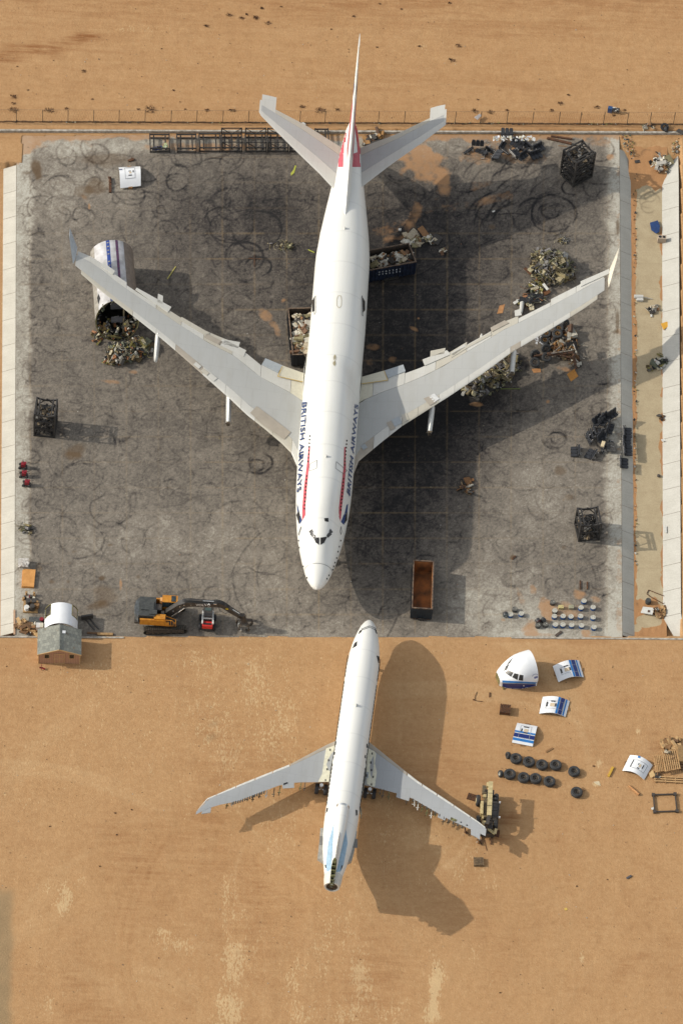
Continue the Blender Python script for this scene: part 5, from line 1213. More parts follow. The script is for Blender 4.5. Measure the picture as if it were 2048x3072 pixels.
heap('scrap_heap', 'heap of olive and white debris under the left wing below the cut fuselage section', [(312, 1075), (330, 1045), (380, 1030), (420, 1015), (452, 1030), (456, 1055), (430, 1070), (380, 1090), (330, 1102), (312, 1095)], 1.7, 520, 'mixed', wires=240, size=(.12, .75))
heap('scrap_pieces', 'loose debris at the lower left of the cut fuselage section', [(270, 1000), (290, 985), (310, 1010), (300, 1035), (280, 1030)], .3, 50, 'mixed', size=(.12, .5))
heap('scrap_spill', 'white panels and brown scraps spilled on the pad above the navy container', [(1172, 742), (1200, 735), (1215, 705), (1260, 700), (1290, 700), (1316, 718), (1305, 735), (1270, 732), (1235, 740), (1195, 752)], .35, 110, 'white', size=(.15, .95), flat=.25)
heap('scrap_spill', 'few white pieces alone on the pad right of the spilled panels', [(1318, 748), (1336, 745), (1340, 756), (1325, 762)], .2, 14, 'white', size=(.3, .7), flat=.2)
heap('container_load', 'white and brown scrap filling the navy container', [(1116, 776), (1232, 757), (1240, 784), (1116, 804)], .35, 150, 'white', size=(.25, 1.1), z0=1.75, flat=.35, mound=False)
heap('container_load', 'white, tan and olive scrap filling the black container beside the fuselage', [(880, 950), (930, 950), (930, 1060), (882, 1062)], .4, 200, 'white', size=(.25, 1.3), z0=1.7, flat=.35, mound=False)
heap('brush_pile', 'twiggy olive brush on the pad left of the fuselage', [(800, 730), (840, 732), (860, 722), (890, 735), (870, 748), (850, 752), (825, 742)], .3, 90, 'foliage', size=(.1, .4), wires=60)
heap('scrap_pieces', 'small cluster of brown and white scraps in the shadow edge right of the nose', [(1380, 1455), (1400, 1438), (1412, 1440), (1405, 1465), (1425, 1482), (1400, 1478), (1375, 1470)], .3, 46, 'brown', size=(.15, .7), wires=10)
heap('scrap_heap', 'brown broken steel scrap on the north wall right of the tail fin', [(1082, 432), (1120, 405), (1150, 402), (1140, 420), (1110, 436)], .5, 60, 'brown', size=(.25, 1.1), flat=.3)
heap('scrap_pieces', 'crumpled white plastic and scraps at the top of the drainage channel', [(1948, 490), (1975, 462), (2008, 470), (2005, 510), (1990, 530), (1960, 505)], .35, 80, 'white', size=(.15, .8), z0=-.6)
heap('scrap_pieces', 'strewn litter in the corner where the channel meets the north wall', [(2010, 420), (2040, 415), (2044, 440), (2020, 470)], .2, 70, 'mixed', size=(.1, .4), z0=-.3)
heap('scrap_pieces', 'litter of plastic and wood along the fence at the upper right', [(1925, 372), (1955, 372), (1960, 385), (1930, 385)], .2, 26, 'white', size=(.15, .5), z0=.3)
heap('scrap_pieces', 'bent grey frames lying in the channel beside the right wing shadow', [(1935, 1105), (1960, 1085), (1985, 1060), (2005, 1090), (1985, 1110), (1950, 1112)], .3, 46, 'mixed', size=(.2, 1.0), z0=-.8)
heap('scrap_pieces', 'red and white broken pieces in the channel at mid height', [(1940, 925), (1975, 915), (1975, 935), (1950, 950)], .2, 22, 'white', size=(.15, .7), z0=-.8)
heap('scrap_pieces', 'small wood pieces on the far bank foot, upper of the lone ones', [(1972, 1246), (2004, 1250), (2000, 1262), (1980, 1260)], .2, 18, 'brown', size=(.15, .5), z0=-.78)
heap('scrap_pieces', 'loose litter scattered along the right channel edge', [(1898, 500), (1908, 500), (1910, 1700), (1902, 1700)], .06, 120, 'mixed', size=(.08, .3), z0=-.78, mound=False)
heap('scrap_pieces', 'twigs and scraps along the upper channel near the pad corner', [(1862, 400), (1900, 410), (1905, 470), (1890, 480), (1870, 440)], .08, 60, 'mixed', size=(.08, .35), z0=-.1, mound=False)
heap('scrap_pieces', 'green-grey tangle of straps on the left pad margin', [(52, 1588), (75, 1570), (96, 1585), (94, 1606), (70, 1600)], .12, 40, 'foliage', size=(.12, .5), wires=20)
heap('scrap_pieces', 'crates, planks and buckets heaped left of the shed by the kerb', [(50, 1875), (70, 1860), (112, 1880), (124, 1903), (60, 1903)], .6, 110, 'wood', size=(.15, .8), flat=.2)
heap('scrap_pieces', 'dark and red machine parts heaped beside the shed roof by the kerb', [(88, 1880), (112, 1872), (122, 1900), (84, 1904)], .7, 70, 'brown', size=(.12, .5))
heap('landing_gear_scrap', 'rusty brown linkages and brackets tangled among the scrapped wheels in front of the right wing', [(1660, 985), (1700, 975), (1725, 1000), (1735, 1060), (1740, 1095), (1715, 1110), (1690, 1080), (1640, 1060), (1655, 1020)], .9, 260, 'brown', wires=60, size=(.12, .9))
heap('scrap_pieces', 'heap of pallets pieces and planks at the right photo edge', [(1992, 2225), (2046, 2215), (2046, 2280), (2000, 2290)], .35, 50, 'wood', size=(.3, 1.3), flat=.12)
heap('scrap_pieces', 'broken frame of thin timbers on the sand at the right photo edge', [(1978, 2222), (2020, 2216), (2028, 2245), (1990, 2248)], .12, 22, 'wood', size=(.2, .9), flat=.1)
heap('litter', 'litter specks along the foot of the fence', [(20, 362), (2040, 371), (2040, 375), (20, 367)], .08, 260, 'mixed', size=(.06, .28), z0=.3, mound=False)['kind'] = 'stuff'
heap('litter', 'tiny litter specks on the pad', [(60, 440), (1840, 440), (1840, 1890), (60, 1890)], .02, 500, 'mixed', size=(.03, .13), mound=False)['kind'] = 'stuff'
heap('pebbles', 'small stones scattered over the sand', [(0, 1930), (2048, 1930), (2048, 3060), (0, 3060)], .02, 700, 'brown', size=(.03, .14), mound=False)['kind'] = 'stuff'
heap('pebbles', 'small stones scattered over the northern sand', [(0, 5), (2048, 5), (2048, 355), (0, 355)], .02, 350, 'brown', size=(.03, .16), z0=.3, mound=False)['kind'] = 'stuff'

# ================================================================ CUT FUSELAGE SECTION UNDER THE LEFT WING
OLIV = mat('primer_olive', obs(150, 140, 84), .7, c2=obs(96, 88, 56), scale=4)
def barrel():
    a, b = P(334, 803), P(350, 1003); rz = math.atan2((b - a).y, (b - a).x) - math.pi / 2 + math.pi  # local y points from front to back
    r = thing('fuselage_section', 'cut-off fuselage section with blue and red stripes lying under the left wing, open end downward', 'fuselage section', b, rz)
    L = (b - a).length; rr, zc = 2.62, 2.62; N = 56
    def ring(y, k=1.0, slant=0.0):
        return [(rr * k * math.sin(t), y + slant * (math.cos(t)) , zc - rr * k * math.cos(t)) for t in [2 * math.pi * i / N for i in range(N)]]
    # slanted front cut: keel sticks out to the south
    def ringf(k, u): return [(p[0], p[1] * u + (1 - u) * (-1.0 * math.cos(2 * math.pi * i / N)), p[2]) for i, p in enumerate(ring(L, k))]
    def shell(k): return [ringf(k, u) for u in [j / 14 for j in range(15)]]
    s = MB(); s.grid(shell(1.0), wrap=True); BAR_GREY = mat('section_white', obs(206, 206, 208), .4, c2=obs(170, 168, 166), scale=1.2); s.build('outer_skin', BAR_GREY, r, True)
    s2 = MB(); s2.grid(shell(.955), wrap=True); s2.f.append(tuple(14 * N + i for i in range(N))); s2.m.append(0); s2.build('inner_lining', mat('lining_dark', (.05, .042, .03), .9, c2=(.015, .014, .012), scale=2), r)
    s3 = MB(); s3.grid([ringf(1.0, 0), ringf(.955, 0)], wrap=True); s3.grid([ringf(1.0, .0), [(p[0]*1.01, p[1] - .05, zc + (p[2]-zc)*1.01) for p in ringf(1.0, 0)]], wrap=True); s3.build('cut_edge', OLIV, r)
    def stripe(name, t0, t1, m, k=1.004, u0=0.0, u1=1.0, nu=14):
        s = MB(); rows = []
        for j in range(nu + 1):
            u = u0 + (u1 - u0) * j / nu; rows.append([(rr * k * math.sin(t), L * u - (1 - u) * math.cos(t), zc - rr * k * math.cos(t)) for t in np.linspace(t0, t1, 8)])
        s.grid(rows); return s.build(name, m, r)
    pi = math.pi
    stripe('blue_stripe', pi + .13, pi + .30, mat('stripe_blue', obs(34, 66, 140), .4)) ; stripe('red_stripe', pi - .26, pi - .14, mat('stripe_maroon', obs(120, 62, 92), .5, c2=obs(60, 50, 86), scale=6))
    stripe('belly_band', pi - 1.5, pi - .55, mat('belly_taupe', obs(140, 126, 112), .6, c2=obs(116, 104, 92), scale=2)); stripe('side_band', pi + 1.0, pi + 1.6, mat('side_grey', obs(164, 160, 150), .6, c2=obs(136, 130, 120), scale=2))
    for j in range(15):
        u = .97 - j * .062
        if j in (4, 9): continue
        s = stripe('window', pi + .17, pi + .26, mat('blind_beige', obs(186, 176, 160), .6, c2=obs(110, 106, 100), scale=2), 1.008, u - .018, u, 1)
    # interior seen through the open end: floor deck standing on edge, fittings, debris
    G1 = mat('deck_grey', obs(112, 112, 116), .6, c2=obs(84, 84, 88), scale=1.5)
    s = MB(); s.box((.1, 1.6, zc + .9), (1.6, .08, 1.2)); s.build('deck_panel', G1, r); s = MB(); s.box((.15, .4, zc - .25), (1.7, .08, 1.0)); s.build('deck_panel', G1, r)
    s = MB(); s.box((-.1, 2.6, zc + 1.6), (1.3, .1, .5)); s.build('deck_panel', G1, r)
    s = MB(); s.beam((.75, -.3, .7), (.9, 1.4, zc + 2.0), .16, .4); s.build('bulkhead_strip', mat('panel_khaki', obs(150, 136, 104), .7, c2=obs(96, 84, 60), scale=2), r)
    s = MB(); s.slab([(.9, -.5, 1.6), (1.5, -.2, 1.9), (1.3, .2, 2.6), (.8, -.1, 2.3)], .08); s.build('torn_panel', mat('panel_cream', obs(176, 166, 136), .7, c2=obs(140, 126, 96)), r)
    s = MB()
    for k in range(5): s.beam((-1.5 + .1 * k, -.6 - .1 * k, .5 + .16 * k), (.5, -.9 - .08 * k, .3 + .13 * k), .1)
    s.build('frame_bars', OLIV, r)
    s = MB(); s.slab([(-1.9, -.2, 1.2), (-1.2, -.6, .8), (-1.0, 0, 2.0), (-1.6, .2, 2.2)], .08); s.build('torn_panel', mat('panel_ochre', obs(128, 104, 58), .8), r)
    s = MB(); ms = PM['mixed']
    for k in range(150):
        t = random.uniform(0, 6.28); q = rr * random.uniform(.78, .97); u = random.uniform(0, .5)
        s.cur = random.randrange(len(ms)); s.box((q * math.sin(t), u - math.cos(t) * .9, zc - q * math.cos(t)), (random.uniform(.1, .5), random.uniform(.05, .3), random.uniform(.05, .3)), rz=random.uniform(0, 3), rx=random.uniform(0, 3))
    for k in range(110):
        s.cur = random.randrange(len(ms)); s.box((random.uniform(-1.7, 1.8), random.uniform(-.9, 1.4), random.uniform(.35, 2.2)), (random.uniform(.1, .6), random.uniform(.05, .3), random.uniform(.05, .25)), rz=random.uniform(0, 3), rx=random.uniform(0, 3))
    s.build('hanging_debris', ms, r)
    s = MB(); hx = [(-1.9, 7.6 - 2.2), (-2.0, 7.0 - 2.2)]; s.slab([(-2.1, L * .28, zc + 1.62), (-1.95, L * .20, zc + 1.8), (-2.2, L * .14, zc + 1.5), (-2.3, L * .24, zc + 1.35)], .03); s.build('torn_hole', DARK, r)
barrel()

# ================================================================ CUT COCKPIT SECTION ON THE SAND
SEC_WHITE = mat('section_gloss_white', (.70, .71, .71), .35, var=.06, scale=1)
BL1 = mat('stripe_sky', obs(40, 124, 196), .4); BL2 = mat('stripe_navy', obs(24, 48, 116), .4); GRS = mat('stripe_grey', obs(150, 150, 150), .5)
def zc_(x, y): return 1470 + x / 4.7515, 1920 + y / 4.7515
def cockpit():
    g1 = P(*zc_(662, 664)); hd = R(199); ax = Vector((math.cos(hd), math.sin(hd), 0)); far = Vector((-math.sin(hd), math.cos(hd), 0)) * -1
    base = g1 + far * 1.9; rz = hd - math.pi / 2      # local y = toward the nose, local x = near side?
    r = thing('cockpit_section', 'cut-off white airliner cockpit with a navy stripe sitting on the sand at the right', 'cockpit section', base, rz); lf = local_of(base, rz)
    near = -1 if lf(g1).x < 0 else 1
    T = [(0, 1.98, 1.35, 2.05), (1.0, 1.95, 1.35, 2.0), (1.7, 1.88, 1.32, 1.84), (2.3, 1.74, 1.26, 1.55), (2.8, 1.56, 1.16, 1.2), (3.3, 1.32, 1.04, .88), (3.8, 1.0, .92, .66), (4.15, .66, .86, .48)]
    rows = []
    for y in [0, .35, .7, 1.0, 1.35, 1.7, 2, 2.3, 2.55, 2.8, 3.05, 3.3, 3.55, 3.8, 4.0, 4.15]:
        w, z0, h = interp(T, y); rows.append([(w * .93 * near, y, .06)] + [(w * math.cos(a) * near, y, z0 + h * math.sin(a)) for a in np.linspace(-.35, math.pi + .35, 30)] + [(-w * .93 * near, y, .06)])
    s = MB(); s.grid(rows); sk = s.build('shell', SEC_WHITE, r, True); CB = Body(s, base, rz)
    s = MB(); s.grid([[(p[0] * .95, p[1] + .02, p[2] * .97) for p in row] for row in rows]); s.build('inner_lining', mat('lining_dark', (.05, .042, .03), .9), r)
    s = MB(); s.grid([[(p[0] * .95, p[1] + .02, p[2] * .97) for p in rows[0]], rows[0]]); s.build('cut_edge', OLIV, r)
    s = MB(); n = len(rows[-1]); s.add(rows[-1], [tuple(range(n))]); s.build('front_bulkhead', OLIV, r)
    def dq(name, q, m, nu=4, nv=4, off=.02):
        s = MB(); decal(s, CB, [zc_(*p) for p in q], nu, nv, off)
        if s.v: s.build(name, m, sk)
    INTR = mat('cockpit_inside', obs(130, 110, 70), .4, c2=(.012, .011, .01), scale=3.5, lo=.56, hi=.68)
    for q in [[(205, 470), (258, 430), (330, 466), (297, 526)], [(346, 474), (402, 490), (386, 572), (312, 532)], [(416, 494), (472, 504), (466, 582), (402, 575)], [(194, 445), (225, 375), (268, 345), (240, 425)], [(232, 360), (290, 285), (322, 255), (280, 330)]]: dq('cockpit_window', q, INTR)
    dq('blue_stripe', [(172, 578), (690, 606), (690, 628), (172, 606)], BL1, 24, 3); dq('grey_stripe', [(172, 606), (690, 628), (690, 636), (172, 618)], GRS, 24, 2); dq('navy_stripe', [(172, 618), (690, 636), (680, 700), (178, 700)], BL2, 24, 12)
    for i in range(9):
        a = 3.6 + i * .33; cx, cy = 645 + 48 * math.cos(a), 535 + 48 * math.sin(a); dq('emblem_mark', [(cx - 5, cy - 5), (cx + 5, cy - 5), (cx + 5, cy + 5), (cx - 5, cy + 5)], mat('emblem_blue', obs(110, 116, 160), .5), 1, 1)
    dq('emblem_mark', [(622, 530), (672, 512), (676, 540), (630, 556)], mat('emblem_blue', obs(110, 116, 160), .5), 2, 2); dq('vent_square', [(468, 642), (484, 642), (484, 658), (468, 658)], SEC_WHITE, 1, 1, .04)
    s = MB(); p = lf(P(*zc_(160, 620), .4)); q = lf(P(*zc_(190, 705), .05)); s.beam(p, q, .12); s.beam(lf(P(*zc_(120, 500), 1.0)), lf(P(*zc_(180, 610), .4)), .3, .5); s.build('torn_frame', OLIV, r)
cockpit()

# ================================================================ CUT SKIN PANELS WITH CARGO DOORS
def skin_panel(label, A, B, C_, D_, h, stripes, door, marks, olive=True, tf=lambda x, y: (x, y), z0=.12, nm='cut_aircraft_skin', ruf=0.0):
    pts = [P(*tf(*q), 0) for q in (A, B, C_, D_)]; c = sum(pts, Vector()) / 4; r = thing(nm, label, 'aircraft panel', c, 0, 'cut skin panels with a door'); L = [p - c for p in pts]
    def pt(u, v, off=0.0):
        a = L[0].lerp(L[1], u); b = L[3].lerp(L[2], u); p = a.lerp(b, v); zz = z0 + h * math.sin(math.pi * min(1, max(0, u))) + off; return Vector((p.x, p.y - .0 * zz, zz))
    # the outline was surveyed on the photo, so pull points back for their height
    kx, ky = (CAM.x - c.x) / CAM.z, (CAM.y - c.y) / CAM.z
    def P3(u, v, off=0.0): p = pt(u, v, off); p2 = pt(u, v, 0); return Vector((p.x + kx * z0, p.y + ky * z0, p.z))
    n = 14; s = MB(); rows = [[P3(i / n, j / 6) for i in range(n + 1)] for j in range(7)]; s.grid(rows); s.grid([[p - Vector((0, 0, .06)) for p in row] for row in rows]); 
    s.grid([rows[0], [p - Vector((0, 0, .06)) for p in rows[0]]]); s.grid([rows[-1], [p - Vector((0, 0, .06)) for p in rows[-1]]]); s.grid([[row[0] for row in rows], [row[0] - Vector((0, 0, .06)) for row in rows]]); s.grid([[row[-1] for row in rows], [row[-1] - Vector((0, 0, .06)) for row in rows]])
    sk = s.build('skin', SEC_WHITE, r, True)
    def strip(name, u0, u1, v0, v1, m, off=.012, nu=4, nv=4, par=None):
        s = MB(); s.grid([[P3(u0 + (u1 - u0) * i / nu, v0 + (v1 - v0) * j / nv, off) for i in range(nu + 1)] for j in range(nv + 1)]); return s.build(name, m, par or sk)
    for u0, u1, m in stripes: strip('stripe', u0, u1, 0, 1, m)
    u0, u1, v0, v1 = door; d = strip('door', u0, u1, v0, v1, SEC_WHITE, .03) if not stripes else None
    w = .012
    ol = mat('door_edge_grey', obs(170, 172, 176), .5) if stripes else mat('door_edge_dark', obs(110, 112, 116), .5)
    for a in ((u0, u1, v0, v0 + w * 1.3), (u0, u1, v1 - w * 1.3, v1), (u0, u0 + w, v0, v1), (u1 - w, u1, v0, v1)): strip('door_edge', *a, ol, .035)
    for (a, b, e, f, m) in marks: strip('door_marking', a, b, e, f, m, .04, 1, 1)
    s = MB()
    for k in range(4):
        u = .12 + k * .25; s.beam(P3(u, .04) - Vector((0, 0, .12)), P3(u, .96) - Vector((0, 0, .12)), .08, .14)
    for v in (.06, .94):
        for k in range(6): s.beam(P3(k / 6, v) - Vector((0, 0, .14)), P3((k + 1) / 6, v) - Vector((0, 0, .14)), .07, .18)
    s.build('stringers', OLIV, r); s = MB()
    for u in (.03, .97): s.box(P3(u, .5) * 1 - Vector((0, 0, P3(u, .5).z / 2 + .02)), (.5, .5, max(.05, P3(u, .5).z - .06)))
    s.build('timber_block', PM['wood'][1], r)
    return r
DM = mat('latch_dark', (.02, .02, .022), .6); TANM = mat('placard_tan', obs(220, 200, 168), .6)
mk = [(.18, .24, .36, .62, DM), (.34, .50, .28, .34, DM), (.33, .50, .42, .62, TANM), (.52, .56, .42, .62, DM)]
ST = [(.58, .66, BL1), (.665, .675, GRS), (.68, .82, BL2), (.825, .84, GRS), (.86, .92, BL1)]
skin_panel('curved white and blue skin panel right of the cockpit section, partly in its shadow', (890, 375), (1262, 292), (1332, 530), (972, 602), .55, ST, (.18, .84, .30, .72), mk, tf=zc_)
skin_panel('curved white and blue skin panel in the middle of the three below the cockpit section', (748, 812), (1132, 872), (1072, 1098), (697, 1052), .5, ST, (.18, .82, .26, .74), mk, tf=zc_)
skin_panel('white and blue skin panel with left-to-right stripes, above the tyre rows', (385, 1183), (308, 1462), (604, 1520), (672, 1232), .45, [(.48, .56, BL1), (.565, .575, GRS), (.60, .76, BL2), (.765, .775, GRS), (.80, .9, BL1)], (.14, .78, .22, .76), mk, tf=zc_)
zd = lambda x, y: (1840 + x / 7.538, 2180 + y / 7.538)
skin_panel('plain white skin panel with a small blue mark beside the pallets', (370, 645), (885, 875), (690, 1205), (195, 1000), .6, [], (.22, .86, .24, .76), [(.24, .27, .28, .74, DM), (.50, .53, .40, .52, DM), (.52, .62, .66, .72, DM), (.56, .64, .42, .60, TANM), (.70, .74, .36, .60, DM), (.34, .44, 0, .12, BL1)], tf=zd)
ze = lambda x, y: (x / 2.24, y / 2.24)
skin_panel('square white skin panel on the pad near its upper left corner', (797, 1122), (808, 1262), (946, 1246), (942, 1116), .8, [], (.12, .74, .26, .74), [(.13, .17, .3, .7, DM), (.40, .44, .42, .54, DM), (.60, .64, .42, .58, DM), (.46, .54, .46, .56, TANM), (.38, .50, .62, .68, DM), (.24, .30, .0, .14, BL2)], tf=ze, z0=.3)

# ================================================================ LOOSE WHEELS IN ROWS
TYR = mat('tyre_grey', (.042, .042, .041), .75, c2=(.02, .02, .02), scale=5, bump=.004); RIM = mat('rim_dark', (.05, .046, .04), .5, .5, c2=(.16, .13, .10), scale=6); RIMW = mat('rim_white', obs(220, 218, 205), .4)
def make_wheel(label, r, t, tilt=0.0, rimm=None, grp='loose aircraft wheels laid in rows on the sand', nm='aircraft_wheel'):
    w = thing(nm, label, 'wheel', (0, 0, 0), 0, grp)
    s = MB(); s.lathe([(r * .50, t * .12), (r * .56, 0), (r * .90, 0), (r * .99, t * .16), (r, t * .3), (r * .985, t * .32), (r * .985, t * .36), (r, t * .38), (r, t * .62), (r * .985, t * .64), (r * .985, t * .68), (r, t * .7), (r * .985, t * .84), (r * .88, t), (r * .56, t), (r * .50, t * .9), (r * .5, t * .12)], 32, cap=False); ty = s.build('tyre', TYR, w, True)
    s = MB(); s.lathe([(r * .5, t * .9), (r * .46, t * .82), (r * .42, t * .5), (r * .30, t * .46), (r * .28, t * .60), (r * .16, t * .62), (r * .14, t * .3), (.001, t * .28)], 24, cap=False); s.lathe([(r * .5, t * .12), (r * .2, t * .15), (.001, t * .15)], 24, cap=False); rm = s.build('rim', rimm or RIM, w, True)
    w.rotation_euler = (tilt, 0, 0); return w
zt = lambda x, y: (1348 + x / 2.24, 1900 + y / 2.24)
w0 = make_wheel('x', .68, .48); ch = tree(w0)
rows_ = [((446, 846), 'first flat wheel of the upper row, next to the small upright wheel'), ((532, 868), 'second flat wheel from the left in the upper row of wheels'), ((620, 888), 'third flat wheel from the left in the upper row of wheels'), ((712, 890), 'fourth flat wheel from the left in the upper row of wheels'), ((836, 933), 'loose wheel alone at the right end of the upper row'),
         ((404, 951), 'first flat wheel of the lower row, touching the small white-rimmed wheel'), ((497, 974), 'second flat wheel from the left in the lower row of wheels'), ((577, 980), 'third flat wheel from the left in the lower row of wheels'), ((670, 1000), 'fourth flat wheel from the left in the lower row, on a board'), ((853, 1073), 'lone wheel farthest down and right of the two rows')]
for i, (p, lb) in enumerate(rows_):
    q = P(*zt(*p), 0); q = P(*zt(*p), .2); q.z = .03
    if i == 0: w0.location = q; w0['label'] = lb
    else: dup(w0, q, random.uniform(0, 6), lb, ch)
for p, lb, rm, rz in [((402, 818), 'small wheel leaning upright at the left end of the upper row', RIM, 1.9), ((352, 942), 'small white-rimmed wheel leaning upright at the left end of the lower row', RIMW, 1.9)]:
    w = make_wheel(lb, .42, .34, R(62), rm); q = P(*zt(*p), .4); w.location = (q.x, q.y + .1, .10); w.rotation_euler = (R(68), 0, -rz + .5)
WOOD = PM['wood']
def plank(label, a, b, w, t=.06, z=.03, m=None, nm='plank', cat='plank', off=0.0, grp=None):
    p, q = P(*a, z), P(*b, z); s = MB(); s.beam(p + Vector((0, 0, off)), q + Vector((0, 0, off)), w, t); o = s.build(nm, m or WOOD[0]); return tag(o, label, cat, grp)
for a, b, lb in [((1715, 2332), (1740, 2322), 'board under the right end wheel of the upper row'), ((1650, 2352), (1672, 2362), 'board under the fourth wheel of the lower row'), ((1586, 2345), (1618, 2354), 'board under the third wheel of the lower row'), ((1640, 2308), (1682, 2310), 'board under the fourth wheel of the upper row'), ((1735, 2378), (1752, 2366), 'board beside the lone lowest wheel')]:
    plank(lb, a, b, .5, .05, .03, WOOD[1])

# ================================================================ SCRAPPED MAIN GEAR BOGIES
zg = lambda x, y: (1550 + x / 6.817, 860 + y / 6.817)
def bogie(label, wheels, strut, extra):
    c = P(*zg(*wheels[0][:2]), .5); c.z = 0; r = thing('scrapped_landing_gear', label, 'landing gear', c, 0, 'scrapped main landing gears'); lf = local_of(c, 0)
    for x, y, z, rr, tl, rz, m in wheels:
        p = lf(P(*zg(x, y), z)); s = MB(); M = Matrix.Translation(p) @ Matrix.Rotation(rz, 4, 'Z') @ Matrix.Rotation(tl, 4, 'X') @ Matrix.Translation((0, 0, -.2)); s.M = M
        s.lathe([(rr * .5, .05), (rr * .56, 0), (rr * .88, 0), (rr, .1), (rr, .32), (rr * .88, .42), (rr * .56, .42), (rr * .5, .36), (rr * .5, .05)], 24, cap=False); ty = s.build('wheel', TYR, r, True)
        s = MB(); s.M = M; s.lathe([(rr * .5, .36), (rr * .42, .3), (rr * .34, .38), (rr * .2, .38), (rr * .16, .2), (.001, .2)], 20, cap=False); s.build('rim', m, ty, True)
    s = MB(); s.cur = 0
    for a, za, b, zb, rad in strut: s.tube(lf(P(*zg(*a), za)), lf(P(*zg(*b), zb)), rad, n=10)
    s.build('strut', RUSTY, r, True)
    s = MB()
    for a, za, b, zb, rad in extra: s.tube(lf(P(*zg(*a), za)), lf(P(*zg(*b), zb)), rad, n=8)
    s.build('actuator', mat('chrome_worn', (.5, .48, .44), .35, .7, c2=(.25, .18, .1), scale=4), r, True)
RB = mat('rim_bronze', obs(150, 116, 72), .5, .4, c2=obs(90, 66, 40), scale=5)
bogie('scrapped four-wheel landing gear lying on its side, its strut pointing right', [(370, 1380, .5, .62, R(55), .3, RIM), (590, 1260, .6, .62, R(50), .3, RIM), (605, 1440, .5, .62, R(25), .2, RIM), (365, 1545, .45, .62, R(25), .2, RIM)],
      [((350, 1420), .6, (620, 1370), .7, .14), ((620, 1380), .8, (1150, 1340), .9, .24), ((1150, 1330), .9, (1210, 1680), .5, .16), ((900, 1400), .8, (1150, 1460), .7, .12)], [((700, 1360), 1.1, (1130, 1300), 1.2, .07), ((1130, 1110), .8, (1200, 1300), .8, .08), ((780, 1310), .9, (1040, 1090), .8, .06), ((1140, 1390), .8, (1240, 1540), .5, .06)])
bogie('scrapped landing gear with bronze-rimmed wheels facing up beside the right wing edge', [(825, 965, .9, .66, R(8), 0, RB), (595, 955, .8, .62, R(8), 0, RB), (850, 850, .9, .62, R(12), 0, RB), (560, 1090, .5, .6, R(20), .4, RB), (800, 1120, .4, .6, R(25), .2, RIM), (985, 750, .7, .6, R(60), .8, RIM)],
      [((600, 1000), .5, (850, 1000), .5, .2), ((950, 900), .6, (1120, 1050), .5, .18), ((720, 920), .7, (720, 1100), .5, .16)], [((1040, 860), .8, (1040, 1000), .7, .07), ((1000, 1010), .6, (850, 1200), .5, .06)])
s = MB()
for k in range(26): s.box(P(*zg(370 + random.uniform(0, 180), 1010 + random.uniform(0, 180)), .5), (random.uniform(.1, .35), random.uniform(.1, .3), .04), rz=random.uniform(0, 3), rx=random.uniform(-1, 1))
tag(s.build('crumpled_foil', mat('foil_white', obs(225, 226, 228), .3, .3)), 'crumpled white foil hanging beside the scrapped gear wheels', 'foil')

# ================================================================ EXCAVATOR
def vx(x, y): return 380 + x / 3.92, 1760 + y / 3.92
ORA = mat('machine_yellow', obs(214, 146, 40), .45, c2=obs(186, 120, 34), scale=3); DGR = mat('machine_grey', obs(80, 82, 78), .5, c2=obs(58, 60, 58), scale=3); MBK = mat('machine_black', (.028, .026, .024), .5, c2=(.06, .05, .04), scale=4)
TRK = mat('track_steel', obs(84, 76, 62), .7, c2=obs(50, 44, 36), scale=6); GLS = mat('cab_glass', (.03, .045, .05), .1, var=.3)
ex0 = P(*vx(440, 412)); ex = thing('excavator', 'orange and black tracked excavator with its long black boom stretched right along the pad edge', 'excavator', ex0, 0)
for sy, lbl in ((-1, 0), (1, 0)):
    Mx = Matrix.Rotation(R(4.5), 4, 'Z'); s = MB(); s.M = Mx
    prof = [(-2.55, .45), (-2.35, .12), (-2.0, .02), (2.0, .02), (2.35, .12), (2.55, .45), (2.35, .80), (2.0, .92), (-2.0, .92), (-2.35, .80)]
    n = len(prof); y0, y1 = sy * 1.55 - .3, sy * 1.55 + .3
    s.add([(x, y0, z) for x, z in prof] + [(x, y1, z) for x, z in prof], [(i, (i + 1) % n, n + (i + 1) % n, n + i) for i in range(n)]); tr = s.build('track', TRK, ex)
    s = MB(); s.M = Mx
    for x, z in [(-2.4 + k * .24, .95) for k in range(21)]: s.box((x, sy * 1.55, z if abs(x) < 2.2 else .86), (.15, .64, .05))
    s.build('track_shoes', TRK, tr); s = MB(); s.M = Mx; s.box((0, sy * 1.55, .48), (4.3, .5, .55)); s.build('track_frame', mat('track_frame_dark', (.05, .042, .035), .7), tr)
    s = MB(); s.M = Mx
    for k in range(7): s.tube((-2.05 + k * .68, sy * 1.55 - .31, .34), (-2.05 + k * .68, sy * 1.55 + .31, .34), .19, n=12)
    s.build('rollers', TRK, tr)
s = MB(); s.box((0, 0, .75), (1.8, 2.6, .7)); s.tube((0, 0, 1.0), (0, 0, 1.3), .75, n=20); s.build('undercarriage', MBK, ex)
up_ = thing('x', 'x', 'x'); bpy.data.objects.remove(up_)
HM = Matrix.Rotation(R(-2), 4, 'Z')
def hb(name, boxes, m, par=ex, smooth=False, fn=None):
    s = MB(); s.M = HM
    for c, sz in boxes: s.box(c, sz)
    if fn: fn(s)
    return s.build(name, m, par, smooth)
hb('platform', [((-.9, 0, 1.4), (5.0, 2.9, .25))], MBK)
hb('engine_cover', [((-2.0, .15, 2.05), (1.9, 2.7, 1.1)), ((-2.0, .2, 2.65), (1.5, 1.2, .12)), ((-1.3, -.7, 2.68), (.9, .6, .14))], DGR)
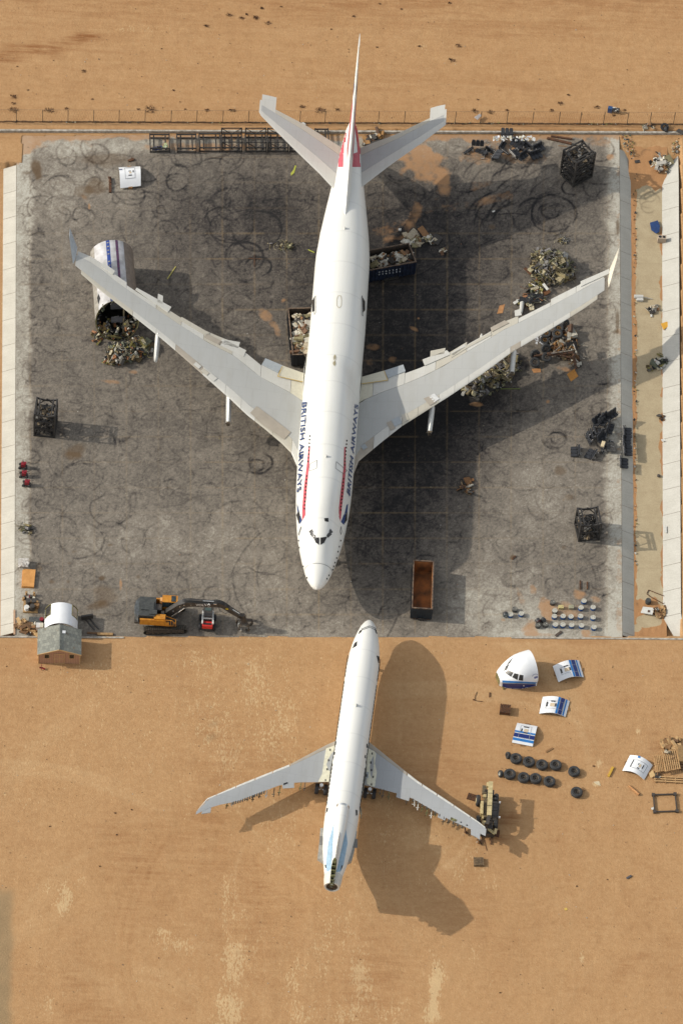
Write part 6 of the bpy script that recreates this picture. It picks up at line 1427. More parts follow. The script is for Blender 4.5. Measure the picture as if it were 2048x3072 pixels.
hb('counterweight', [], mat('counterweight_grey', obs(100, 104, 104), .5, c2=obs(70, 72, 72)), fn=lambda s: s.prism([(-2.95, -1.35), (-3.35, -.9), (-3.5, 0), (-3.35, .9), (-2.95, 1.4)], 1.35, 2.55))
hb('side_panel', [((-1.3, -1.5, 1.85), (2.9, .22, .95)), ((.35, -1.5, 1.65), (.5, .22, .6))], ORA)
hb('tank_cover', [((-.5, -1.15, 2.05), (1.3, .7, .95))], ORA); hb('side_panel', [((-.9, 1.55, 1.9), (1.0, .2, .8))], ORA)
def rail(s):
    for a, b in (((.2, -1.6, 2.5), (.9, -1.6, 2.5)), ((.9, -1.6, 2.5), (1.35, -1.6, 1.9)), ((1.35, -1.6, 1.9), (1.35, -1.6, 1.4)), ((.2, -1.6, 1.5), (.2, -1.6, 2.5)), ((.8, -1.6, 1.4), (.8, -1.6, 2.5)), ((.2, -1.0, 2.5), (1.3, -1.0, 1.9)), ((1.35, -1.6, 1.4), (1.35, -1.0, 1.4)), ((1.35, -1.6, 1.9), (1.35, -1.0, 1.9)), ((1.0, -1.6, 1.45), (.2, -1.6, 1.45)), ((1.1, -1.6, 1.4), (1.1, -1.6, 2.2))): s.beam(a, b, .06)
hb('handrail', [], ORA, fn=rail)
cb = hb('cab', [((.55, 1.0, 3.12), (1.75, .98, .1)), ((-.3, 1.0, 2.2), (.08, .95, 1.7)), ((.5, .55, 1.75), (1.6, .06, .8)), ((.5, 1.46, 1.75), (1.6, .06, .8))], ORA)
hb('cab_window', [((.5, .54, 2.6), (1.5, .04, .9)), ((.5, 1.47, 2.6), (1.5, .04, .9)), ((1.38, 1.0, 2.3), (.05, .85, 1.5))], GLS, cb); hb('roof_hatch', [((.95, 1.0, 3.19), (.5, .8, .05))], GLS, cb)
hb('cab_post', [((-.3, .53, 2.5), (.08, .08, 1.3)), ((1.35, .53, 2.3), (.08, .08, 1.6)), ((1.35, 1.48, 2.3), (.08, .08, 1.6)), ((-.3, 1.48, 2.5), (.08, .08, 1.3)), ((.4, .53, 2.5), (.06, .06, 1.3))], MBK, cb)
hb('air_filter', [((-.35, 1.1, 2.6), (.5, .5, .5))], mat('filter_beige', obs(216, 170, 110), .5)); hb('hydraulic_pumps', [((-.7, .3, 2.0), (.7, .8, .8)), ((-.2, -.3, 1.9), (.4, .5, .6))], MBK)
def arm(name, pts, w, h0, m, par=ex):
    s = MB(); s.M = HM; rows = []
    for i, (x, z, h) in enumerate(pts):
        a = pts[max(0, i - 1)]; b = pts[min(len(pts) - 1, i + 1)]; d = Vector((b[0] - a[0], b[1] - a[1])).normalized(); nx, nz = -d.y * h / 2, d.x * h / 2
        rows.append([(x - nx, -w / 2, z - nz), (x - nx, w / 2, z - nz), (x + nx, w / 2, z + nz), (x + nx, -w / 2, z + nz)])
    s.grid(rows, wrap=True); s.f += [(3, 2, 1, 0), tuple(4 * (len(pts) - 1) + i for i in range(4))]; s.m += [0, 0]; return s.build(name, m, par), s
BOOM = mat('boom_black', (.045, .041, .036), .45, c2=(.028, .025, .022), scale=2)
boom, bs = arm('boom', [(.1, 1.75, .45), (.9, 2.5, .75), (1.8, 3.5, .85), (2.5, 3.95, .8), (3.2, 4.05, .72), (4.6, 4.1, .62), (6.1, 4.1, .5)], .62, 0, BOOM)
stick, _s = arm('stick', [(5.5, 4.35, .35), (6.1, 4.2, .7), (6.7, 3.95, .62), (7.8, 2.9, .5), (8.9, 1.9, .38)], .5, 0, BOOM)
def cyl(name, a, b, par, split=.55):
    s = MB(); s.M = HM; a = Vector(a); b = Vector(b); m_ = a.lerp(b, split); s.tube(a, m_, .11); o = s.build(name, MBK, par, True)
    s = MB(); s.M = HM; s.tube(m_, b, .06); s.build('piston_rod', METAL, o, True)
cyl('boom_cylinder', (.75, -.45, 1.5), (2.3, -.42, 3.5), boom); cyl('boom_cylinder', (.75, .45, 1.5), (2.3, .42, 3.5), boom); cyl('stick_cylinder', (2.4, 0, 4.5), (5.6, 0, 4.55), boom, .6); cyl('bucket_cylinder', (6.3, 0, 4.5), (8.6, 0, 2.5), stick, .62)
def hoses(s):
    for k in range(5):
        y = -.2 + k * .1; pts = [(2.0, y, 4.35), (2.8, y, 4.6), (3.6, y, 4.48), (5.3, y, 4.42), (5.9, y, 4.75), (6.6, y, 4.45), (7.4, y, 3.7)]
        for a, b in zip(pts[:-1], pts[1:]): s.tube(a, b, .03, n=5, caps=False)
    for k in range(3):
        pts = [(6.2, -.28 - .05 * k, 3.9), (6.4, -.4, 3.3), (7.0, -.42, 2.95), (7.6, -.3, 3.1)]
        for a, b in zip(pts[:-1], pts[1:]): s.tube(a, b, .025, n=5, caps=False)
hb('hoses', [], mat('hose_black', (.02, .02, .02), .5), boom, fn=hoses)
hb('light_marker', [((7.15, -.27, 3.62), (.3, .03, .18))], mat('marker_yellow', obs(230, 200, 40), .5), stick)
hb('chrome_pin', [((1.75, -.34, 3.55), (.12, .06, .12)), ((2.2, -.34, 3.9), (.12, .06, .12)), ((3.0, -.34, 4.0), (.1, .06, .1)), ((5.75, -.3, 4.45), (.35, .08, .12)), ((1.0, -.4, 2.7), (.12, .06, .12))], METAL, boom)
EB = Body(bs, ex0, 0); s = MB()
text_on(s, EB, 'VOLVO', [vx(812, 224), vx(986, 228), vx(982, 203), vx(812, 200)], .05, 0)
s.build('lettering', mat('letter_grey', obs(236, 234, 228), .5), boom)
# grapple
s = MB(); s.M = HM; s.tube((9.0, 0, 1.9), (9.2, 0, 1.2), .3, .38, n=12); s.box((8.9, 0, 2.1), (.6, .5, .4)); gr = s.build('grapple_rotator', mat('grapple_brown', obs(84, 68, 46), .7, c2=(.04, .035, .03), scale=4), ex)
for k in range(5):
    a = k * 2 * math.pi / 5 + .3; s = MB(); s.M = HM; c = Vector((9.25, 0, 0)); pts = [(.25, 1.25), (.85, 1.05), (1.0, .55), (.75, .12), (.45, -.0 + .04)]
    P2 = [c + Vector((r_ * math.cos(a), r_ * math.sin(a), z)) for r_, z in pts]
    for p, q, w in zip(P2[:-1], P2[1:], (.34, .36, .3, .2)): s.beam(p, q, w, .12)
    s.build('grapple_tine', MATS['grapple_brown'], gr)
hb('rag', [((8.7, -.35, .75), (.4, .3, .45)), ((8.85, -.7, .3), (.3, .25, .3))], mat('rag_white', obs(228, 222, 206), .8), gr)

# ================================================================ SKID STEER
sk0 = P(*vx(948, 448)); sk = thing('skid_steer_loader', 'small white and red skid steer loader under the excavator boom', 'loader', sk0, R(-1))
RDM = mat('loader_red', obs(206, 50, 44), .45); WHM = mat('loader_white', obs(228, 226, 218), .45)
def bx(name, boxes, m, par, rot=0):
    s = MB()
    for c, sz in boxes: s.box(c, sz)
    return s.build(name, m, par)
bx('body', [((0, .2, .8), (1.05, 2.4, 1.0))], MBK, sk); cab = bx('cab', [((0, .35, 1.95), (1.0, 1.25, .08)), ((0, .95, 1.6), (.95, .06, .7)), ((-.48, .35, 1.55), (.06, 1.2, .8)), ((.48, .35, 1.55), (.06, 1.2, .8))], MBK, sk)
bx('roof_window', [((0, .75, 2.0), (.7, .4, .05))], mat('cab_glass_green', (.06, .09, .08), .2), cab)
bx('rear_hood', [((0, -1.0, 1.15), (1.2, .5, .5)), ((0, -.75, 1.35), (1.0, .5, .12))], RDM, sk); bx('rear_grille', [((0, -.92, 1.42), (.9, .22, .05))], DARK, sk)
for sx in (-1, 1):
    s = MB(); s.beam((sx * .62, -.95, 1.5), (sx * .58, .6, 1.55), .18, .2); s.beam((sx * .58, .6, 1.55), (sx * .58, 1.5, .6), .18, .2); s.build('lift_arm', WHM, sk)
    for y in (-.55, .75):
        s = MB(); s.lathe([(.18, -.14), (.34, -.15), (.39, -.08), (.39, .08), (.34, .15), (.18, .14)], 20, 'X', (sx * .85, y, .39)); s.build('wheel', RUB, sk, True)
    s = MB(); s.beam((sx * .4, 1.5, .12), (sx * .4, 2.6, .08), .14, .06); s.build('fork', MBK, sk)
bx('cross_tube', [((0, -.25, 1.6), (1.15, .14, .14))], WHM, sk); bx('carriage', [((0, 1.55, .5), (1.3, .12, .6))], MBK, sk)
s = MB(); b_ = MB(); b_.box((0, -1.27, 1.15), (1.2, .02, .5)); Bb = Body(b_, sk0, R(-1)); text_on(s, Bb, 'BOBCAT', [vx(898, 549), vx(982, 549), vx(982, 536), vx(898, 536)], .02)
if s.v: s.build('lettering', WHM, sk)

# ================================================================ TELEHANDLER
zv = lambda x, y: (1350 + x / 5.807, 2280 + y / 5.807)
BEI = mat('machine_beige', obs(216, 198, 148), .5, c2=obs(184, 166, 120), scale=3)
th0 = P(*zv(660, 960)); th0.z = 0; th = thing('telehandler', 'beige rough-terrain forklift with a long boom parked at the small airliner right wingtip', 'forklift', th0, R(-3)); tl = local_of(th0, R(-3))
def L3(x, y, z): return tl(P(*zv(x, y), z))
bx('chassis', [((0, 0, .9), (1.0, 5.2, .6)), ((.1, -.3, 1.2), (1.6, 2.6, .3))], MBK, th)
for x, y in ((485, 720), (800, 700), (485, 1080), (790, 1120)):
    p = L3(x, y, .6); s = MB(); s.lathe([(.2, -.22), (.55, -.24), (.68, -.12), (.68, .12), (.55, .24), (.2, .22)], 22, 'X', (p.x, p.y, .68)); wv = s.build('wheel', TYR, th, True)
    s = MB(); s.lathe([(.02, -.26), (.3, -.27), (.34, -.2)], 16, 'X', (p.x, p.y, .68), cap=False); s.build('hub', BEI, wv)
s = MB(); a, b = L3(703, 400, 2.6), L3(676, 985, 2.5); s.beam(a, b, .50, .55); s.build('boom', BEI, th)
s = MB(); s.beam(b + Vector((0, .1, 0)), L3(640, 1130, 2.2), .40, .45); s.build('inner_boom', MBK, th)
s = MB(); c = L3(655, 440, 2.5); s.box(c, (.3, .5, .4)); s.build('boom_pivot', BEI, th)
for q in (585, 797): s = MB(); s.box(L3(695 if q < 700 else 680, q, 2.82), (.5, .05, .05)); s.build('boom_collar', MBK, th)
s = MB(); p = L3(548, 860, 1.6); s.box(p, (.30, 1.7, .8)); s.build('hood', BEI, th); s = MB(); s.box(L3(600, 640, 1.8), (.35, .35, .4)); s.box(L3(556, 930, 1.9), (.22, .3, .25)); s.box(L3(566, 1000, 1.5), (.2, .5, .25)); s.build('hood_detail', BEI, th)
s = MB(); s.box(L3(595, 530, 1.7), (.5, 1.1, .3)); s.box(L3(610, 850, 1.5), (.3, 2.6, .5)); s.build('hydraulic_block', mat('machine_grime', (.05, .045, .035), .7, c2=obs(110, 96, 70), scale=5, lo=.5, hi=.7), th)
s = MB(); x0, x1 = L3(745, 760, 2.2), L3(850, 1010, 2.2)
for (xa, ya), (xb, yb) in (((745, 760), (860, 770)), ((860, 770), (835, 1000)), ((835, 1000), (735, 1010)), ((735, 1010), (745, 760)), ((745, 880), (848, 885))): s.beam(L3(xa, ya, 2.3), L3(xb, yb, 2.3), .08)
for xa, ya in ((745, 760), (860, 770), (835, 1000), (735, 1010)): q = L3(xa, ya, 2.3); s.beam(q, (q.x, q.y, 1.0), .07)
cbt = s.build('cab_frame', MBK, th); s = MB(); s.box(L3(780, 900, 1.3), (.8, 1.7, .5)); s.build('seat', mat('seat_black', (.02, .02, .022), .7), th); s = MB(); s.box(L3(760, 985, 2.0), (.6, .3, .1)); s.build('console', MBK, cbt)
s = MB(); s.box(L3(592, 1110, 1.3), (.5, .4, .5)); s.box(L3(585, 1180, 1.0), (.45, .35, .4)); s.build('front_cover', BEI, th)
s = MB(); s.beam(L3(520, 1230, .9), L3(620, 1190, 1.2), .3, .15); s.beam(L3(650, 1200, 1.1), L3(780, 1290, .9), .3, .15); s.beam(L3(780, 1290, .9), L3(800, 1200, 1.3), .3, .15); s.build('carriage_bracket', BEI, th)
s = MB(); s.beam(L3(530, 1290, .5), L3(770, 1310, .5), .25, .7); s.beam(L3(620, 1110, 2.0), L3(625, 1260, .8), .25, .3); s.build('fork_carriage', MBK, th)
for xa in (560, 725): s = MB(); s.beam(L3(xa, 1320, .12), L3(xa - 18, 1475, .1), .16, .07); s.build('fork', RUSTY, th)
s = MB(); q = L3(862, 748, 2.4); s.box(q, (.2, .12, .3)); s.build('mirror', mat('mirror_white', obs(225, 225, 225), .3), th); s = MB(); s.box(L3(855, 1005, 2.2), (.2, .12, .25)); s.build('mirror', MATS['mirror_white'], th)
s = MB(); s.tube(L3(620, 500, 1.6), L3(600, 560, 2.2), .07); s.build('exhaust_pipe', MBK, th)
s = MB(); s.beam(L3(755, 610, 1.6), L3(762, 640, 1.2), .1, .5); s.build('rear_bracket', MBK, th)

# ================================================================ SHED
zs_ = lambda x, y: (40 + x / 4.3556, 1750 + y / 4.3556)
a, b = P(*zs_(330, 1046)), P(*zs_(868, 1052)); shz = math.atan2((b - a).y, (b - a).x); Wd = (b - a).length; Dd = 3.15
c = (a + b) / 2 + Vector((-math.sin(shz), math.cos(shz), 0)) * Dd / 2
shed = thing('shed', 'small wooden shed with grey shingle roof and pinkish walls at the lower left', 'shed', c, shz)
SID = NT('siding_pink'); wv = SID.N.new('ShaderNodeTexWave'); wv.bands_direction = 'X'; wv.inputs['Scale'].default_value = 1.6; SID.lk(SID.tc.outputs['Object'], wv.inputs['Vector']); SIDM = SID.done(SID.mix(SID.mth('MULTIPLY', SID.mth('SUBTRACT', wv.outputs['Fac'], .8), 4, True), SID.mix(SID.noise(2, 5), obs(176, 134, 104), obs(192, 150, 120)), obs(140, 98, 74)), .7)
TRM = mat('shed_trim', obs(206, 168, 116), .7); x, y, E_, Rg = Wd / 2, Dd / 2, 2.0, 2.95
s = MB(); s.add([(-x, -y, 0), (x, -y, 0), (x, -y, E_), (0, -y, Rg), (-x, -y, E_), (-x, y, 0), (x, y, 0), (x, y, E_), (0, y, Rg), (-x, y, E_)], [(0, 1, 2, 3, 4), (9, 8, 7, 6, 5), (1, 6, 7, 2), (0, 4, 9, 5), (2, 7, 8, 3), (3, 8, 9, 4)]); s.build('wall', SIDM, shed)
def shingle_mat():
    t = NT('roof_shingles'); mp = t.map((1, 1, 1)); br = t.N.new('ShaderNodeTexBrick'); br.inputs['Scale'].default_value = 1; br.inputs['Brick Width'].default_value = .32; br.inputs['Row Height'].default_value = .42; br.inputs['Mortar Size'].default_value = .012
    sw = t.N.new('ShaderNodeMapping'); sw.inputs['Rotation'].default_value = (0, 0, math.pi / 2); t.lk(t.tc.outputs['Object'], sw.inputs['Vector'])
    t.lk(t.tc.outputs['Object'], br.inputs['Vector']); br.inputs['Color1'].default_value = (*obs(158, 158, 146), 1); br.inputs['Color2'].default_value = (*obs(122, 122, 114), 1); br.inputs['Mortar'].default_value = (*obs(96, 98, 92), 1)
    n = t.noise(2.4, 3); c = t.mix(t.mth('MULTIPLY', t.mth('SUBTRACT', n, .62), 8, True), br.outputs['Color'], obs(132, 110, 84)); c = t.mix(.3, c, t.ramp(t.noise(9, 4), [(.3, obs(90, 96, 92)), (.7, obs(160, 162, 150))])); return t.done(c, .9)
RFM = shingle_mat(); ov, of_ = .16, .22
for sx in (-1, 1):
    sl = (Rg - E_) / x; s = MB(); z1 = E_ - sl * ov
    s.slab([(0, -y - of_, Rg + .09), (sx * (x + ov), -y - of_, z1 + .09), (sx * (x + ov), y + of_, z1 + .09), (0, y + of_, Rg + .09)], .08); rf = s.build('roof', RFM, shed)
    s = MB(); s.beam((0, -y - of_ - .02, Rg + .02), (sx * (x + ov), -y - of_ - .02, z1 + .02), .05, .16); s.build('fascia', TRM, rf)
    if sx > 0:
        s = MB(); s.box((.5, .75, Rg - .12), (.36, .36, .34)); s.build('roof_vent', mat('vent_white', obs(224, 226, 226), .4), rf)
s = MB(); s.box((0, 0, Rg + .11), (.14, Dd + 2 * of_, .06)); s.build('ridge_cap', RFM, shed)
for px in (-1.42, 1.42):
    s = MB(); s.box((px, -y - .02, 1.45), (.62, .05, .85)); w_ = s.build('window', TRM, shed); s = MB(); s.box((px, -y - .05, 1.62), (.5, .03, .33)); s.box((px, -y - .05, 1.27), (.5, .03, .33)); s.build('pane', GLASSD, w_)
s = MB(); s.box((0, -y - .02, .98), (1.12, .04, 1.86)); dr = s.build('door', SIDM, shed); s = MB()
for q in (-.56, 0, .56): s.box((q, -y - .045, .98), (.07, .03, 1.86))
for q in (.08, .98, 1.9): s.box((0, -y - .05, q), (1.18, .03, .07))
s.build('door_trim', TRM, dr); s = MB()
for q in (-x, x): s.box((q, -y - .01, 1.0), (.09, .06, 2.0))
s.build('corner_trim', TRM, shed)

# ================================================================ WHITE FUSELAGE ARCH BEHIND THE SHED
a, b = P(*zs_(398, 690)), P(*zs_(836, 690)); ac = (a + b) / 2; rr = (b - a).length / 2; arch = thing('fuselage_arch', 'white arched fuselage piece with cut window openings standing behind the shed', 'fuselage section', ac, 0); La = 2.95; z0 = .62
def arc_pts(y, k, t0, t1, n=28): return [(rr * k * math.cos(t), y, z0 + rr * k * math.sin(t)) for t in np.linspace(t0, t1, n)]
s = MB(); AW = SEC_WHITE
ys = np.linspace(0, La, 9)
for k, fl in ((1.0, 0), (.97, 1)):
    rows = [arc_pts(y, k, R(-8), R(188), 41) for y in ys]; nu = 41; off = len(s.v); vs = [p for r_ in rows for p in r_]; fs = []
    for j in range(8):
        for i in range(40):
            ang = -8 + 196 * (i + .5) / 40
            if j >= 4 and (16 < ang < 50 or 130 < ang < 164) and j < 8: continue
            fs.append((j*nu+i, j*nu+i+1, (j+1)*nu+i+1, (j+1)*nu+i))
    s.cur = fl; s.add(vs, fs)
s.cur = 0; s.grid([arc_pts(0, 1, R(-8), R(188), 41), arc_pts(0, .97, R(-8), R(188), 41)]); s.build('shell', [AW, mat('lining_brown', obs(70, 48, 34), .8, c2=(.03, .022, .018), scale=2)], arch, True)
for t0, t1 in ((16, 50), (130, 164)):
    s = MB()
    for y in (La * .5, La * .99):
        pts = arc_pts(y, 1.0, R(t0), R(t1), 6)
        for p, q in zip(pts[:-1], pts[1:]): s.beam(p, q, .09, .09)
    for t in (t0, t1):
        p = (rr * math.cos(R(t)), La * .5, z0 + rr * math.sin(R(t))); q = (p[0], La, p[2]); s.beam(p, q, .09, .09)
    s.build('window_frame', OLIV, arch)
for sx in (-1, 1): s = MB(); s.box((sx * rr * .97, La / 2, .3), (.12, La, .6)); s.build('sill_beam', mat('sill_dark', (.06, .05, .045), .7), arch)
s = MB(); s.box((-.5, .55, 1.3), (.5, .05, .4)); s.build('inner_panel', mat('inner_brown', obs(110, 64, 36), .8), arch)

# ================================================================ SMALL MACHINES AND GOODS ON THE LEFT MARGIN
MR = mat('machine_red', obs(160, 30, 44), .45, c2=obs(110, 20, 32), scale=4)
for i, (px, py, lb) in enumerate([(70, 1396, 'topmost of the three small red engine units on the left pad margin'), (72, 1422, 'middle one of the three small red engine units on the left pad margin'), (81, 1449, 'lowest of the three small red engine units on the left pad margin')]):
    c = P(px, py + 6); r = thing('engine_unit', lb, 'engine', c, R(random.uniform(-8, 8)), 'small red engine units')
    bx('body', [((0, 0, .55), (.5, .5, .5)), ((.2, 0, .85), (.3, .3, .2))], MR, r); bx('skid', [((0, 0, .2), (.9, .55, .1))], MBK, r)
    for x_, y_ in ((-.38, -.3), (-.38, .32), (.34, -.28)): s = MB(); s.lathe([(.08, -.07), (.18, -.08), (.2, 0), (.18, .08), (.08, .07)], 14, 'Y', (x_, y_, .2)); s.build('wheel', RUB, r, True)
    s = MB(); s.tube((.3, -.2, .6), (.75, -.1, .7), .03, n=6); s.tube((.3, .2, .6), (.75, .25, .75), .03, n=6); s.tube((0, .1, .8), (-.1, .35, 1.0), .05, n=6); s.build('handle', MBK, r)
s = MB(); s.box(P(70, 1694) + Vector((0, 0, .35)), (1.2, 1.0, .5), rz=.03)
for k in range(9): s.box(P(58 + random.uniform(0, 25), 1684 + random.uniform(0, 16), .6), (.4, .25, .08), rz=k, rx=.2)
tag(s.build('wrapped_load', mat('wrap_white', obs(226, 222, 212), .5, c2=obs(170, 160, 150), scale=3)), 'white wrapped load on a pallet on the left pad margin above the orange boards', 'wrapped load')
s = MB()
for k in range(3): s.box(P(84.5, 1739) + Vector((.03 * k, .02 * k, .06 + k * .1)), (1.45 - .05 * (k == 2), 2.5, .09), rz=-.02 * k)
tag(s.build('plywood_stack', mat('plywood_orange', obs(222, 160, 88), .7, c2=obs(200, 140, 72), scale=2)), 'stack of orange plywood sheets on the left pad margin', 'plywood')
r = thing('drum_crate', 'wooden tray holding black and white drums at the lower left pad margin', 'crate', P(92, 1822), 0); bx('tray', [((0, 0, .1), (1.7, 1.7, .2))], WOOD[0], r)
for x_, y_, h_, m in ((-.45, -.45, .7, WHM), (.2, -.45, .95, MBK), (-.3, .3, .95, MBK), (.35, .3, 1.0, MBK), (.7, -.1, .8, WOOD[1])): s = MB(); s.tube((x_, y_, .2), (x_, y_, h_), .3, n=18); s.build('drum', m, r, True)
r = thing('oil_bottles', 'red and cream bottles and cans standing above the tray of drums', 'bottles', P(84, 1795), 0)
for k in range(9): s = MB(); x_, y_ = random.uniform(-.6, .9), random.uniform(-.4, .6); s.tube((x_, y_, 0), (x_, y_, random.uniform(.3, .6)), random.uniform(.1, .16), n=10); s.build('bottle', random.choice([MR, WHM, CREAM, MBK, WOOD[0]]), r, True)
r = thing('fork_attachment', 'black pallet fork attachment lying on the pad right of the white arch', 'fork attachment', P(*zs_(965, 470)), R(14)); bx('carriage', [((0, 0, .45), (1.35, .2, .7)), ((0, .25, .2), (1.3, .5, .12))], MBK, r)
for xa in (-.25, .25): s = MB(); s.beam((xa, 0, .08), (xa + .75, -1.7, .06), .15, .08); s.build('fork', MBK, r)
plank('long brown plank and timbers lying by the kerb right of the shed', zs_(965, 648), zs_(1310, 664), .22, .12, .06, WOOD[3]); plank('thick light timber on the kerb right of the shed', zs_(1095, 664), zs_(1300, 668), .3, .2, .12, WOOD[0])
plank('upright board along the left pad edge beside the shed goods', (43, 1830), (43, 1904), .22, .1, .05, mat('board_pink', obs(196, 160, 128), .8))
s = MB(); s.box(P(106, 1868) + Vector((0, 0, .15)), (1.5, 1.2, .3)); tag(s.build('steel_mesh_stack', mat('mesh_grey', obs(98, 100, 96), .7, c2=obs(64, 66, 64), scale=5)), 'grey stack of mesh panels left of the white arch', 'mesh panels')
s = MB(); s.tube(P(125, 1864), P(125, 1864) + Vector((0, 0, .5)), .24, n=16); tag(s.build('red_drum', MR, None, True), 'small red can against the left side of the white arch', 'can')
s = MB(); s.box(P(115, 1892) + Vector((0, 0, .55)), (.5, .7, 1.1)); tag(s.build('cabinet', mat('cabinet_white', obs(214, 210, 204), .5)), 'white metal cabinet standing beside the shed roof', 'cabinet'); s = MB(); s.box(P(124.5, 1893) + Vector((0, 0, .6)), (.4, .6, 1.2)); tag(s.build('cabinet', CREAM), 'cream cabinet between the white cabinet and the arch', 'cabinet')
s = MB(); c = P(128, 2008); s.tube(c + Vector((-.2, .15, .2)), c + Vector((.3, -.1, .15)), .05, n=6); s.tube(c + Vector((-.1, -.2, .05)), c + Vector((-.15, .3, .5)), .03, n=6); s.box(c + Vector((.1, 0, .15)), (.35, .15, .12), rz=-.5); s.lathe([(.1, -.03), (.16, 0), (.1, .03)], 12, 'Y', (c.x - .25, c.y + .1, .16)); tag(s.build('hand_cultivator', MR), 'small red tool lying on the sand in front of the shed', 'tool')

# ================================================================ SHORT DRUMS
DB1 = mat('drum_blue', obs(44, 92, 148), .45, c2=obs(34, 70, 120), scale=4); LID = mat('drum_lid', obs(214, 212, 200), .5, c2=obs(180, 176, 160), scale=6)
def make_drum(label, body, lid, r=.31, h=.40):
    d = thing('short_drum', label, 'drum', (0, 0, 0), 0, 'short drums at the lower right pad corner'); s = MB(); s.lathe([(r * .97, 0), (r, .03), (r, h * .32), (r * 1.02, h * .35), (r, h * .38), (r, h * .64), (r * 1.02, h * .67), (r, h * .7), (r, h - .02), (r * .98, h)], 24); s.build('body', body, d, True)
    s = MB(); s.lathe([(r * 1.01, h - .03), (r * 1.01, h + .015), (r * .93, h + .02), (r * .90, h + .004), (.001, h + .004)], 24, cap=False); l_ = s.build('lid', lid, d, True); s = MB(); s.lathe([(.05, h + .004), (.05, h + .03), (.001, h + .03)], 10, c=(r * .4, r * .3, 0), cap=False); s.lathe([(r * .42, h + .004), (r * .45, h + .014), (r * .48, h + .004)], 20, cap=False); s.build('bung', LID if lid is not LID else mat('bung_grey', obs(160, 158, 150), .5), l_)
    return d
zr_ = lambda x, y: (1480 + x / 3.92, 1760 + y / 3.92)
blue = [((1063, 165), 'blue short drum alone at the top of the drum group'), ((1028, 245), 'blue short drum left of the pair just below the topmost drum'), ((1170, 240), 'blue short drum right of the pair just below the topmost drum'), ((715, 345), 'first blue short drum from the left in the upper long row'), ((817, 345), 'second blue short drum from the left in the upper long row'), ((910, 350), 'third blue short drum from the left in the upper long row'), ((1023, 345), 'fourth blue short drum from the left in the upper long row'), ((1170, 360), 'rightmost blue short drum of the upper long row'),
        ((727, 445), 'first blue short drum from the left in the lower long row'), ((815, 445), 'second blue short drum from the left in the lower long row'), ((918, 450), 'third blue short drum from the left in the lower long row'), ((1035, 455), 'fourth blue short drum from the left in the lower long row'), ((1180, 475), 'rightmost blue short drum of the lower long row, nearest the kerb'), ((200, 325), 'blue short drum beside the fallen dark drum, far left'), ((325, 315), 'blue short drum standing alone right of the far left ones')]
d0 = make_drum('x', DB1, LID); chd = tree(d0)
for i, (p, lb) in enumerate(blue):
    q = P(*zr_(*p), .40); q.z = 0
    if i == 0: d0.location = q; d0['label'] = lb
    else: dup(d0, q, random.uniform(0, 6), lb, chd)
LGD = mat('lid_grey', obs(120, 118, 108), .6, c2=obs(84, 82, 76)); DKD = mat('drum_dark', (.035, .036, .036), .5)
for p, lb, lm in [((695, 180), 'black short drum above the long rows, near the yellow boxes', LGD), ((250, 260), 'black short drum behind the far left blue drums', LGD), ((720, 280), 'grey short drum with white lid just above the long rows', LID), ((522, 450), 'dark short drum with grey lid, left of the two below the fallen drums', LGD), ((612, 440), 'dark short drum with grey lid, right of the two below the fallen drums', LGD)]:
    d = make_drum(lb, DKD, lm); q = P(*zr_(*p), .40); q.z = 0; d.location = q
for p, lb, rz, lm in [((135, 312), 'fallen dark drum beside the leftmost blue drum', R(-80), mat('lid_slate', obs(96, 108, 112), .5)), ((510, 388), 'fallen black drum with a dark red end', R(-60), mat('lid_red', obs(84, 30, 26), .6)), ((570, 410), 'fallen black drum touching the two grey-lidded drums', R(55), DKD)]:
    d = make_drum(lb, DKD, lm); q = P(*zr_(*p), .3); d.location = (q.x, q.y, .31); d.rotation_euler = (0, R(90), rz)
for p, lb, m in [((790, 255), 'yellow box between the short drums', mat('box_yellow', obs(206, 190, 130), .7)), ((910, 255), 'grey-green box right of the yellow box among the drums', mat('box_greygreen', obs(168, 164, 136), .7))]:
    s = MB(); s.box(P(*zr_(*p)) + Vector((0, 0, .2)), (.58, .42, .35), rz=.05); s.box(P(*zr_(*p)) + Vector((.1, .05, .39)), (.12, .12, .04)); tag(s.build('box', m), lb, 'box')

# ================================================================ AIRLINE SEATS
STB = mat('seat_leather', (.014, .015, .018), .5, c2=(.028, .029, .032), scale=3); FRM = mat('seat_frame', (.5, .48, .45), .5, .3, c2=(.10, .09, .08), scale=8)
def make_seats(label, n=3):   # real rows are 1.6 m wide
    r = thing('seat_row', label, 'airline seats', (0, 0, 0), 0, 'discarded airline seat rows'); w = .5
    for k in range(n):
        x_ = (k - (n - 1) / 2) * w; s = MB(); s.box((x_, 0, .42), (w * .92, .5, .14)); s.build('seat_cushion', STB, r)
        s = MB(); s.box((x_, .34, .78), (w * .90, .13, .72), rx=R(-14)); s.box((x_, .44, 1.15), (w * .7, .12, .2), rx=R(-14)); s.build('backrest', STB, r)
    for k in range(n + 1): x_ = (k - n / 2) * w; s = MB(); s.beam((x_, -.22, .62), (x_, .22, .62), .05, .06); s.build('armrest', STB, r)
    s = MB()
    for yy in (-.15, .18): s.tube((-n * w / 2, yy, .32), (n * w / 2, yy, .32), .035, n=6)
    for xx in (-w * .8, w * .8): s.beam((xx, -.2, .03), (xx, .25, .03), .06, .05); s.beam((xx, -.15, .03), (xx, 0, .32), .05); s.beam((xx, .2, .03), (xx, .15, .32), .05)
    s.build('frame', FRM, r); return r
r0 = make_seats('x'); chs = tree(r0); first = [True]
def put_seat(loc, rot, lb):
    loc = Vector(loc)
    if first[0]: o = r0; first[0] = False
    else: o = dup(r0, loc, 0, lb, chs)
    o.location = loc; o.rotation_euler = rot; o['label'] = lb; o.scale = (1.04, 1.04, 1.04)
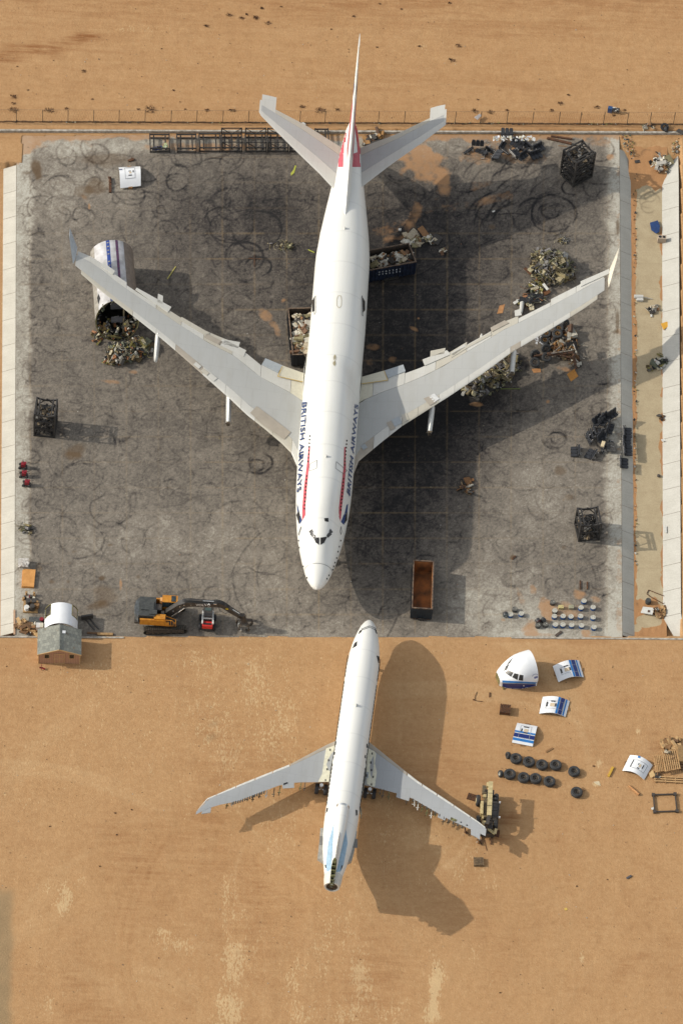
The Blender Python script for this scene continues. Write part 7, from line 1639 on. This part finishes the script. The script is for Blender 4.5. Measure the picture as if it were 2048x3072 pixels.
zq = lambda x, y: (1720 + x / 8.711, 1220 + y / 8.711)
for (x_, y_, rx, ry, rz, zz), lb in zip([(225, 1150, -80, 0, 90, .35), (610, 1280, -80, 0, 62, .35), (1140, 1430, -80, 0, -92, .35), (1230, 650, -75, 0, -90, .35), (1215, 900, -75, 0, -92, .35), (1240, 1120, -75, 0, -90, .35), (1000, 260, 10, 0, 40, .1), (790, 360, 10, 0, 50, .1), (640, 600, -100, 0, 100, .35), (980, 600, 0, 0, 75, .1), (780, 650, -170, 0, 95, .55), (480, 800, -100, 0, 110, .35), (1010, 980, -160, 0, 85, .55), (750, 850, 0, 0, 60, .1), (850, 450, -20, 0, 60, .3), (720, 480, -30, 0, 45, .3), (900, 760, -60, 0, 80, .3), (560, 700, -90, 0, 100, .3), (870, 1080, -120, 0, 70, .4)],
    ['lower left seat row of the right-hand seat group, lying with its backs to the left', 'tipped seat row at the bottom middle of the right-hand seat group', 'lowest seat row of the right-hand seat group, near the pad edge', 'top row of the seat column along the right side of the right-hand seat group', 'middle row of the seat column along the right side of the right-hand seat group', 'bottom row of the seat column along the right side of the right-hand seat group', 'upper right seat row of the right-hand seat group, standing', 'upper left seat row of the right-hand seat group, standing', 'seat row lying at the left flank of the right-hand seat group',
     'standing seat row in the centre of the right-hand seat group', 'upturned seat row showing its frame in the centre of the right-hand group', 'seat row at the far left of the right-hand group', 'upturned seat row with grey fabric low in the right-hand seat group', 'seat row behind the cream cushion in the right-hand seat group', 'seat row just below the upper right one in the right-hand seat group', 'seat row just below the upper left one in the right-hand seat group', 'seat row between centre and right column of the right-hand group', 'second seat row on the left flank of the right-hand group', 'seat row half under the charcoal fabric in the right-hand group']):
    q = P(*zq(x_, y_), .4); put_seat((q.x, q.y, zz), (R(rx), R(ry), R(rz)), lb)
s = MB(); s.box(P(*zq(765, 975), .8), (.4, .8, .2), rz=-.3); tag(s.build('cushion', mat('cushion_cream', obs(226, 206, 166), .8)), 'cream cushion lying on the right-hand seat group', 'cushion')
s = MB(); s.slab([P(*zq(a_, b_), .45) for a_, b_ in ((870, 900), (1080, 950), (1120, 1180), (860, 1160))], .12); tag(s.build('fabric_sheet', mat('fabric_charcoal', obs(84, 82, 78), .8, c2=obs(50, 48, 46), scale=5)), 'crumpled charcoal fabric low in the right-hand seat group', 'fabric')
hp = [(1412, 452), (1432, 440), (1450, 446), (1462, 425), (1478, 440), (1495, 424), (1505, 452), (1520, 412), (1538, 425), (1545, 450), (1560, 418), (1566, 470), (1580, 440), (1590, 424), (1604, 430), (1598, 450), (1475, 460), (1530, 462), (1448, 462)]
whr = ['leftmost end', 'left end, second', 'left part, low', 'left part, upper', 'left part, third', 'left middle, upper', 'left middle, low', 'top middle', 'middle', 'middle, low', 'right middle, top', 'lowest point', 'right part', 'right part, upper', 'rightmost end', 'right end, low', 'front edge, left', 'front edge, middle', 'far left front']
for (x_, y_), wh in zip(hp, whr):
    q = P(x_, y_, .5); put_seat((q.x, q.y, random.uniform(.15, .6)), (R(random.choice([-95, -80, -100, -165, 20, 85])), R(random.uniform(-15, 15)), R(random.uniform(0, 360))), 'black seat row in the seat heap by the north wall, at its ' + wh)
s = MB()
for k in range(60): s.cur = k % 2; q = P(1480 + random.uniform(0, 125), 412 + random.uniform(-4, 8), .7); s.box(q, (random.uniform(.1, .5), random.uniform(.1, .3), .06), rz=random.uniform(0, 3), rx=random.uniform(-1, 1))
tag(s.build('white_wrapping', [mat('wrap_pale', obs(226, 228, 230), .4), CREAM]), 'white wrapping strewn along the back of the seat heap by the north wall', 'wrapping')

# ================================================================ LOOSE THINGS
def flat(name, label, cat, q, m, t=.05, z=.03, tf=lambda x, y: (x, y), dz=None):
    s = MB(); s.slab([P(*tf(*p), z + (dz[i] if dz else 0)) for i, p in enumerate(q)], t); return tag(s.build(name, m), label, cat)
BR = mat('old_brown', obs(112, 72, 40), .85, c2=obs(66, 44, 28), scale=4); YL = mat('bar_yellow', obs(212, 168, 60), .6); TANB = mat('board_tan', obs(196, 144, 92), .8, c2=obs(170, 120, 74), scale=2)
s = MB(); c = P(329, 556); s.beam(c + Vector((0, 1.3, .12)), c + Vector((.1, -1.2, .12)), .32, .24); s.beam(c + Vector((-.2, 1.2, .3)), c + Vector((.15, .3, .3)), .15); tag(s.build('brown_beam', BR), 'dark brown beam lying left of the square white panel', 'beam')
s = MB(); s.box(P(392, 481) + Vector((0, 0, .1)), (.7, .3, .15), rz=.4); s.box(P(398, 478) + Vector((0, 0, .15)), (.4, .2, .12), rz=-.4); tag(s.build('brown_scrap', BR), 'brown scraps just above the square white panel', 'scrap')
plank('upper of the two long brown timbers by the north wall near the corner rack', (1640, 413), (1714, 430), .34, .16, .1, BR); plank('lower of the two long brown timbers by the north wall near the corner rack', (1652, 407), (1716, 416), .26, .14, .1, BR); plank('thin pale strip below the brown timbers near the corner rack', (1674, 436), (1700, 438), .1, .04, .02, WOOD[1])
flat('tan_board', 'small tan board with holes lying on the pad above the right wing', 'board', [(1498, 916), (1514, 912), (1507, 938), (1490, 941)], TANB)
flat('tan_board', 'tan cardboard sheet below the scrapped landing gear, right one', 'board', [(1700, 1122), (1722, 1106), (1734, 1128), (1712, 1144)], mat('cardboard', obs(196, 136, 62), .8)); flat('tan_board', 'tan board below the scrapped landing gear, left one', 'board', [(1594, 1106), (1620, 1104), (1622, 1116), (1600, 1118)], TANB)
flat('tan_board', 'small tan boards right of the cable heap', 'board', [(1712, 790), (1724, 792), (1725, 802), (1713, 803)], TANB); flat('tan_board', 'tan board at the lower right side of the cable heap', 'board', [(1700, 820), (1716, 822), (1712, 842), (1696, 838)], TANB)
flat('red_board', 'red-brown board sticking out of the cable heap on its left', 'board', [(1570, 804), (1576, 800), (1595, 816), (1590, 824)], BR, .1, .6)
flat('white_board', 'small white board among the scrap below the cable heap', 'board', [(1626, 852), (1632, 848), (1646, 866), (1640, 870)], WPALE, .08, .7); flat('white_board', 'white board at the left end of the scrap trail', 'board', [(1538, 906), (1556, 896), (1560, 902), (1543, 912)], WPALE, .08, .3)
s = MB(); s.tube(P(1566, 905, .3), P(1562, 938, .3), .3, .2, n=12); tag(s.build('grey_fairing', LGREY, None, True), 'grey pointed fairing leaning against the back of the right wing', 'fairing')
flat('lime_strap', 'lime green strap lying on the pad left of the tail', 'strap', [(884, 495), (889, 496), (882, 518), (873, 526), (872, 518), (880, 508)], mat('lime', obs(176, 180, 70), .7))
plank('yellow-green rod on the pad right of the left wing shadow', (527, 799), (502, 836), .12, .08, .04, mat('rod_yellow', obs(180, 170, 90), .7)); plank('green rod beside the dark scrap heap in front of the right wing', (1500, 1166), (1560, 1166), .1, .06, .04, mat('rod_green', obs(110, 120, 60), .7)); plank('short lime rod against the left side of the fuselage', (924, 748), (943, 757), .12, .06, .04, MATS['lime'])
s = MB(); s.beam(P(763, 762, .05), P(763, 800, .05), .12, .06); s.beam(P(745, 774, .06), P(782, 776, .06), .12, .06); tag(s.build('rusty_cross', RUSTY), 'rusty cross of thin steel lying inside a tyre mark circle left of the tail', 'steel cross')
flat('white_bit', 'small white cap on the pad right of the tail', 'cap', [(1195, 684), (1203, 684), (1203, 690), (1195, 690)], WPALE, .15, .15); flat('white_bit', 'tiny white strip on the dark pad near the right joint', 'strip', [(1476, 632), (1484, 630), (1484, 633), (1477, 636)], WPALE)
plank('left one of two short brown posts above the drums', (1740, 1742), (1740, 1768), .18, .12, .06, BR); plank('right one of two short brown posts above the drums', (1761, 1746), (1761, 1768), .16, .12, .06, BR); plank('dark plank lying diagonally by the kerb below the drums', (1666, 1908), (1684, 1895), .3, .12, .06, mat('plank_dark', obs(84, 72, 62), .8))
plank('small dark plank on the concrete between the nose and the drums', (1536, 1678), (1546, 1668), .2, .1, .05, BR)
# channel things
flat('blue_tarp', 'dark blue tarp lying in the drainage channel', 'tarp', [(1949, 667), (1972, 660), (1979, 676), (1977, 694), (1968, 699), (1953, 688)], mat('tarp_blue', obs(36, 72, 128), .6, c2=obs(28, 54, 100), scale=3), .1, HC + .25)
c = P(1983, 724, HC); r = thing('concrete_block', 'beige block with two round holes standing in the drainage channel below the blue tarp', 'block', c, R(-2)); s = MB(); s.box((0, 0, .5), (1.05, .6, .8)); s.build('body', mat('block_beige', obs(186, 168, 146), .8), r)
for q in (-.24, .24): s = MB(); s.lathe([(.19, .86), (.19, .92), (.15, .92), (.15, .905), (.001, .905)], 18, c=(q, .02, 0), cap=False); s.build('hole', DARK, r)
flat('orange_sheet', 'orange sheet crumpled on the foot of the far bank', 'sheet', [(1982, 970), (2000, 964), (2008, 975), (1990, 988)], mat('sheet_orange', obs(226, 168, 56), .7), .1, HC + .3)
flat('white_board', 'white board with a square hole lying at the bottom of the channel', 'board', [(1928, 1820), (1962, 1824), (1956, 1844), (1921, 1838)], WPALE, .08, HC + .35); flat('board_hole_patch', 'brown patch standing for the square hole of the white board in the channel', 'hole_patch', [(1943, 1830), (1949, 1831), (1948, 1837), (1942, 1836)], BR, .03, HC + .40)  # small brown patch stands in for the hole in the board
s = MB(); s.lathe([(.35, 0), (.35, .35), (.12, .36), (.12, .5), (.3, .52), (.3, .56), (.001, .56)], 20, c=tuple(P(1943, 1808, HC)), cap=False); tag(s.build('cable_reel', mat('reel_dark', obs(70, 70, 62), .7, c2=(.04, .04, .04)), None, True), 'dark cable reel standing above the white board in the channel', 'reel')
s = MB(); pts = [P(x_, y_, HC + .05) for x_, y_ in ((1940, 1780), (1945, 1770), (1995, 1790), (2002, 1800), (1990, 1812), (1950, 1790), (1940, 1782))]
for p, q in zip(pts[:-1], pts[1:]): s.tube(p, q, .05, n=6)
tag(s.build('bent_pipe', BR), 'thin bent brown pipe loop above the cable reel in the channel', 'pipe')
heap('scrap_pieces', 'straw-coloured cloth and scraps right of the white board in the channel', [(1975, 1838), (1995, 1818), (2002, 1822), (1996, 1850), (1978, 1858), (1965, 1848)], .4, 60, 'wood', size=(.12, .5), z0=HC)
heap('scrap_pieces', 'rusty machine block beside the white board in the channel', [(1958, 1828), (1972, 1826), (1974, 1842), (1962, 1844)], .5, 30, 'brown', size=(.15, .4), z0=HC)
c = P(1913, 894, HC); s = MB(); s.tube(c + Vector((-.5, 0, .3)), c + Vector((.6, 0, .3)), .25, n=12); s.box(c + Vector((.2, -.4, .2)), (.8, .4, .3)); s.tube(c + Vector((.6, 0, .3)), c + Vector((1.8, -.1, .05)), .04, n=6); tag(s.build('grey_pump', LGREY), 'grey pump-like part at the left side of the channel', 'pump')
plank('pale board lying in the channel below the grey pump', (1952, 918), (1953, 950), .22, .08, HC + .1, WPALE); plank('white strip on the foot of the far bank near the rack shadow', (1996, 1578), (1996, 1598), .25, .05, HC + .35, WPALE)
flat('white_rag', 'white rag on the foot of the far bank', 'rag', [(1982, 1318), (1990, 1316), (2000, 1322), (1986, 1324)], WPALE, .05, HC + .25)
s = MB(); s.lathe([(.1, 0), (.2, .05), (.2, .2), (.1, .25)], 12, c=tuple(P(1975, 1429, HC))); tag(s.build('dark_ball', MBK, None, True), 'small dark round object in the channel right of the lower seats', 'ball')
flat('dark_plate', 'dark plate in the sand at the top of the channel', 'plate', [(1902, 480), (1918, 478), (1920, 486), (1905, 488)], MBK, .05, -.4)
# fence side
c = P(1828, 334, .3); s = MB(); s.box(c + Vector((0, 0, .4)), (.55, .5, .8), rz=-.2); tag(s.build('blue_bin', mat('bin_blue', obs(44, 78, 124), .5)), 'blue bin standing on the sand north of the fence', 'bin'); s = MB(); c = P(1843, 333, .3)
for k in range(14): s.cur = k % 2; s.box(c + Vector((random.uniform(-.3, .4), random.uniform(-.3, .3), random.uniform(.1, .6))), (.4, .3, .1), rz=k, rx=k)
tag(s.build('white_bag', [WPALE, MBK]), 'white and black rubbish bag beside the blue bin', 'bag')
s = MB(); s.M = Matrix.Translation(P(1993, 380, .5)) @ Matrix.Rotation(.5, 4, 'X'); s.lathe([(.25, -.15), (.5, -.18), (.55, 0), (.5, .18), (.25, .15)], 20, cap=False); s.M = Matrix.Translation(P(1998, 388, .4)) @ Matrix.Rotation(1.2, 4, 'Y'); s.lathe([(.25, -.15), (.4, -.18), (.45, 0), (.4, .18), (.25, .15)], 20, cap=False); tag(s.build('old_tyres', RUB, None, True), 'two old black tyres against the fence at the upper right', 'tyres')
flat('dark_sheet', 'dark sheet lying on the wall at the upper right photo corner', 'sheet', [(2026, 392), (2036, 384), (2056, 396), (2050, 404)], MBK, .05, .5); flat('white_plastic', 'white plastic caught on the fence left of the tail', 'plastic', [(903, 367), (910, 365), (918, 371), (913, 375)], WPALE, .1, .5); flat('grey_plastic', 'grey plastic bag on the fence right of the tailplane', 'plastic', [(1422, 350), (1438, 340), (1445, 344), (1432, 358)], mat('plastic_grey', obs(176, 170, 166), .5), .1, .8)
# sand yard
zc2 = zc_
def crate(label, x_, y_, w, d, h, m, rz, open_=True, nm='wooden_crate', cat='crate'):
    r = thing(nm, label, cat, P(x_, y_), rz)
    for k in range(5): s = MB(); s.box(((k - 2) * w / 5, 0, h), (w / 5 * .8, d, .04)); s.build('slat', m, r)
    for sx in (-1, 1): s = MB(); s.box((sx * w * .45, 0, h / 2), (.08, d, h)); s.build('side', m, r); 
    for sy in (-1, 1): s = MB(); s.box((0, sy * d * .45, h / 2), (w * .8, .06, h * .6)); s.build('rail', m, r)
    return r
crate('brown wooden crate on the sand left of the middle skin panel', 1514, 2134, 1.25, 1.2, .55, BR, R(-6)); crate('small grey wooden crate on the sand below the forklift', 1435, 2589, 1.15, 1.05, .3, mat('grey_wood', obs(140, 116, 84), .8, c2=obs(90, 74, 54), scale=4), R(2)); crate('small square wooden tray beside the forklift rear wheel', 1414, 2393, 1.0, .85, .12, BR, R(-18))
flat('rusty_plate', 'dark rusty plate on the sand at the forklift carriage', 'plate', [(1486, 2490), (1499, 2492), (1496, 2513), (1480, 2508)], mat('plate_rust', obs(96, 58, 34), .8), .05, .1)
plank('yellow bar lying on the sand left of the plain white panel', (1838, 2302), (1824, 2330), .26, .16, .1, YL); s = MB(); s.tube(P(1886, 2358, .12), P(1916, 2384, .12), .12, .16, n=10); tag(s.build('cardboard_tube', TANB, None, True), 'tan tube lying on the sand between the white panel and the square frame', 'tube')
r = thing('square_steel_frame', 'empty square frame of dark steel lying on the sand at the right photo edge', 'steel frame', P(1992, 2409), R(0)); c0 = r.location
pts = [P(1959, 2385, .15) - c0, P(2024, 2383, .15) - c0, P(2030, 2434, .15) - c0, P(1963, 2436, .15) - c0]
for p, q in zip(pts, pts[1:] + pts[:1]): s = MB(); s.beam(p, q, .13); s.build('side', MATS['rusty_steel'] if 0 else mat('frame_dark', (.05, .04, .032), .7), r)
for p in pts: s = MB(); s.box(p, (.36, .36, .22)); s.build('corner_block', MATS['frame_dark'], r)
flat('white_bit', 'small white scrap at the left side of the square steel frame', 'scrap', [(1952, 2425), (1960, 2421), (1960, 2429), (1955, 2430)], WPALE, .05, .1)
def pallet(label, q, z, ns, m, rails=3):
    pts = [P(*p, z) for p in q]; c = sum(pts, Vector()) / 4; c.z = 0; r = thing('pallet', label, 'pallet', c, 0, 'wooden pallets at the right photo edge'); L = [p - c for p in pts]
    for k in range(ns): u = (k + .5) / ns; s = MB(); s.beam(L[0].lerp(L[1], u), L[3].lerp(L[2], u), (L[1] - L[0]).length / ns * .55, .04); s.build('slat', m, r)
    for k in range(rails): v = .04 + .92 * k / (rails - 1); s = MB(); s.beam(L[0].lerp(L[3], v) - Vector((0, 0, .08)), L[1].lerp(L[2], v) - Vector((0, 0, .08)), .1, .12); s.build('rail', m, r)
    for k in range(ns): u = (k + .5) / ns; s = MB(); s.beam(L[0].lerp(L[1], u) - Vector((0, 0, .14)), L[3].lerp(L[2], u) - Vector((0, 0, .14)), .1, .03); s.build('bottom_slat', m, r)
    return r
PLW = mat('pallet_wood', obs(206, 168, 116), .8, c2=obs(176, 136, 90), scale=4)
pallet('large wooden pallet on top of the pile at the right photo edge', [(1982, 2253), (2030, 2248), (2042, 2306), (1994, 2316)], .55, 8, PLW, 4); pallet('long wooden pallet under the pile at the right photo edge', [(1960, 2326), (1961, 2346), (2060, 2351), (2060, 2331)], .2, 3, PLW, 4); pallet('smaller wooden pallet on the left flank of the pile', [(1958, 2268), (1990, 2264), (1996, 2312), (1966, 2318)], .35, 6, PLW); pallet('darker pallet cut off by the right photo edge', [(2036, 2256), (2037, 2310), (2070, 2314), (2070, 2252)], .3, 7, mat('pallet_dark', obs(120, 90, 60), .8), 3)
flat('cardboard_box', 'flattened tan cardboard box between the white panel and the pallets', 'box', [(1946, 2322), (1956, 2310), (1965, 2326), (1952, 2335)], mat('card_pale', obs(222, 186, 130), .8), .06, .2)
heap('scrap_pieces', 'white plastic rags lying on the pallets', [(1988, 2258), (1998, 2250), (2004, 2262), (1992, 2266)], .7, 12, 'white', size=(.15, .45), z0=.3); heap('scrap_pieces', 'white plastic bag beside the lower pallet', [(1965, 2326), (1978, 2324), (1978, 2334), (1966, 2334)], .3, 12, 'white', size=(.2, .45))
plank('short wooden plank above the right end of the upper wheel row', (1637, 2256), (1658, 2245), .22, .08, .04, WOOD[1]); plank('short brown rod on the sand left of the wooden crate', (1469, 2078), (1468, 2092), .14, .1, .05, BR); plank('small dark bar on the sand at the far lower right', (1879, 2636), (1893, 2628), .22, .12, .06, mat('bar_slate', obs(86, 84, 86), .7))
s = MB(); pts = [P(x_, y_, .05) for x_, y_ in ((1430, 2076), (1424, 2090), (1424, 2102), (1436, 2104), (1448, 2105))]
for p, q in zip(pts[:-1], pts[1:]): s.tube(p, q, .03, n=5)
tag(s.build('bent_wire', BR), 'thin bent wire on the sand left of the cockpit section', 'wire')
s = MB(); pts = [P(1486, 2511), P(1462, 2556)]
s.tube(P(1452, 2520, .05), P(1460, 2553, .03), .03, n=5); s.tube(P(1394, 2484, .3), P(1396, 2500, .1), .09, n=6); tag(s.build('thin_rods', BR), 'thin rods and a stand beneath the small airliner right wingtip', 'rods')
heap('scrap_pieces', 'wood chips and blocks on the sand under the right wingtip of the small airliner', [(1376, 2500), (1400, 2498), (1440, 2520), (1436, 2530), (1398, 2512)], .08, 12, 'brown', size=(.1, .5))
flat('yellow_bit', 'small yellow scrap on the open sand at the lower right', 'scrap', [(1691, 2727), (1698, 2724), (1703, 2729), (1696, 2733)], mat('scrap_yellow', obs(220, 186, 90), .7), .03, .05)
flat('white_paper', 'pale triangular sheet of paper on the sand right of the wheels', 'paper', [(1779, 2346), (1796, 2344), (1801, 2358), (1788, 2354)], mat('paper_pale', obs(216, 198, 162), .8), .02, .04)

# ---------------------------------------------------------------- light, sky, camera
cam_d = bpy.data.cameras.new('camera'); cam = bpy.data.objects.new('camera', cam_d); col.objects.link(cam)
cam.matrix_world = Matrix(((CR.x, CU.x, -CF.x, CAM.x), (CR.y, CU.y, -CF.y, CAM.y), (CR.z, CU.z, -CF.z, CAM.z), (0, 0, 0, 1)))
cam_d.sensor_fit = 'HORIZONTAL'; cam_d.sensor_width = 36; cam_d.lens = FPX / 2048 * 36
cam_d.clip_start = 10; cam_d.clip_end = 9000
sc = bpy.context.scene; sc.camera = cam
w = bpy.data.worlds.new('World'); sc.world = w; w.use_nodes = True
sky = w.node_tree.nodes.new('ShaderNodeTexSky'); sky.sky_type = 'NISHITA'; sky.sun_disc = False
SUN_EL, SUN_AZ = R(30), R(-5.0)          # light travels toward azimuth -4 deg (right, a little down)
d = Vector((math.cos(SUN_AZ) * math.cos(SUN_EL), math.sin(SUN_AZ) * math.cos(SUN_EL), -math.sin(SUN_EL)))
sky.sun_elevation = SUN_EL; sky.sun_rotation = math.atan2(-d.x, -d.y)
sky.altitude = 800; sky.air_density = 1.3; sky.dust_density = 3.0
hs_ = w.node_tree.nodes.new('ShaderNodeHueSaturation'); hs_.inputs['Saturation'].default_value = .30   # thin high haze whitens the sky
w.node_tree.links.new(sky.outputs['Color'], hs_.inputs['Color']); w.node_tree.links.new(hs_.outputs['Color'], w.node_tree.nodes['Background'].inputs['Color'])
w.node_tree.nodes['Background'].inputs['Strength'].default_value = SKYS
sd = bpy.data.lights.new('sun', 'SUN'); sd.energy = SUNS; sd.angle = R(.55); sd.color = (1, .93, .82)
so = bpy.data.objects.new('sun', sd); col.objects.link(so); so.rotation_euler = d.to_track_quat('-Z', 'Y').to_euler()
sc.view_settings.view_transform = 'Standard'; sc.view_settings.look = 'None'; sc.view_settings.gamma = 1
sc.view_settings.exposure = EXPO
sc.cycles.max_bounces = 6; sc.cycles.transparent_max_bounces = 16
